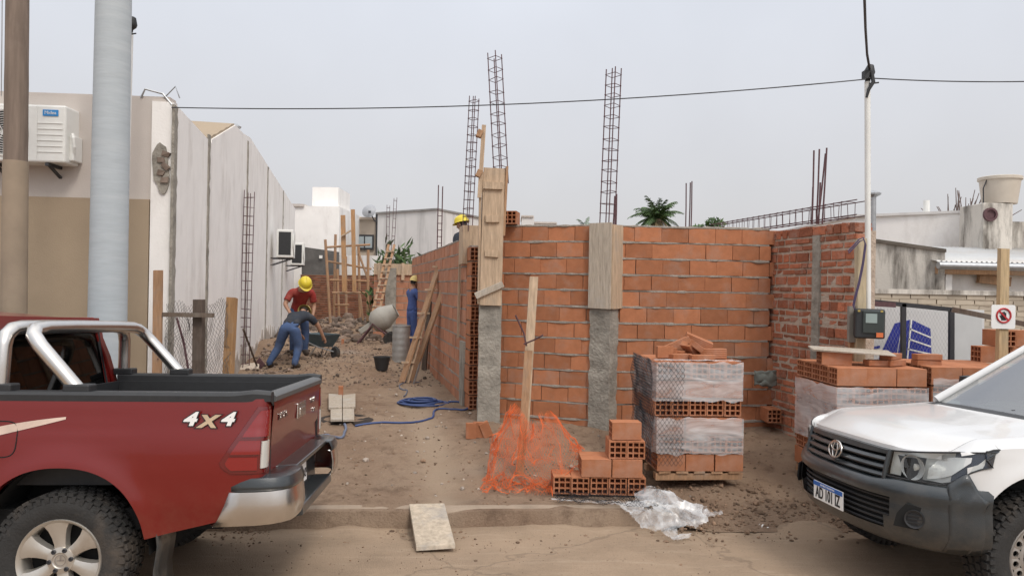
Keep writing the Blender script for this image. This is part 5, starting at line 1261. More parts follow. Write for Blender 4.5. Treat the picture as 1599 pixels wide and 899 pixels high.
    for s in (-1, 1):
        yl = [lin+(.80-lin)*i/8 for i in range(9)]+[.825, .85, .868, .882, .8935]
        nL = len(yl)+3; tl_ = [(-3.475, .995, 1.048), (-3.43, 1.022, 1.056), (-3.39, 1.045, 1.058)]
        rec = lambda y: -.085+.093*float(sm((y-.765)/.11))
        def zb(y): return .826+.0*y if y < .80 else .826+.135*float(sm((y-.80)/.11))
        def zt(y): return .985+.055*((y-lin)/.38)**1.3
        def col(i, off, deep=False):
            if i < len(yl):
                y = yl[i]; o = rec(y) if deep else max(off, rec(y)+.006); return [fpt(s*y, zb(y)+(zt(y)-zb(y))*k/6, o) for k in range(7)]
            x, z0, z1 = tl_[i-len(yl)]; return [Vector((x, s*(ysurf(x, z0+(z1-z0)*k/6)+(.008 if deep else .014)), z0+(z1-z0)*k/6)) for k in range(7)]
        mb = MB(); mb.grid([col(i, 0, True) for i in range(10)]); hl_ = mb.build('headlamp', mat('lamp_body', (.62, .62, .60), .35, .08, 8, metal=.25), T, smooth=50)
        mb = MB(); mb.grid([col(i, 0, True) for i in range(9, nL)]); mb.build('lamp_tail', mat('lamp_tail', (.035, .045, .07), .2, .1, 8), hl_, smooth=50)
        mb = MB(); mb.grid([col(i, .004) for i in range(nL)]); mb.build('lens', M_cover, hl_, smooth=50)
        mb = MB(); mb.grid([[fpt(s*y, zb(y)+(zt(y)-zb(y))*f_, -.03) for f_ in (.06, .5, .94)] for y in (lin+.01, lin+.05, lin+.085)]); mb.build('indicator_lens', M_clear, hl_, smooth=50)
        c = fpt(s*.665, .905, -.012); d = Vector((superx(s*.60)+3.2, s*.3, 0)).normalized(); zx = Vector((0, 0, 1)); xx = zx.cross(d).normalized(); Mx = Matrix((xx, zx, d)).transposed().to_4x4(); Mx.translation = c
        mb = MB(); mb.lathe([(.078, .012), (.072, -.0), (.05, -.03), (.02, -.042), (0, -.042)], 24, Mx, cap=False); mb.build('reflector', M_lampin, hl_, smooth=50)
        mb = MB(); mb.lathe([(.022, -.03), (.022, -.01), (0, -.004)], 14, Mx); mb.build('bulb', M_clear, hl_, smooth=50)
        mb = MB(); mb.grid([[fpt(s*y, z0+(z1-z0)*f_, rec(y)+.010) for f_ in (0, .5, 1)] for y, z0, z1 in ((.735, .835, .90), (.77, .845, .965), (.80, .86, .985), (.825, .885, .995), (.845, .93, 1.0), (.862, .975, 1.005))]); mb.build('bright_trim', M_lampin, hl_, smooth=50)
        for kk, ne in ((0, nL-1), (6, nL)):
            mb = MB(); mb.tube([col(i, .004)[kk] for i in range(ne)], .005, 6); mb.build('lamp_seal', M_blackpl, hl_)
        # skin between the lamp and the hood
        mb = MB(); P = []
        for i in range(len(yl)):
            y = yl[i]; a0 = fpt(s*y, zt(y)+.006, .0)
            if y <= .745: xe = superx(y*1.03)+nose_lean(.99)+.016; e_ = Vector((xe, s*y, hood_z(xe+.004, y)-.034))
            else: xe = max(a0.x+.02, superx(.755*1.03)+nose_lean(.99)+.02); e_ = Vector((xe, s*.758, hood_z(xe, .755)-.006))
            P.append([a0, a0.lerp(e_, .5)+Vector((-.004, s*.004, .004)), e_])
        x = -3.50
        mb.grid(P); mb.build('lamp_brow', M_body, T, smooth=50)
    # front plate
    if grey_front:
        c = fpt(0, .575, .045); b = MB(); b.box(c, (.008, .40, .13)); pl = b.build('number_plate', M_plate, T, bevel=.002)
        b = MB(); b.box(c+Vector((-.0052, 0, .049)), (.003, .396, .030)); b.build('plate_band', M_blue, pl)
        rotF = Matrix(((0, 0, -1, 0), (-1, 0, 0, 0), (0, 1, 0, 0), (0, 0, 0, 1)))
        text_mesh('AD 101 IZ', 'lettering', M_ink, pl, Matrix.Translation(c+Vector((-.0062, 0, -.014))) @ rotF @ Matrix.Diagonal((.78, 1.15, 1, 1)), .098, .001, bold=.0016)
        text_mesh('REPUBLICA ARGENTINA', 'lettering', M_plate, pl, Matrix.Translation(c+Vector((-.0072, 0, .049))) @ rotF, .018, .0006)
    # ---- the red one's own fittings
    if rollbar:
        hoops = [[(.13, .80), (-.02, .79), (-.22, .765), (-.30, .70)], [(-.375, .80), (-.40, .79), (-.42, .76), (-.43, .69)]]
        for hi, (xf_, xt) in enumerate(((.015, -.29), (-.42, -.42))):
            pts = []
            for s in (-1, 1):
                leg = [Vector((xf_, s*.785, 1.34)), Vector((xf_+(xt-xf_)*.35, s*.782, 1.46)), Vector((xf_+(xt-xf_)*.75, s*.775, 1.595)), Vector((xf_+(xt-xf_)*.92, s*.755, 1.655)), Vector((xt, s*.70, 1.69)), Vector((xt, s*.60, 1.703)), Vector((xt, s*.3, 1.708))]
                pts += leg if s < 0 else list(reversed(leg))
            b = MB(); b.tube(pts, .043, 16); hp_ = b.build('roll_bar', M_chrome, T, smooth=60)
            for s in (-1, 1):
                b = MB(); b.box((xf_+.01, s*.785, 1.352), (.15, .10, .05)); b.build('foot', M_blackpl, hp_, bevel=.01)
        # decals on the bedside
        for s in (-1,):
            def stick(body, x, z, size, m, nm, off, shear=.28, bold=0):
                Mx = Matrix.Translation((x, -ysurf(x, z)-off, z)) @ Matrix.Rotation(R(90), 4, 'X') @ Matrix.Diagonal((1.32, 1, 1, 1))
                return text_mesh(body, nm, m, T, Mx, size, .0008, shear=shear, bold=bold)
            stick('4', .69, 1.185, .105, M_ink, 'decal_outline', .012, bold=.009); stick('4', .69, 1.185, .105, M_plate, 'decal', .0145, bold=.004)
            stick('4', .90, 1.185, .105, M_ink, 'decal_outline', .012, bold=.009); stick('4', .90, 1.185, .105, M_plate, 'decal', .0145, bold=.004)
            stick('X', .79, 1.172, .095, M_ink, 'decal_outline', .011, bold=.009); stick('X', .79, 1.172, .095, mat('decal_sand', (.52, .40, .27), .5), 'decal', .0135, bold=.005)
        # pale stripe and fuel flap
        b = MB(); P = []
        for i in range(15):
            x = -.44+.44*i/14; z = 1.095+.095*(i/14)**.8; w = .030*(1-.75*(i/14)**2); P.append([(x, -ysurf(x, z-w)-.003, z-w), (x, -ysurf(x, z+w*.7)-.003, z+w*.7)])
        b.grid(P); b.build('stripe_decal', mat('stripe_sand', (.60, .46, .38), .5), T, smooth=60)
        b = MB(); pts = []
        for i in range(28):
            a = 2*PI*i/28; ca_, sa_ = math.cos(a), math.sin(a); n_ = 4; x = -.37+.115*math.copysign(abs(ca_)**(2/n_), ca_); z = 1.07+.10*math.copysign(abs(sa_)**(2/n_), sa_); pts.append((x, -ysurf(x, z)-.0005, z))
        b.tube(pts, .0035, 5, closed=True); b.build('fuel_flap', M_gap, T)
    return T

RED = pickup('pickup_truck', 'red pickup with chrome roll bars and alloy wheels, its tail at the building plot', (-2.60, 5.00, -.055), (R(-3.1), R(0), R(4)), M_red, 'alloy', False, True)
WHT = pickup('pickup_truck', 'white pickup with grey plastic bumper and steel wheels, its nose by the brick pallets', (6.265, 5.57, -.045), (R(-2.2), R(0), R(5)), M_wht, 'steel', True, False)
if globals().get('DEBUG'):
    from bpy_extras.object_utils import world_to_camera_view as w2c
    bpy.context.view_layer.update()
    def pr(T, nm, p):
        q = w2c(SC, camo, T.matrix_world @ Vector(p)); print('PX', nm, round(q.x*1599), round((1-q.y)*899))
    pr(RED, 'wheel centre (100,879)', (0, -.9, .385)); pr(RED, 'tail corner near (415,622)', (1.13, -.85, 1.33)); pr(RED, 'tail far (497,588)', (1.13, .8, 1.33)); pr(RED, 'bumper corner near (470,790)', (1.27, -.8, .6)); pr(RED, 'bumper far (513,705)', (1.27, .8, .82)); pr(RED, 'arch top (100,734)', (0, -.92, .91))
    pr(WHT, 'emblem (1302,696)', (-3.94+.03,0,.902)); pr(WHT, 'plate (1298,772)', (-3.98,0,.575)); pr(WHT, 'wheel centre (1603,857)', (FX, -.88, .385)); pr(WHT, 'far corner (1258,700)', (-3.85, .82, .78)); pr(WHT, 'lamp tip (1550,688)', (-3.40,-.9,1.01)); pr(WHT, 'lamp inner (1383,692)', (-3.87, -.512, .985)); pr(WHT, 'ws far (1468,612)', (-2.62,.72,1.15)); pr(WHT, 'hood far front (1283,655)', (-3.8, .7, 1.0))
# ------------------------------------------------------------------ rebar cages
def stir_mesh(w, d, r_=.0045):
    b = MB(); b.tube([(-w/2, -d/2, 0), (w/2, -d/2, 0), (w/2, d/2, 0), (-w/2, d/2, 0)], r_, 5, closed=True); return b
def cage(name, label, p0, p1, w, d, n, rods=((-1, -1), (1, -1), (1, 1), (-1, 1)), r_=.007, twist=0.0, group='rebar column cages', splay=0.0, first=.03, last=.97):
    """four bars tied with stirrups between the points p0 and p1"""
    p0, p1 = Vector(p0), Vector(p1); ax = p1-p0; L = ax.length
    q = ax.to_track_quat('Z', 'Y')
    t = thing(name, label, 'rebar cage', p0, (0, 0, 0), group); t.rotation_euler = (q.to_matrix().to_4x4() @ Matrix.Rotation(twist, 4, 'Z')).to_euler()
    rr = random.Random(int(abs(p0.x*100))+int(L*50)); m0 = None
    for sx, sy in rods:
        b = MB(); e = rr.uniform(-.02, .06); j = rr.uniform(-.02, .02)*splay*5
        b.tube([(sx*w/2, sy*d/2, -.15), (sx*w/2+j*.3, sy*d/2, L*.5), (sx*w/2+j+sx*splay, sy*d/2, L+e)], r_, 6); b.build('rod', M_rust, t)
    src = stir_mesh(w+.012, d+.012).build('stirrup', M_rust, t) if n else None
    for i in range(n):
        o = src if i == 0 else src.copy()
        if i: COL.objects.link(o); o.parent = t
        o.location = (0, 0, L*(first+(last-first)*i/max(1, n-1))+rr.uniform(-.012, .012)); o.rotation_euler = (rr.uniform(-.09, .09), rr.uniform(-.09, .09), 0)
    return t
cage('rebar_cage', 'tall square rebar cage rising from the boarded corner column, highest of all', at(782, 268, 9.0), at(772.5, 87, 9.15), .125, .12, 11, twist=R(18))
cage('rebar_cage', 'tall rebar cage rising from the centre column of the front wall', at(948, 356, 8.88), at(958.5, 108, 8.9), .135, .12, 15, twist=R(24), first=.02, last=.965)
cage('rebar_cage', 'slim leaning rebar cage above the yellow helmet at the passage wall', at(730.5, 345, 10.0), at(740.5, 153, 10.05), .105, .08, 15, twist=R(10), r_=.006)
cage('rebar_cage', 'slim rebar cage with two long bare bars beside the top of the leaning planks', at(686, 385, 14.0), at(688, 290, 14.0), .11, .08, 5, twist=R(10), first=.05, last=.5)
cage('rebar_cage', 'short rebar cage standing far back beside the tall green bush, the taller of two', at(612, 414, 20.6), at(617.5, 310, 20.6), .09, .08, 8, twist=R(10))
cage('rebar_cage', 'short rebar cage standing far back by the bush, the lower of two', at(604.5, 414, 20.8), at(606.5, 322, 20.8), .085, .08, 7, twist=R(10))
p = onlot2(381, 577)
cage('rebar_cage', 'long rebar cage leaning against the white party wall', (p.x, p.y, p.z), at(389.5, 300, p.y-.1), .14, .11, 19, twist=R(20), r_=.008)
t = cage('beam_cage', 'long flat rebar cage lying along the top of the old brick wall', at(1334, 326, 7.55), at(1118, 359, 10.6), .16, .15, 22, group='rebar column cages', r_=.006)
# loose starter bars
def bars(label, spec, Y):
    t = thing('starter_bars', label, 'rebar', (0, 0, 0), group='loose starter bars')
    for (u0, v0, u1, v1, dy) in spec:
        b = MB(); b.tube([at(u0, v0, Y+dy), at((u0+u1)/2+.3, (v0+v1)/2, Y+dy), at(u1, v1, Y+dy)], .0095, 6); b.build('rod', M_rust, t)
bars('four tall bare rebar rods rising from the cement stripe of the old brick wall', ((1268, 350, 1271, 235, 0), (1275, 350, 1279.5, 233, .1), (1284, 350, 1291, 231, .05), (1277, 350, 1289, 240, .15), (1267, 350, 1269.5, 292, .04), (1278, 350, 1281, 285, .0)), 8.3)
bars('three thin bare rods sticking up behind the front wall right of the palm', ((1070.5, 362, 1071.5, 286, 0), (1076, 362, 1078, 285, .1), (1079, 362, 1080.5, 283, .05)), 11.5)
bars('two thin bare rods just right of the centre column cage', ((961.5, 360, 963, 303, 0), (957, 360, 960, 306, .1)), 9.6)

# ------------------------------------------------------------------ pallets and heaps of hollow brick
BL, BW, BHH = .274, .164, .160
def hollow_obj(name='hollow_brick'):
    b = MB(); hollow_into(b, BL, BW, BHH, 3, 3); return b.build(name, [M_brick, M_clayhole], None)
HB = None
def brick_at(loc, yaw, label, group, tilt=(0, 0)):
    global HB
    if HB is None: o = HB = hollow_obj()
    else: o = HB.copy(); COL.objects.link(o)
    o.location = loc; o.rotation_euler = (tilt[0], tilt[1], yaw); tag(o, label, 'hollow brick', group); return o
M_film = sheet_mat('stretch_film', (.84, .85, .86), .40, 2.2, (1, 1, 5), .16, lo=.30, hi=.72, bump=.35, detail=3.5)
M_film2 = sheet_mat('crumpled_film', (.82, .84, .86), .36, 8, (1, 1, 1), .18, bump=.25)
LAY = ['bottom', 'second', 'third', 'fourth', 'fifth', 'top']
def pallet(corner, yaw, z0, nl, where, seed, first_long=True, lean=0.0, skip=()):
    """stack of hollow bricks, 3 long by 5 wide, turned every layer; corner = near left foot"""
    r_ = random.Random(seed); M = Matrix.Translation((corner[0], corner[1], z0)) @ Matrix.Rotation(yaw, 4, 'Z'); S = .845; pit = .1745
    for k in range(nl):
        z = .085+k*pit+BHH/2; ox, oy = r_.uniform(-.012, .012)-lean*k, r_.uniform(-.012, .012); lng = (k % 2 == 0) == first_long; la = LAY[k] if k < nl-1 else 'top'
        for i in range(3 if lng else 5):
            for j in range(5 if lng else 3):
                ni, nj = (3, 5) if lng else (5, 3)
                if k < nl-1 and 0 < i < ni-1 and 0 < j < nj-1: continue
                if k < nl-1 and j == nj-1 and 0 < i < ni-1: continue
                if (k, i, j) in skip: continue
                x = (i+.5)*S/ni+ox+r_.uniform(-.004, .004); y = (j+.5)*S/nj+oy+r_.uniform(-.006, .006)
                p = M @ Vector((x, y, z)); brick_at(p, yaw+(0 if lng else PI/2)+r_.uniform(-.02, .02), 'hollow brick in the %s layer of %s' % (la, where), 'bricks in the %s layer of %s' % (la, where))
    return M, S, pit
def film(M, S, z0, z1, label, seed, sides=('l', 'f', 'r'), out=.014, m=None):
    b = MB(); path = []
    n = 22
    if 'l' in sides: path += [(-out, S*.98*(1-i/n)) for i in range(n)]
    path += [(S*i/n, -out) for i in range(n+1)]
    if 'r' in sides: path += [(S+out, S*.98*(i+1)/n) for i in range(n)]
    P = []
    for j in range(15):
        f_ = j/14; row = []
        for k, (x, y) in enumerate(path):
            w = .010*n3((k*.5, f_*4, seed))+.006*n3((k*1.7, f_*9, seed+3)); e = (.03*n3((k*.35, 2, seed)) if j in (0, 14) else 0)
            nx, ny = (-1, 0) if x < 0 else ((1, 0) if x > S else (0, -1)); p = M @ Vector((x+nx*w, y+ny*w, z0+(z1-z0)*f_+e)); row.append(p)
        P.append(row)
    b.grid(P); o = b.build('plastic_wrap', m or M_film, smooth=60); tag(o, label, 'plastic wrap'); return o
def wood_pallet(M, S, label):
    t = thing('wooden_pallet', label, 'pallet', M.to_translation(), M.to_euler())
    for i in range(5): b = MB(); b.box((S*(i+.5)/5, S/2, .072), (.11, S, .02), jit=.004); b.build('slat', M_wood3, t)
    for i in range(3): b = MB(); b.box((S/2, .06+(S-.12)*i/2, .03), (S, .09, .06), jit=.004); b.build('bearer', M_wood3, t)
pc = at(1026, 575, 6.95); ga = gz(1.8, 7.1)
MA, S, PIT = pallet((pc.x+.01, 6.95), R(4), .17, 6, 'the wrapped stack before the front wall', 5, True, .004)
wood_pallet(MA, S, 'low wooden pallet under the wrapped brick stack in front of the wall')
film(MA @ Matrix.Translation((-.018, 0, 0)), S, .085+4*PIT-.03, .085+6*PIT-.01, 'clear stretch wrap round the two upper brick layers of the front stack', 3)
film(MA @ Matrix.Translation((-.006, 0, 0)), S, .085+1*PIT-.01, .085+3*PIT-.015, 'clear stretch wrap round the lower brick layers of the front stack', 11)
# torn wrap across the top layer edge
b = MB(); P = []
for i in range(24):
    for_ = i/23; row = []
    for j in range(9):
        x = S*for_; y = .02+.10*j/8*(1+.6*n3((i*.3, 1, 4))); row.append(MA @ Vector((x-.02, y, .085+6*PIT+.006+.008*n3((i*.6, j*.7, 2)))))
    P.append(row)
b.grid(P); o = b.build('plastic_wrap', M_film, smooth=60); tag(o, 'loose flap of clear film lying on the top edge of the front brick stack', 'plastic wrap')
# dark wire netting hung over the left side of the front stack
M_net = mat('dark_wire', (.045, .045, .05), .6, .2, 10, metal=.5)
def net(name, label, fn, nu, nv, th, m, cat='netting', diamond=True):
    """open net: every cell edge becomes a strand"""
    b = MB(); P = []
    for j in range(nv+1): P.append([fn((i+(.5 if (j % 2 and diamond) else 0))/(nu+.5), j/nv) for i in range(nu+1)])
    vs = [q for row in P for q in row]; fs = []; w = nu+1
    for j in range(nv):
        for i in range(nu):
            a, b_, c, d = j*w+i, j*w+i+1, (j+1)*w+i, (j+1)*w+i+1
            if not diamond: fs.append((a, b_, d, c))
    if diamond:
        # rhombs between alternate rows
        for j in range(1, nv):
            for i in range(nu):
                l_ = i if j % 2 else i-1
                up, dn = (j-1)*w+(i+1 if j % 2 else i), (j+1)*w+(i+1 if j % 2 else i); lf, rt = j*w+i, j*w+i+1
                if j % 2 == 0: up, dn = (j-1)*w+i, (j+1)*w+i
                fs.append((lf, up, rt, dn))
    b.add(vs, fs); o = b.build(name, m, recalc=False); tag(o, label, cat)
    md = o.modifiers.new('strands', 'WIREFRAME'); md.thickness = th; md.use_even_offset = False; md.use_replace = True; md.use_boundary = True
    return o
def f_side(u, v):
    s = u*1.12; z = .085+6*PIT+.012-(1.0-.0)*v; pin = .02+.018*n3((u*5, v*7, 2))
    if s < .85: x, y = -.03-pin-.010*math.sin(v*9), S*(1-s/.85)
    else: x, y = (s-.85)*1.0-.03, -.03-pin*.6
    return MA @ Vector((x+.02*n3((u*3, v*4, 5)), y, z))
net('wire_netting', 'dark wire netting hanging over the corner of the wrapped front brick stack', f_side, 26, 34, .0045, M_net)
# solid bricks thrown on the front stack
SB = None
def solid_brick(p, rot, label, group, sc=(1, 1, 1)):
    global SB
    if SB is None:
        b = MB(); b.box((0, 0, 0), (.235, .112, .055), jit=.003); SB = b.build('solid_brick', M_brick, bevel=.004); o = SB
    else: o = SB.copy(); COL.objects.link(o)
    o.location = p; o.rotation_euler = rot; o.scale = sc; tag(o, label, 'brick', group); return o
zt = .17+.085+6*PIT
def onA(x, y, dz): q = MA @ Vector((x, y, 0)); q.z = zt-.010+dz*.9; return q
g_ = 'loose bricks piled on the front stack'
for x, y, dz, rot, sc, lab in (
    (.49, .20, .03, (0, 0, .1), (1, 1, 1), 'flat loose brick at the front of the pile on the wrapped stack'),
    (.28, .26, .03, (0, 0, .5), (1, 1, 1.1), 'loose brick lying askew near the front of the pile on the wrapped stack'),
    (.13, .25, .085, (R(90), 0, .2), (.7, 1, 1), 'short brick standing on edge at the left end of the pile'),
    (.19, .36, .06, (R(90), 0, -.2), (.8, 1, 1), 'upright half brick second from the left end of the pile'),
    (.66, .40, .055, (0, 0, .06), (1.15, 1, 1.9), 'thick brick block lying flat at the right end of the pile'),
    (.42, .38, .10, (.2, R(38), .9), (.9, 1, 1), 'broken brick tipped up steeply in the middle of the pile'),
    (.46, .34, .15, (.1, R(35), .15), (.7, 1, 1), 'pale broken brick leaning in the middle of the pile'),
    (.55, .50, .18, (.15, R(22), -.1), (1.2, 1.1, 1.6), 'big brick sloping across the top of the pile'),
    (.32, .48, .15, (-.1, R(-24), .1), (1.15, 1, 1.2), 'long brick sloping up towards the top of the pile'),
    (.34, .42, .05, (0, 0, 1.2), (1, 1, 1.3), 'brick lying crosswise at the bottom of the pile'),
    (.52, .48, .06, (0, 0, .3), (1, 1, 1.6), 'brick under the big sloping one on the pile')):
    solid_brick(onA(x, y, dz), rot, lab, g_, sc)
# right hand pallets
MBm, S, PIT = pallet((2.95, 6.62), R(2), .18, 6, 'the pallet stack beside the white pickup', 8, False)
wood_pallet(MBm, S, 'low wooden pallet under the brick stack by the white pickup')
film(MBm, S, .085+2*PIT-.05, .085+5*PIT-.01, 'pinkish clear wrap sagging round the brick stack by the white pickup', 21, ('l', 'f'), .02)
MC, S, PIT = pallet((3.84, 6.66), R(-1), .2, 6, 'the second stack behind the white pickup', 9, False)
wood_pallet(MC, S, 'low wooden pallet under the second brick stack behind the white pickup')
film(MC, S, .085+3*PIT-.05, .085+5*PIT+.06, 'clear wrap across the front of the second brick stack behind the white pickup', 25, ('f',), .02)
zB = .18+.085+6*PIT
for i, (u, v, Y, yaw, lab) in enumerate(((1545, 546, 7.35, 0, 'left hollow brick of the row under the hand sign'), (1590, 546, 7.35, 0, 'right hollow brick of the row under the hand sign'), (1636, 546, 7.35, 0, 'hollow brick at the far end of the row under the hand sign'), (1560, 525, 7.37, PI/2, 'hollow brick showing its channels, on top of the row under the hand sign'), (1600, 525, 7.37, 0, 'uppermost plain faced hollow brick beside the hand sign'))):
    p = at(u, v, Y); brick_at((p.x, p.y, zB+(.08 if i < 3 else .245)), yaw, lab, 'hollow bricks on the second stack')
def onB(x, y, z): q = MBm @ Vector((x, y, 0)); q.z = zB+z-.012; return q
brick_at(onB(.14, .34, .06), R(-6), 'hollow brick holding up the sheet of plywood on the brick stack', 'bricks on the right stack', )
bpy.context.view_layer.update()
COL.objects[-1].scale.z = .75
b = MB(); b.box((0, 0, 0), (.72, .34, .014), jit=.004); o = b.build('plywood_sheet', M_wood2, bevel=.003); o.location = onB(.30, .34, .132); o.rotation_euler = (R(3), R(2), R(-14)); tag(o, 'thin grey plywood sheet lying on the brick stack by the white pickup', 'board')
for x, y, z, yaw, lab in ((.50, .22, .03, .1, 'flat brick under the edge of the plywood sheet'), (.66, .25, .03, .5, 'solid brick right of the plywood sheet, lower of two'), (.65, .27, .088, .7, 'solid brick right of the plywood sheet, upper of two'), (1.0, .28, .03, .05, 'lower of two flat bricks lying alone on the brick stack'), (1.0, .27, .088, .0, 'upper of two flat bricks lying alone on the brick stack')):
    solid_brick(onB(x, y, z), (0, 0, yaw), lab, 'loose bricks on the right stack')
# low heap of hollow bricks left of the front stack
hz = onlot2(935, 757); hz0 = .085; hy = 6.72; hx = at(863, 740, hy).x
r_ = random.Random(2); G = 'hollow bricks in the low heap'
for i in range(5):
    brick_at((hx+.087+i*.172, hy+.137+r_.uniform(-.01, .01), hz0+.08), PI/2+r_.uniform(-.03, .03), 'hollow brick showing its channels in the bottom row of the low heap', G+', bottom row')
    brick_at((hx+.087+i*.172, hy+.42, hz0+.08), PI/2, 'hollow brick in the hidden second row behind the low heap', G+', back row') if i > 1 else None
for i, (x, lab) in enumerate(((.40, 'plain sided hollow brick in the second row of the low heap, left of two'), (.685, 'plain sided hollow brick in the second row of the low heap, right of two'))):
    for j in range(2): brick_at((hx+x, hy+.075+j*.172, hz0+.165+.08), r_.uniform(-.03, .03), lab if j == 0 else lab.replace('in the second row', 'behind the second row'), G)
for i, lab in enumerate(('left one of two channelled bricks standing third row up on the low heap', 'right one of two channelled bricks standing third row up on the low heap')):
    brick_at((hx+.60+i*.168, hy+.16, hz0+.33+.08), PI/2, lab, G)
brick_at((hx+.68, hy+.14, hz0+.495+.082), R(3), 'plain sided hollow brick lying topmost on the low heap', G)
# odd bricks by the corner column
for u, v, yaw, tilt, lab in ((735, 682, .2, 0, 'small orange brick standing by the corner column, left of three'), (746, 682, .2, 0, 'small orange brick standing by the corner column, middle of three'), (758, 682, .3, R(22), 'small orange brick tipped against the corner column')):
    p = onlot2(u, v); solid_brick((p.x, p.y, p.z+.085), (R(90), R(90)-tilt, yaw), lab, 'bricks at the foot of the corner column', (.75, 1.0, 1.2))
p = at(799, 345, 9.2); brick_at((p.x, p.y, TOPZ+.09), R(80), 'hollow brick left on top of the front wall beside the corner column', 'bricks left on the wall')
p = at(1203, 648, 8.85); brick_at((p.x, p.y, .50), R(90), 'hollow brick set in the foot of the wall end, showing its channels', 'bricks at the wall end')
b = MB(); P = [[at(1178+34*i/12, 578+24*j/8, 8.75)+Vector((0, -.05*math.sin(PI*i/12)+.03*n3((i*.4, j*.4, 2)), .04*n3((i*.3, j*.5, 8)))) for i in range(13)] for j in range(9)]; b.grid(P); o = b.build('cement_bag', mat('grey_paper', (.16, .17, .15), .9, .3, 5), smooth=60, solid=.02); tag(o, 'crumpled grey paper bag stuffed in the gap at the wall end', 'bag')

# ------------------------------------------------------------------ orange netting on its stake, plastic, wire on the ground
t = thing('wooden_stake', 'tall double wooden stake with rusty rods, leaning in front of the left wall section', 'stake', onlot2(811, 742))
o0 = t.location.copy(); top = at(834, 432, o0.y+.25)-o0; m1 = top*.62
b = MB(); b.beam((0, 0, -.1), m1, .075, .05, (0, 1, 0), .004); b.build('lower_post', M_wood3, t)
b = MB(); b.beam(Vector((.03, .045, .2)), top, .085, .04, (0, 1, 0), .004); b.build('upper_post', M_wood, t)
b = MB(); a = at(822, 540, o0.y+.1)-o0; b.tube([a, at(818, 520, o0.y+.1)-o0, at(805, 492, o0.y+.05)-o0], .009, 6); b.build('rod', M_rust, t)
b = MB(); a = at(818, 537, o0.y+.1)-o0; b.tube([a, at(835, 530, o0.y+.05)-o0, at(848, 523, o0.y)-o0], .008, 6); b.build('rod', M_rust, t)
M_orange = mat('orange_net', (.72, .15, .035), .55, .15, 8)
def f_net(u, v):
    # hung from the stake head, spread to the ground in folds, with a ragged hem
    a = PI*(1.10-1.16*u); ridge = Vector((o0.x-.10+.50*u, o0.y-.04+.05*u, o0.z+.60+.09*math.sin(u*9+.5)-.10*float(sm((u-.62)/.38))))
    hem = .16*n3((u*7, 1, 41))+.10*n3((u*19, 2, 43))
    end = Vector((o0.x+.13+(.43+.06*u+hem)*math.cos(a), o0.y-.06-(.34+hem)*abs(math.sin(a))-.02, gz(o0.x, o0.y-.25)+.03+.30*float(sm((u-.66)/.34))+.08*max(0, n3((u*8, 3, 47)))))
    w = v**.9; p = ridge.lerp(end, w); bell = math.sin(PI*min(1, v))*.07; p += Vector((math.cos(a)*bell, -abs(math.sin(a))*bell, -.06*math.sin(PI*v)))
    k = (.2+v)*.085; p += Vector((k*n3((u*13, v*2.2, 1)), k*1.5*n3((u*15, v*2, 5)), k*.8*n3((u*10, v*6, 9))))
    return p
net('orange_netting', 'bright orange plastic safety netting draped in folds over the foot of the stake', f_net, 56, 32, .0033, M_orange)
net('orange_netting', 'second fold of orange safety netting bunched close round the stake', lambda u, v: f_net(.05+.62*u, .0+.55*v)+Vector((-.02+.07*n3((u*8, v*4, 31)), -.03+.08*n3((u*9, v*5, 33)), .05*n3((u*9, v*6, 37))+.02)), 40, 20, .0030, M_orange)
net('orange_netting', 'skirt of orange safety netting trailing on the dirt left of the stake', lambda u, v: Vector((o0.x-.36+.66*u+.08*n3((u*5, v*5, 4)), o0.y-.50+.34*v+.08*n3((u*5, v*5, 14)), gz(o0.x-.36+.66*u, o0.y-.50+.34*v)+.02+.12*abs(n3((u*8, v*4, 24))))), 36, 16, .0034, M_orange)
def f_ground(u, v):
    x = .42+1.02*u; y = 6.42+.42*v-.10*u; return Vector((x+.03*n3((u*4, v*4, 3)), y+.03*n3((u*5, v*3, 7)), gz(x, max(y, 6.5))+.035+.06*abs(n3((u*5, v*5, 9)))+(.10*float(sm((v-.7)/.3)) if u > .2 else 0)))
net('wire_netting', 'rusty wire netting lying crumpled on the ground before the low brick heap', f_ground, 34, 16, .0045, M_net)
def ridged(x, y, z): return 1-abs(n3((x, y, z)))*2.2
def f_film(u, v):
    x = .80+1.02*u+.12*n3((u*2, v*2, 3)); y = 6.86-.92*v+.07*n3((u*3, v*2, 5))-.12*u*(1-v)
    edge = 6.30+.07*x
    zb = gz(x, max(y, edge+.06)) if y > edge-.02 else rz(x, y)+.15*float(sm((y-(edge-.30))/.30))
    cr = .05*max(0, ridged(u*4.2, v*4.6, 1)-.3)+.022*max(0, ridged(u*9, v*8, 2)-.3)+.005*max(0, ridged(u*20, v*18, 4))
    hump = .12*math.exp(-((u-.62)/.22)**2-((v-.22)/.25)**2)+.07*math.exp(-((u-.40)/.12)**2-((v-.75)/.2)**2)
    return Vector((x+.03*n3((u*9, v*9, 7)), y, zb+.015+cr+hump))
b = MB(); n = 84; P = [[f_film(i/n, j/n) for i in range(n+1)] for j in range(n+1)]
for j in range(n):
    for i in range(n):
        u, v = (i+.5)/n, (j+.5)/n; r0 = math.hypot((u-.46-.10*(1-v))/.44, (v-.5)/.52); keep = r0+.50*n3((u*2.6, v*2.8, 17))+.12*n3((u*9, v*9, 19)) < .84 and n3((u*4.5, v*4.5, 27)) < .50
        if keep: b.add([P[j][i], P[j][i+1], P[j+1][i+1], P[j+1][i]], [(0, 1, 2, 3)])
o = b.build('plastic_sheet', M_film2, smooth=80, weld=True); tag(o, 'torn white translucent plastic sheet crumpled over the kerb before the brick stack', 'plastic sheet')
b = MB(); P = []
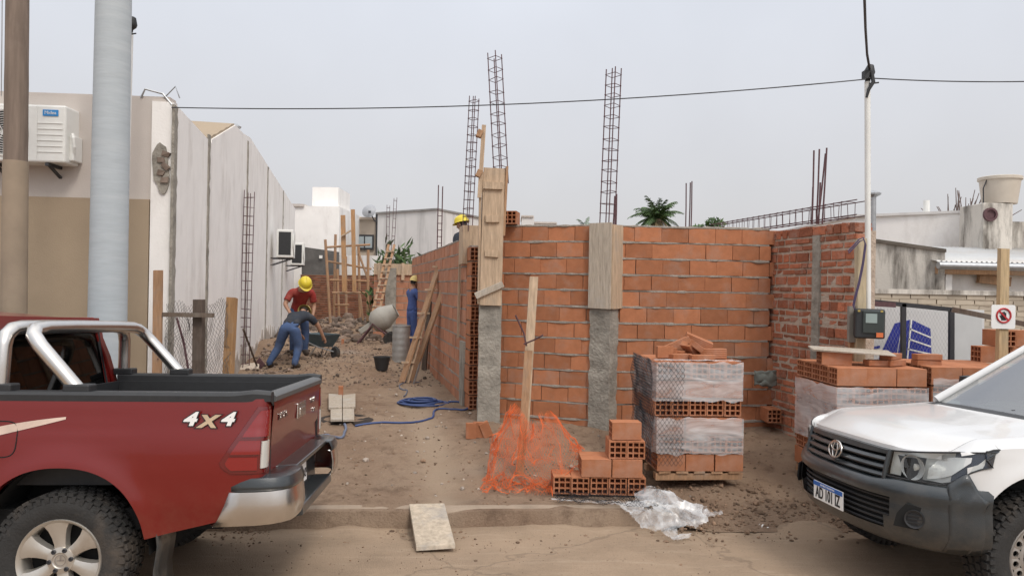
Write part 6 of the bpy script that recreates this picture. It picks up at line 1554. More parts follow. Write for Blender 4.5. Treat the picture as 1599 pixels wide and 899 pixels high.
for i in range(40):
    f_ = i/39; c = at(862+150*f_, 757+20*f_, 6.5); z = gz(c.x, 6.5+.0)+.03; w = .015+.06*f_; P.append([(c.x, 6.55-.12*f_+k*w+.02*n3((i*.3, k, 1)), z+.02*abs(n3((i*.5, k*.8, 6)))) for k in (-1, -.3, .3, 1)])
b.grid(P); o = b.build('plastic_strip', M_film2, smooth=80); tag(o, 'narrow twisted tail of white plastic trailing towards the orange netting', 'plastic sheet')
b = MB(); P = []
for i in range(30):
    f_ = i/29; x = 1.50+.36*f_; y = 6.56-.22*f_; P.append([(x, y+k*(.05+.02*math.sin(i)), gz(x, 6.6)*(1-f_)+.0*f_+.04+.05*abs(n3((i*.4, k*1.5, 3)))) for k in (-1, -.5, 0, .5, 1)])
b.grid(P); o = b.build('plastic_strip', M_film2, smooth=80); tag(o, 'ragged arm of white plastic reaching right over the dirt', 'plastic sheet')

# ------------------------------------------------------------------ boards, pit cover, hose, bucket, drum
a, c, d, e = at(639, 786, 6.29), at(694, 785, 6.31), at(711, 849, 5.66), at(650, 853, 5.63)
b = MB(); b.prism([a, c, d, e], Vector((0, -.012, -.030))); o = b.build('ramp_board', wood_mat('ramp_wood', (.48, .40, .31), dirt=(.30, .285, .27), dirt_amt=.8, grain=(3, 3, 3)), bevel=.004); tag(o, 'thick pale board laid over the kerb as a ramp, with a grey cement smear', 'board')
t = thing('pit_cover', 'two grey boards laid over a small pit in the dirt beside the red pickup', 'boards', (0, 0, 0))
for (u0, u1, v0, v1) in ((513, 534, 622, 645), (535, 555, 622, 644), (516, 534, 645, 665), (535, 553, 644, 664)):
    q = [onlot2(u, v) for u, v in ((u0, v0), (u1, v0), (u1, v1), (u0, v1))]; z = max(p.z for p in q)
    b = MB(); b.prism([(p.x, p.y, sum(k.z for k in q)/4+.04) for p in q], (0, 0, .03)); b.build('board', M_wood2, t, bevel=.004)
q = onlot2(533, 660); b = MB(); P = []
b.lathe([(.0, .012), (.22, .015), (.29, .03), (.36, .01)], 18, Matrix.Translation((q.x, q.y+.2, q.z-.005))); o = b.build('pit_edge', mat('pit_dark', (.03, .02, .015), .95, .3, 6)); tag(o, 'near-black ground round the pit under the grey boards', 'soil')  # near-black disc lying on the ground, no hole is cut
for u, v, lab, h in ((532, 622, 'upright orange brick behind the grey pit boards', .16), (535, 540, 'small upright orange brick standing in the passage near the wheelbarrow', .16), (497, 503, 'tiny orange brick far back by the rear wall rubble', .12)):
    p = onlot2(u, v); solid_brick((p.x, p.y, p.z+h*.55), (0, R(90), .2), lab, 'single upright bricks', (.75, 1.2, 1.2))
M_hose = mat('blue_hose', (.032, .062, .18), .45, .15, 9); M_hose2 = mat('dusty_hose', (.12, .14, .20), .6, .2, 6)
b = MB(); c = onlot2(658, 632); pts = []
r_ = random.Random(12)
for k in range(9*26):
    a = 2*PI*k/26; lp = k//26; rx, ry = .34*(1-.06*lp)+.04*math.sin(lp*2.1), .14*(1-.045*lp)+.03*math.sin(lp*1.3)
    pts.append((c.x+rx*math.cos(a)+.03*math.sin(lp*1.7), c.y+ry*math.sin(a)*1.6+.03*math.cos(lp*2.3), gz(c.x, c.y)+.025+.012*lp*.6+.014*n3((k*.11, lp, 3))))
b.tube(pts, .0125, 7); o = b.build('hose_coil', M_hose, smooth=70); tag(o, 'blue garden hose lying in a loose coil in front of the passage wall', 'hose')
def ground_tube(name, label, uv, r_, m):
    pts = [onlot2(u, v) for u, v in uv]; sm_ = []
    for i in range(len(pts)-1):
        p0, p1, p2, p3 = pts[max(i-1, 0)], pts[i], pts[i+1], pts[min(i+2, len(pts)-1)]
        for k in range(10):
            t_ = k/10; q = ((p1*2)+(p2-p0)*t_+(p0*2-p1*5+p2*4-p3)*t_*t_+(p1*3-p0-p2*3+p3)*t_**3)*.5; sm_.append(Vector((q.x, q.y, gz(q.x, q.y)+r_*.8)))
    b = MB(); b.tube(sm_, r_, 7); o = b.build(name, m, smooth=70); tag(o, label, 'hose'); return o
ground_tube('water_hose', 'blue grey hose snaking from the coil across the dirt to the pit boards', ((700, 628), (722, 630), (731, 637), (722, 641), (690, 639), (678, 643), (676, 652), (664, 657), (630, 661), (590, 661), (552, 664)), .014, M_hose)
ground_tube('water_hose', 'pale hose end curling from the pit boards towards the red pickup', ((538, 664), (540, 672), (534, 680), (520, 683), (505, 681), (490, 684)), .016, M_hose2)
ground_tube('water_hose', 'thin hose looping by the foot of the leaning planks', ((655, 597), (636, 596), (624, 602), (628, 610), (636, 614), (630, 620)), .010, M_hose2)
def lathe_thing(name, label, cat, loc, parts, rot=(0, 0, 0)):
    t = thing(name, label, cat, loc, rot)
    for nm, prof, m in parts: b = MB(); b.lathe(prof, 32, cap=False); b.build(nm, m, t, smooth=35)
    return t
p = onlot2(596, 579); t = lathe_thing('bucket', 'black plastic builder bucket on the dirt before the metal drum', 'bucket', (p.x, p.y, p.z+.01), (('pail', [(.0, .0), (.105, .0), (.15, .235), (.16, .24), (.16, .255), (.146, .255), (.102, .01), (0, .01)], M_blackpl),))
b = MB(); b.tube([(.155*math.cos(PI*i/12), .155*math.sin(PI*i/12)*.5+.09*math.sin(PI*i/12), .24-.03*math.sin(PI*i/12)) for i in range(13)], .004, 6); b.build('handle', M_grey, t)
p = onlot2(626, 563); H = .86; prof = [(0, 0), (.27, 0)]
for i in range(24):
    z = H*i/23; prof.append((.27+(.010 if i % 4 == 0 else (.003 if i % 2 else 0)), z))
prof += [(.285, H), (.285, H+.02), (.26, H+.02), (.255, .05), (0, .05)]
lathe_thing('metal_drum', 'ribbed galvanised metal drum standing behind the leaning planks', 'drum', (p.x, p.y, p.z), (('shell', prof, mat('old_zinc', (.40, .40, .39), .55, .2, 6, metal=.5, stain=(.25, .20, .15), stain_amt=.6)),)).scale = (.66, .66, .84)
# leaning planks at the passage wall
def plank(label, u0, v0, u1, v1, Y1, w, th, m=M_wood3, name='leaning_plank', cleats=0):
    p = onlot2(u0, v0); q = at(u1, v1, Y1); t = thing(name, label, 'plank', p, group='planks leaning on the passage wall'); d = q-p
    b = MB(); b.beam((0, 0, 0), d, w, th, (-.8, -.6, .1), .003); b.build('board', m, t)
    for i in range(cleats): c = d*(.15+.75*i/max(1, cleats-1)); b = MB(); b.beam(c+Vector((-.11, -.05, 0)), c+Vector((.11, -.03, 0)), .04, .03); b.build('cleat', M_wood, t)
plank('wide brown plank with cleats leaning on the passage wall, leftmost of the bunch', 627, 597, 691, 398, 13.2, .16, .03, M_wood3, cleats=5)
plank('brown plank leaning second from the left of the bunch, the shortest', 641, 596, 700, 432, 12.6, .14, .03, M_wood3)
plank('thin pale batten between the brown planks of the leaning bunch', 636, 597, 694, 385, 13.3, .06, .03, M_wood)
plank('grey metal pole leaning under the brown planks', 646, 599, 676, 500, 12.9, .03, .03, M_grey, 'leaning_pole')
plank('upright dark plank standing behind the leaning bunch', 662, 578, 671, 470, 13.9, .15, .03, M_wood4)
plank('second upright plank close to the wall behind the leaning bunch', 672, 574, 674, 500, 13.8, .08, .04, M_wood3)
# scaffold of poles
t = thing('pole_scaffold', 'rough scaffold of thin tied poles in front of the dark rear brick wall', 'scaffold', (0, 0, 0))
for u, v0, u2, v1, Y in ((517, 520, 508, 374, 23), (521, 520, 524, 366, 24), (541, 515, 540, 400, 25), (562, 500, 560, 385, 24), (574, 515, 575, 390, 23), (530, 515, 527, 420, 25)):
    b = MB(); b.tube([at(u, v0, Y), at(u2, v1, Y)], .045, 7); b.build('pole', M_wood3, t)
for u0, v0, u1, v1, Y in ((511, 386, 578, 382, 23), (515, 437, 575, 439, 23), (519, 457, 573, 457, 23), (520, 476, 545, 476, 24), (512, 408, 580, 420, 23.4)):
    b = MB(); b.tube([at(u0, v0, Y), at(u1, v1, Y)], .035, 7); b.build('rail', M_wood3, t)
for u0, v0, u1, v1, Y in ((560, 395, 576, 440, 23), (562, 460, 567, 500, 23)):
    b = MB(); b.tube([at(u0, v0, Y), at(u1, v1, Y)], .035, 7); b.build('brace', M_wood3, t)
for u, v0, v1, w, lab in ((535.5, 336, 455, .14, 'tall plank standing upright in the scaffold, left of two'), (551, 327, 455, .12, 'tallest plank standing upright in the scaffold, right of two')):
    b = MB(); b.beam(at(u+2.5, v1, 22.8), at(u, v0, 22.8), w, .05, (0, 1, 0)); o = b.build('scaffold_plank', wood_mat('orange_plank', (.42, .24, .12))); tag(o, lab, 'plank', 'upright planks in the scaffold')
b = MB(); b.beam(at(533, 369, 22.7), at(548, 360, 22.7), .09, .04); o = b.build('scaffold_batten', M_wood); tag(o, 'short batten nailed between the two upright scaffold planks', 'batten')
# cleated ladder board
t = thing('plank_ladder', 'leaning plank ladder with cleats rising to the boarded cross wall', 'ladder', (0, 0, 0)); a, c = at(577, 508, 18.6), at(607, 382, 19.6)
b = MB(); b.beam(a, c, .06, .05, (0, 1, .2)); b.build('rail', M_wood3, t); b = MB(); b.beam(a+Vector((.17, 0, 0)), c+Vector((.15, 0, 0)), .06, .05, (0, 1, .2)); b.build('rail', M_wood3, t)
for i in range(11): q = a.lerp(c, .06+.085*i); b = MB(); b.beam(q+Vector((-.03, -.05, 0)), q+Vector((.20, -.05, .01)), .04, .03); b.build('rung', M_wood, t)
# concrete mixer
p = at(599, 500, 18.6); p.z = gz(p.x, p.y)-.02; t = thing('concrete_mixer', 'grey concrete mixer with its drum tipped to the right, by the brick cross wall', 'concrete mixer', (p.x, p.y, p.z), (0, 0, R(4))); t.scale = (.82, .82, .86)
M_mix = mat('mixer_grey', (.34, .325, .29), .75, .2, 6, stain=(.20, .17, .13), stain_amt=.6, stain_scale=3)
b = MB(); b.lathe([(.0, -.40), (.22, -.40), (.34, -.27), (.36, .0), (.34, .06), (.20, .42), (.215, .44), (.18, .43), (.3, .05), (0, -.3)], 28, Matrix.Translation((.0, 0, .80)) @ Matrix.Rotation(R(58), 4, 'Y')); b.build('drum', M_mix, t, smooth=40)
b = MB(); b.beam((-.35, 0, .62), (-.72, 0, .36), .22, .16); b.build('motor_housing', M_mix, t, bevel=.02)
for y in (-.28, .28):
    b = MB(); b.tube([(-.75, y, .05), (-.3, y, .62), (.3, y, .18)], .03, 7); b.build('frame', M_rust, t)
    b = MB(); b.lathe([(.04, -.04), (.17, -.05), (.19, 0), (.17, .05), (.04, .04)], 20, Matrix.Translation((.22, y*1.25, .19)) @ Matrix.Rotation(R(90), 4, 'X')); b.build('wheel', M_tyre, t, smooth=40)
# wheelbarrow
p = onlot2(500, 560); t = thing('wheelbarrow', 'blue grey metal wheelbarrow held by the bending worker', 'wheelbarrow', (p.x, p.y, p.z), (0, 0, R(-38))); t.scale = (.82, .9, .85)
b = MB(); tub = lambda s, z: [(-.42*s, -.30*s, z), (.48*s, -.26*s, z), (.48*s, .26*s, z), (-.42*s, .30*s, z)]
o_ = tub(1, .62); i_ = tub(.62, .30); b.add(o_+i_+tub(.95, .615)+tub(.60, .315), [(0, 1, 5, 4), (1, 2, 6, 5), (2, 3, 7, 6), (3, 0, 4, 7), (4, 5, 6, 7), (8, 12, 13, 9), (9, 13, 14, 10), (10, 14, 15, 11), (11, 15, 12, 8), (12, 15, 14, 13), (0, 8, 9, 1), (1, 9, 10, 2), (2, 10, 11, 3), (3, 11, 8, 0)]); b.build('tub', mat('barrow_blue', (.055, .085, .10), .6, .2, 6, stain=(.22, .19, .16), stain_amt=.5), t, bevel=.01)
for s in (-1, 1):
    b = MB(); b.tube([(.62, s*.05, .2), (.2, s*.2, .30), (-.5, s*.27, .48), (-.95, s*.29, .60)], .018, 7); b.build('handle', M_grey, t, smooth=50)
    b = MB(); b.tube([(-.15, s*.22, .38), (-.32, s*.24, .02), (-.15, s*.22, .02), (.1, s*.2, .31)], .015, 7); b.build('leg', M_grey, t)
b = MB(); b.lathe([(.03, -.035), (.14, -.045), (.17, 0), (.14, .045), (.03, .035)], 20, Matrix.Translation((.62, 0, .17)) @ Matrix.Rotation(R(90), 4, 'X')); b.build('wheel', M_tyre, t, smooth=40)

# ------------------------------------------------------------------ left boundary odds and ends
t = thing('fence_plank', 'pale upright plank nailed to the fence rail by the tan house corner', 'plank', onlot2(246, 640) if False else (at(246, 600, 7.5).x, 7.5, .2))
o0 = t.location.copy(); b = MB(); b.beam((0, 0, -.1), at(247, 422, 7.5)-o0, .085, .03, (0, 1, 0), .003); b.build('board', M_wood3, t)
for i in range(6): b = MB(); b.tube([(.01*(-1)**i, -.02, .3+.17*i), (.01*(-1)**i, -.03, .3+.17*i)], .006, 6); b.build('nail', M_rust, t)
t = thing('fence_post', 'dark square wooden post with a cross rail in the wire fence by the white wall', 'post', (at(310, 600, 7.6).x, 7.6, .2)); o0 = t.location.copy()
b = MB(); b.beam((0, 0, -.2), at(311, 468, 7.6)-o0, .10, .09, (0, 1, 0), .005); b.build('post', M_wood4, t); b = MB(); b.beam(at(248, 491, 7.52)-o0, at(333, 492, 7.5)-o0, .05, .045, (0, 0, 1), .004); b.build('rail', wood_mat('dark_rail', (.14, .105, .08)), t)
t = thing('leaning_post', 'brown split timber post leaning at the open end of the wire fence', 'post', (at(351, 592, 7.8).x, 7.8, .22)); o0 = t.location.copy()
b = MB(); b.beam((0, 0, -.2), at(361.5, 465, 7.8)-o0, .10, .07, (0, 1, 0), .008); b.build('timber', wood_mat('split_timber', (.33, .19, .09)), t)
def f_fence(u, v): 
    p = at(258+98*u, 585-112*v+10*n3((u*4, 1, 2))*v, 7.75+.1*n3((u*5, v*4, 3))); return p+Vector((.05*n3((u*6, v*5, 8)), 0, .04*n3((u*7, v*4, 1))))
net('chicken_wire', 'sagging chicken wire fence between the dark post and the brown timber', f_fence, 24, 24, .0055, mat('old_wire', (.15, .135, .125), .7, .3, 9, metal=.2))
b = MB(); b.tube([at(276, 496, 7.7), at(287, 535, 7.7), at(296, 588, 7.7)], .012, 6); o = b.build('rusty_rod', M_rust); tag(o, 'rusty rod leaning inside the wire fence left of the dark post', 'rod')
t = thing('shovel', 'long handled shovel leaning at the white wall beside a pale tile', 'shovel', (0, 0, 0)); a, c = at(380, 514, 11.5), onlot2(402, 577)
b = MB(); b.tube([a, c], .017, 7); b.build('handle', M_wood4, t); b = MB(); q = c; b.beam(q+Vector((-.02, 0, .12)), q+Vector((.10, -.05, .0)), .2, .012, (0, 1, .3)); b.build('blade', M_rust, t)
q = onlot2(390, 577); b = MB(); b.box((q.x, q.y, q.z+.06), (.33, .33, .02), Matrix.Rotation(R(14), 3, 'X') @ Matrix.Rotation(.3, 3, 'Z')); o = b.build('pale_tile', M_beige); tag(o, 'pale square tile lying at the foot of the shovel', 'tile')

# ------------------------------------------------------------------ meter post, fence and sign on the right
t = thing('meter_box', 'black electricity meter box with a clear window and orange sticker, under the white mast', 'meter box', (at(1357, 505, 7.2).x, 7.2, at(1357, 505, 7.2).z), (0, 0, R(-20)))
b = MB(); b.box((0, 0, 0), (.27, .16, .29)); b.build('casing', M_blackpl, t, bevel=.02)
b = MB(); b.box((.03, -.088, .02), (.19, .02, .22)); lid = b.build('lid', mat('smoke_plastic', (.04, .05, .05), .15, .1, 8), t, bevel=.008)
b = MB(); b.box((.01, -.1, .055), (.10, .006, .09)); b.build('window', mat('meter_window', (.28, .34, .33), .08, .1, 8), lid)
b = MB(); b.box((.085, -.0995, -.105), (.06, .006, .045)); b.build('sticker', mat('orange_sticker', (.65, .16, .05), .5), t)
for x in (-.1, .1): b = MB(); b.box((x, -.098, .125), (.022, .008, .018)); b.build('screw', mat('brass', (.5, .38, .12), .4, .1, 9, metal=.7), t)
t = thing('mast_post', 'pale wooden post and grey board carrying the black meter box', 'post', (at(1345, 560, 7.32).x, 7.34, .2)); o0 = t.location.copy()
b = MB(); b.beam((0, 0, -.2), at(1344.5, 373, 7.34)-o0, .085, .07, (0, 1, 0), .004); b.build('post', wood_mat('mast_wood', (.44, .36, .24)), t)
b = MB(); b.box(at(1333, 506, 7.36)-o0, (.11, .05, .36), jit=.004); b.build('board', mat('grey_backing', (.24, .22, .19), .9, .2, 6), t)
b = MB(); b.box(at(1330, 540, 7.4)-o0, (.06, .06, .5), jit=.004); b.build('stub', M_wood3, t)
M_purple = mat('violet_cable', (.065, .045, .10), .5, .2, 8)
for dx, lab in ((0, 'violet electric cable looping over the mast post, outer strand'), (3, 'violet electric cable looping over the mast post, inner strand')):
    b = MB(); b.tube([at(u+dx*.4, v+dx, 7.24) for u, v in ((1324, 392), (1332, 384), (1341, 374), (1348, 371), (1351, 380), (1347, 410), (1341, 440), (1335, 462), (1332, 476), (1337, 488))], .007, 7); o = b.build('electric_cable', M_purple, smooth=60); tag(o, lab, 'cable')
t = thing('wire_fence', 'low dark metal framed chain link fence right of the meter box', 'fence', (0, 0, 0)); Yf = 8.6
b = MB(); b.beam(at(1356, 470, Yf), at(1494, 484, Yf), .045, .05); b.build('top_rail', M_dark, t)
for u in (1410, 1485): b = MB(); b.beam(at(u, 600, Yf), at(u+.5, 474 if u < 1450 else 482, Yf), .05, .045, (0, 1, 0)); b.build('post', M_dark, t)
b = MB(); b.beam(at(1364, 474, Yf-.05), at(1398, 476, Yf-.05), .03, .06); b.build('rust_plate', M_rust, t)
o = net('mesh', '', lambda u, v: at(1357+130*u, 600-125*v+12*u*v, Yf+.03), 24, 22, .0032, M_grey); o.parent = t
for k in ('label', 'category'): del o[k]
b = MB(); b.beam(at(1487, 483, 8.3), at(1640, 514, 7.9), .09, .05, (0, 0, 1), .006); o = b.build('dark_plank', wood_mat('wet_plank', (.13, .095, .075))); tag(o, 'dark weathered plank sloping down from the fence post to the hand sign', 'plank')
# white hoarding with a blue emblem of two towers
t = thing('hoarding', 'white panel behind the wire fence painted with two blue towers lined in white', 'sign', (0, 0, 0)); Yh = 9.0
def hp(u, v, k=0): return at(u, v, Yh-k)
b = MB(); b.prism([hp(1335, 476), hp(1537, 484), hp(1537, 620), hp(1335, 620)], (0, .03, 0)); b.build('panel', mat('white_panel', (.60, .60, .60), .6, .05, 3), t)
M_navy = mat('navy_print', (.018, .030, .27), .5, .05, 4)
for poly in ([(1397, 505), (1409, 502), (1399, 560), (1372, 560)], [(1410, 502), (1421, 499), (1416, 560), (1401, 560)], [(1424, 499), (1453, 513), (1455, 560), (1417, 560)]):
    b = MB(); b.prism([hp(u, v, .004) for u, v in poly], (0, .003, 0)); b.build('blue_shape', M_navy, t)
for (u0, v0, u1, v1) in ((1420, 513, 1454, 527), (1419, 529, 1454, 541), (1418, 545, 1455, 553), (1423.5, 498, 1417, 560)):
    b = MB(); b.beam(hp(u0, v0, .007), hp(u1, v1, .007), .018, .003, (0, 1, 0)); b.build('white_line', M_plate, t)
b = MB(); b.beam(hp(1345, 547, .005), hp(1374, 541, .005), .03, .003, (0, 1, 0)); b.build('blue_stripe', M_navy, t)
b = MB(); b.prism([hp(1491, 487, .05), hp(1533, 490, .05), hp(1533, 600, .05), hp(1491, 600, .05)], (0, .02, 0)); b.build('gate_sheet', mat('grey_sheet', (.50, .51, .51), .55, .08, 3), t)
Ys = 6.95; t = thing('hand_sign', 'white square sign with a red barred circle over a black hand, on a wooden post', 'sign', (0, 0, 0))
b = MB(); b.beam(at(1563, 600, Ys+.03), at(1567, 388, Ys+.03), .082, .06, (0, 1, 0), .004); b.build('post', wood_mat('sign_post', (.46, .34, .20)), t)
c = at(1567, 494.5, Ys-.02); b = MB(); s_ = .113; P = []
for k in range(4):
    for i in range(5): a = PI/2*k+PI/2*i/4; P.append(c+Vector(((s_-.02)*(1 if k in (0, 3) else -1)+.02*math.cos(a)*1.0, 0, (s_-.02)*(1 if k in (0, 1) else -1)+.02*math.sin(a))))
b.prism(P, (0, .008, 0)); b.build('plate', M_plate, t)
M_redp = mat('sign_red', (.45, .025, .03), .5, .05)
b = MB(); ring = [c+Vector((.066*math.cos(2*PI*i/32), -.004, .066*math.sin(2*PI*i/32)+.012)) for i in range(32)]; b.tube(ring, .0085, 6, closed=True); b.beam(c+Vector((-.047, -.005, .059)), c+Vector((.047, -.005, -.035)), .016, .004, (0, 1, 0)); b.build('barred_circle', M_redp, t)
b = MB(); hc = c+Vector((0, -.002, .006)); b.prism([hc+Vector(q) for q in ((-.022, 0, -.04), (.02, 0, -.04), (.026, 0, .005), (-.024, 0, .005))], (0, .002, 0))
for x, h in ((-.019, .03), (-.006, .042), (.007, .044), (.02, .034)): b.prism([hc+Vector(q) for q in ((x-.006, 0, .0), (x+.006, 0, .0), (x+.005, 0, h), (x-.005, 0, h))], (0, .002, 0))
b.prism([hc+Vector(q) for q in ((-.022, 0, -.028), (-.04, 0, .004), (-.034, 0, .01), (-.02, 0, -.008))], (0, .002, 0)); b.build('hand', M_ink, t)

# ------------------------------------------------------------------ rubble and clods: nobody could count them
def chunks(name, label, n, place, size, m, seed, flat=.7):
    r_ = random.Random(seed); b = MB()
    ico = [(0, 0, 1), (.9, 0, .4), (.28, .85, .45), (-.72, .53, .4), (-.72, -.53, .42), (.28, -.85, .4), (.72, .53, -.4), (-.28, .85, -.45), (-.9, 0, -.4), (-.28, -.85, -.4), (.72, -.53, -.45), (0, 0, -1)]
    F = [(0, 1, 2), (0, 2, 3), (0, 3, 4), (0, 4, 5), (0, 5, 1), (1, 6, 2), (2, 7, 3), (3, 8, 4), (4, 9, 5), (5, 10, 1), (6, 7, 2), (7, 8, 3), (8, 9, 4), (9, 10, 5), (10, 6, 1), (11, 7, 6), (11, 8, 7), (11, 9, 8), (11, 10, 9), (11, 6, 10)]
    for _ in range(n):
        x, y = place(r_); s = size*r_.uniform(.35, 1.0)*(2.0 if r_.random() < .06 else 1); rot = Matrix.Rotation(r_.uniform(0, 6), 3, 'Z') @ Matrix.Rotation(r_.uniform(-.5, .5), 3, 'X'); a, c_ = r_.uniform(.6, 1.3), r_.uniform(.6, 1.2)
        z = (gz(x, y) if y > kerb_y(x) or x > 1.4 else rz(x, y))+s*.25
        b.add([rot @ Vector((p[0]*s*a*r_.uniform(.75, 1.2), p[1]*s*c_*r_.uniform(.75, 1.2), p[2]*s*flat*r_.uniform(.7, 1.2)))+Vector((x, y, z)) for p in ico], F)
    o = b.build(name, m, recalc=False); tag(o, label, 'rubble', kind='stuff'); return o
M_soil = mat('clod_soil', (.20, .13, .085), .97, .3, 20, island=.45, bump=.4, bscale=60)
M_rub = mat('rubble_mix', (.165, .12, .092), .95, .3, 15, island=.6)
M_pale = mat('pale_rubble', (.36, .30, .25), .95, .2, 15, island=.3)
chunks('dirt_clods', 'crumbled brown clods of soil scattered over the plot', 1000, lambda r_: (r_.uniform(-3.2, 4.2), 6.45+abs(r_.gauss(0, 2.2))), .016, M_soil, 1)
chunks('dirt_clods', 'small clods of soil along the kerb and gutter', 420, lambda r_: (lambda x: (x, kerb_y(x)-abs(r_.gauss(0, .16))-.04))(r_.uniform(-3.0, 1.6)), .014, M_soil, 2)
chunks('dirt_clods', 'loose soil spilling over the buried kerb under the brick stacks', 700, lambda r_: (lambda x: (x, kerb_y(x)+r_.gauss(.25, .28)))(r_.uniform(1.1, 3.4)), .022, M_soil, 3)
chunks('brick_rubble', 'dark heap of broken brick and soil against the foot of the white party wall', 900, lambda r_: (lambda y: (WX(y)+.15+abs(r_.gauss(0, .55)), y))(r_.uniform(13.2, 24)), .048, M_rub, 4)
chunks('brick_rubble', 'broken rubble and soil strewn round the wheelbarrow and up the passage', 1300, lambda r_: (lambda y: (-.2315*y-1.1+2.6*r_.random()+r_.gauss(0, .5), y))(r_.uniform(11.6, 19)), .026, M_rub, 5)
chunks('brick_rubble', 'heaps of rubble at the back of the plot under the scaffold', 900, lambda r_: (r_.uniform(-6.8, -3.0), r_.uniform(19.5, 26)), .12, M_rub, 6)
chunks('pale_rubble', 'pale lumps of mortar and cement scattered on the dirt', 220, lambda r_: (r_.uniform(-2.6, 2.4), 6.7+abs(r_.gauss(0, 2.6))), .022, M_pale, 7)
chunks('road_grit', 'fine dark grit on the dusty road', 700, lambda r_: (r_.uniform(-2.2, 2.6), 6.3-abs(r_.gauss(0, .8))), .007, M_soil, 8)
for u, v, lab, sz in ((497, 829, 'small scrap of white litter on the road beside the red pickup', .05), (1191, 815, 'small scrap of white paper on the dirt left of the white pickup', .05)):
    d = ray(u, v); p = Vector((0, 0, CAMZ))+d*((-.05-CAMZ)/d.z); p.z = rz(p.x, p.y)+.008; b = MB(); P = [[(p.x+sz*(i/5-.5)*1.6, p.y+sz*(j/4-.5)*1.8, p.z+.022*abs(n3((i*.7, j*.8, u)))) for i in range(6)] for j in range(5)]; b.grid(P); o = b.build('paper_scrap', M_plate, smooth=60); tag(o, lab, 'litter')
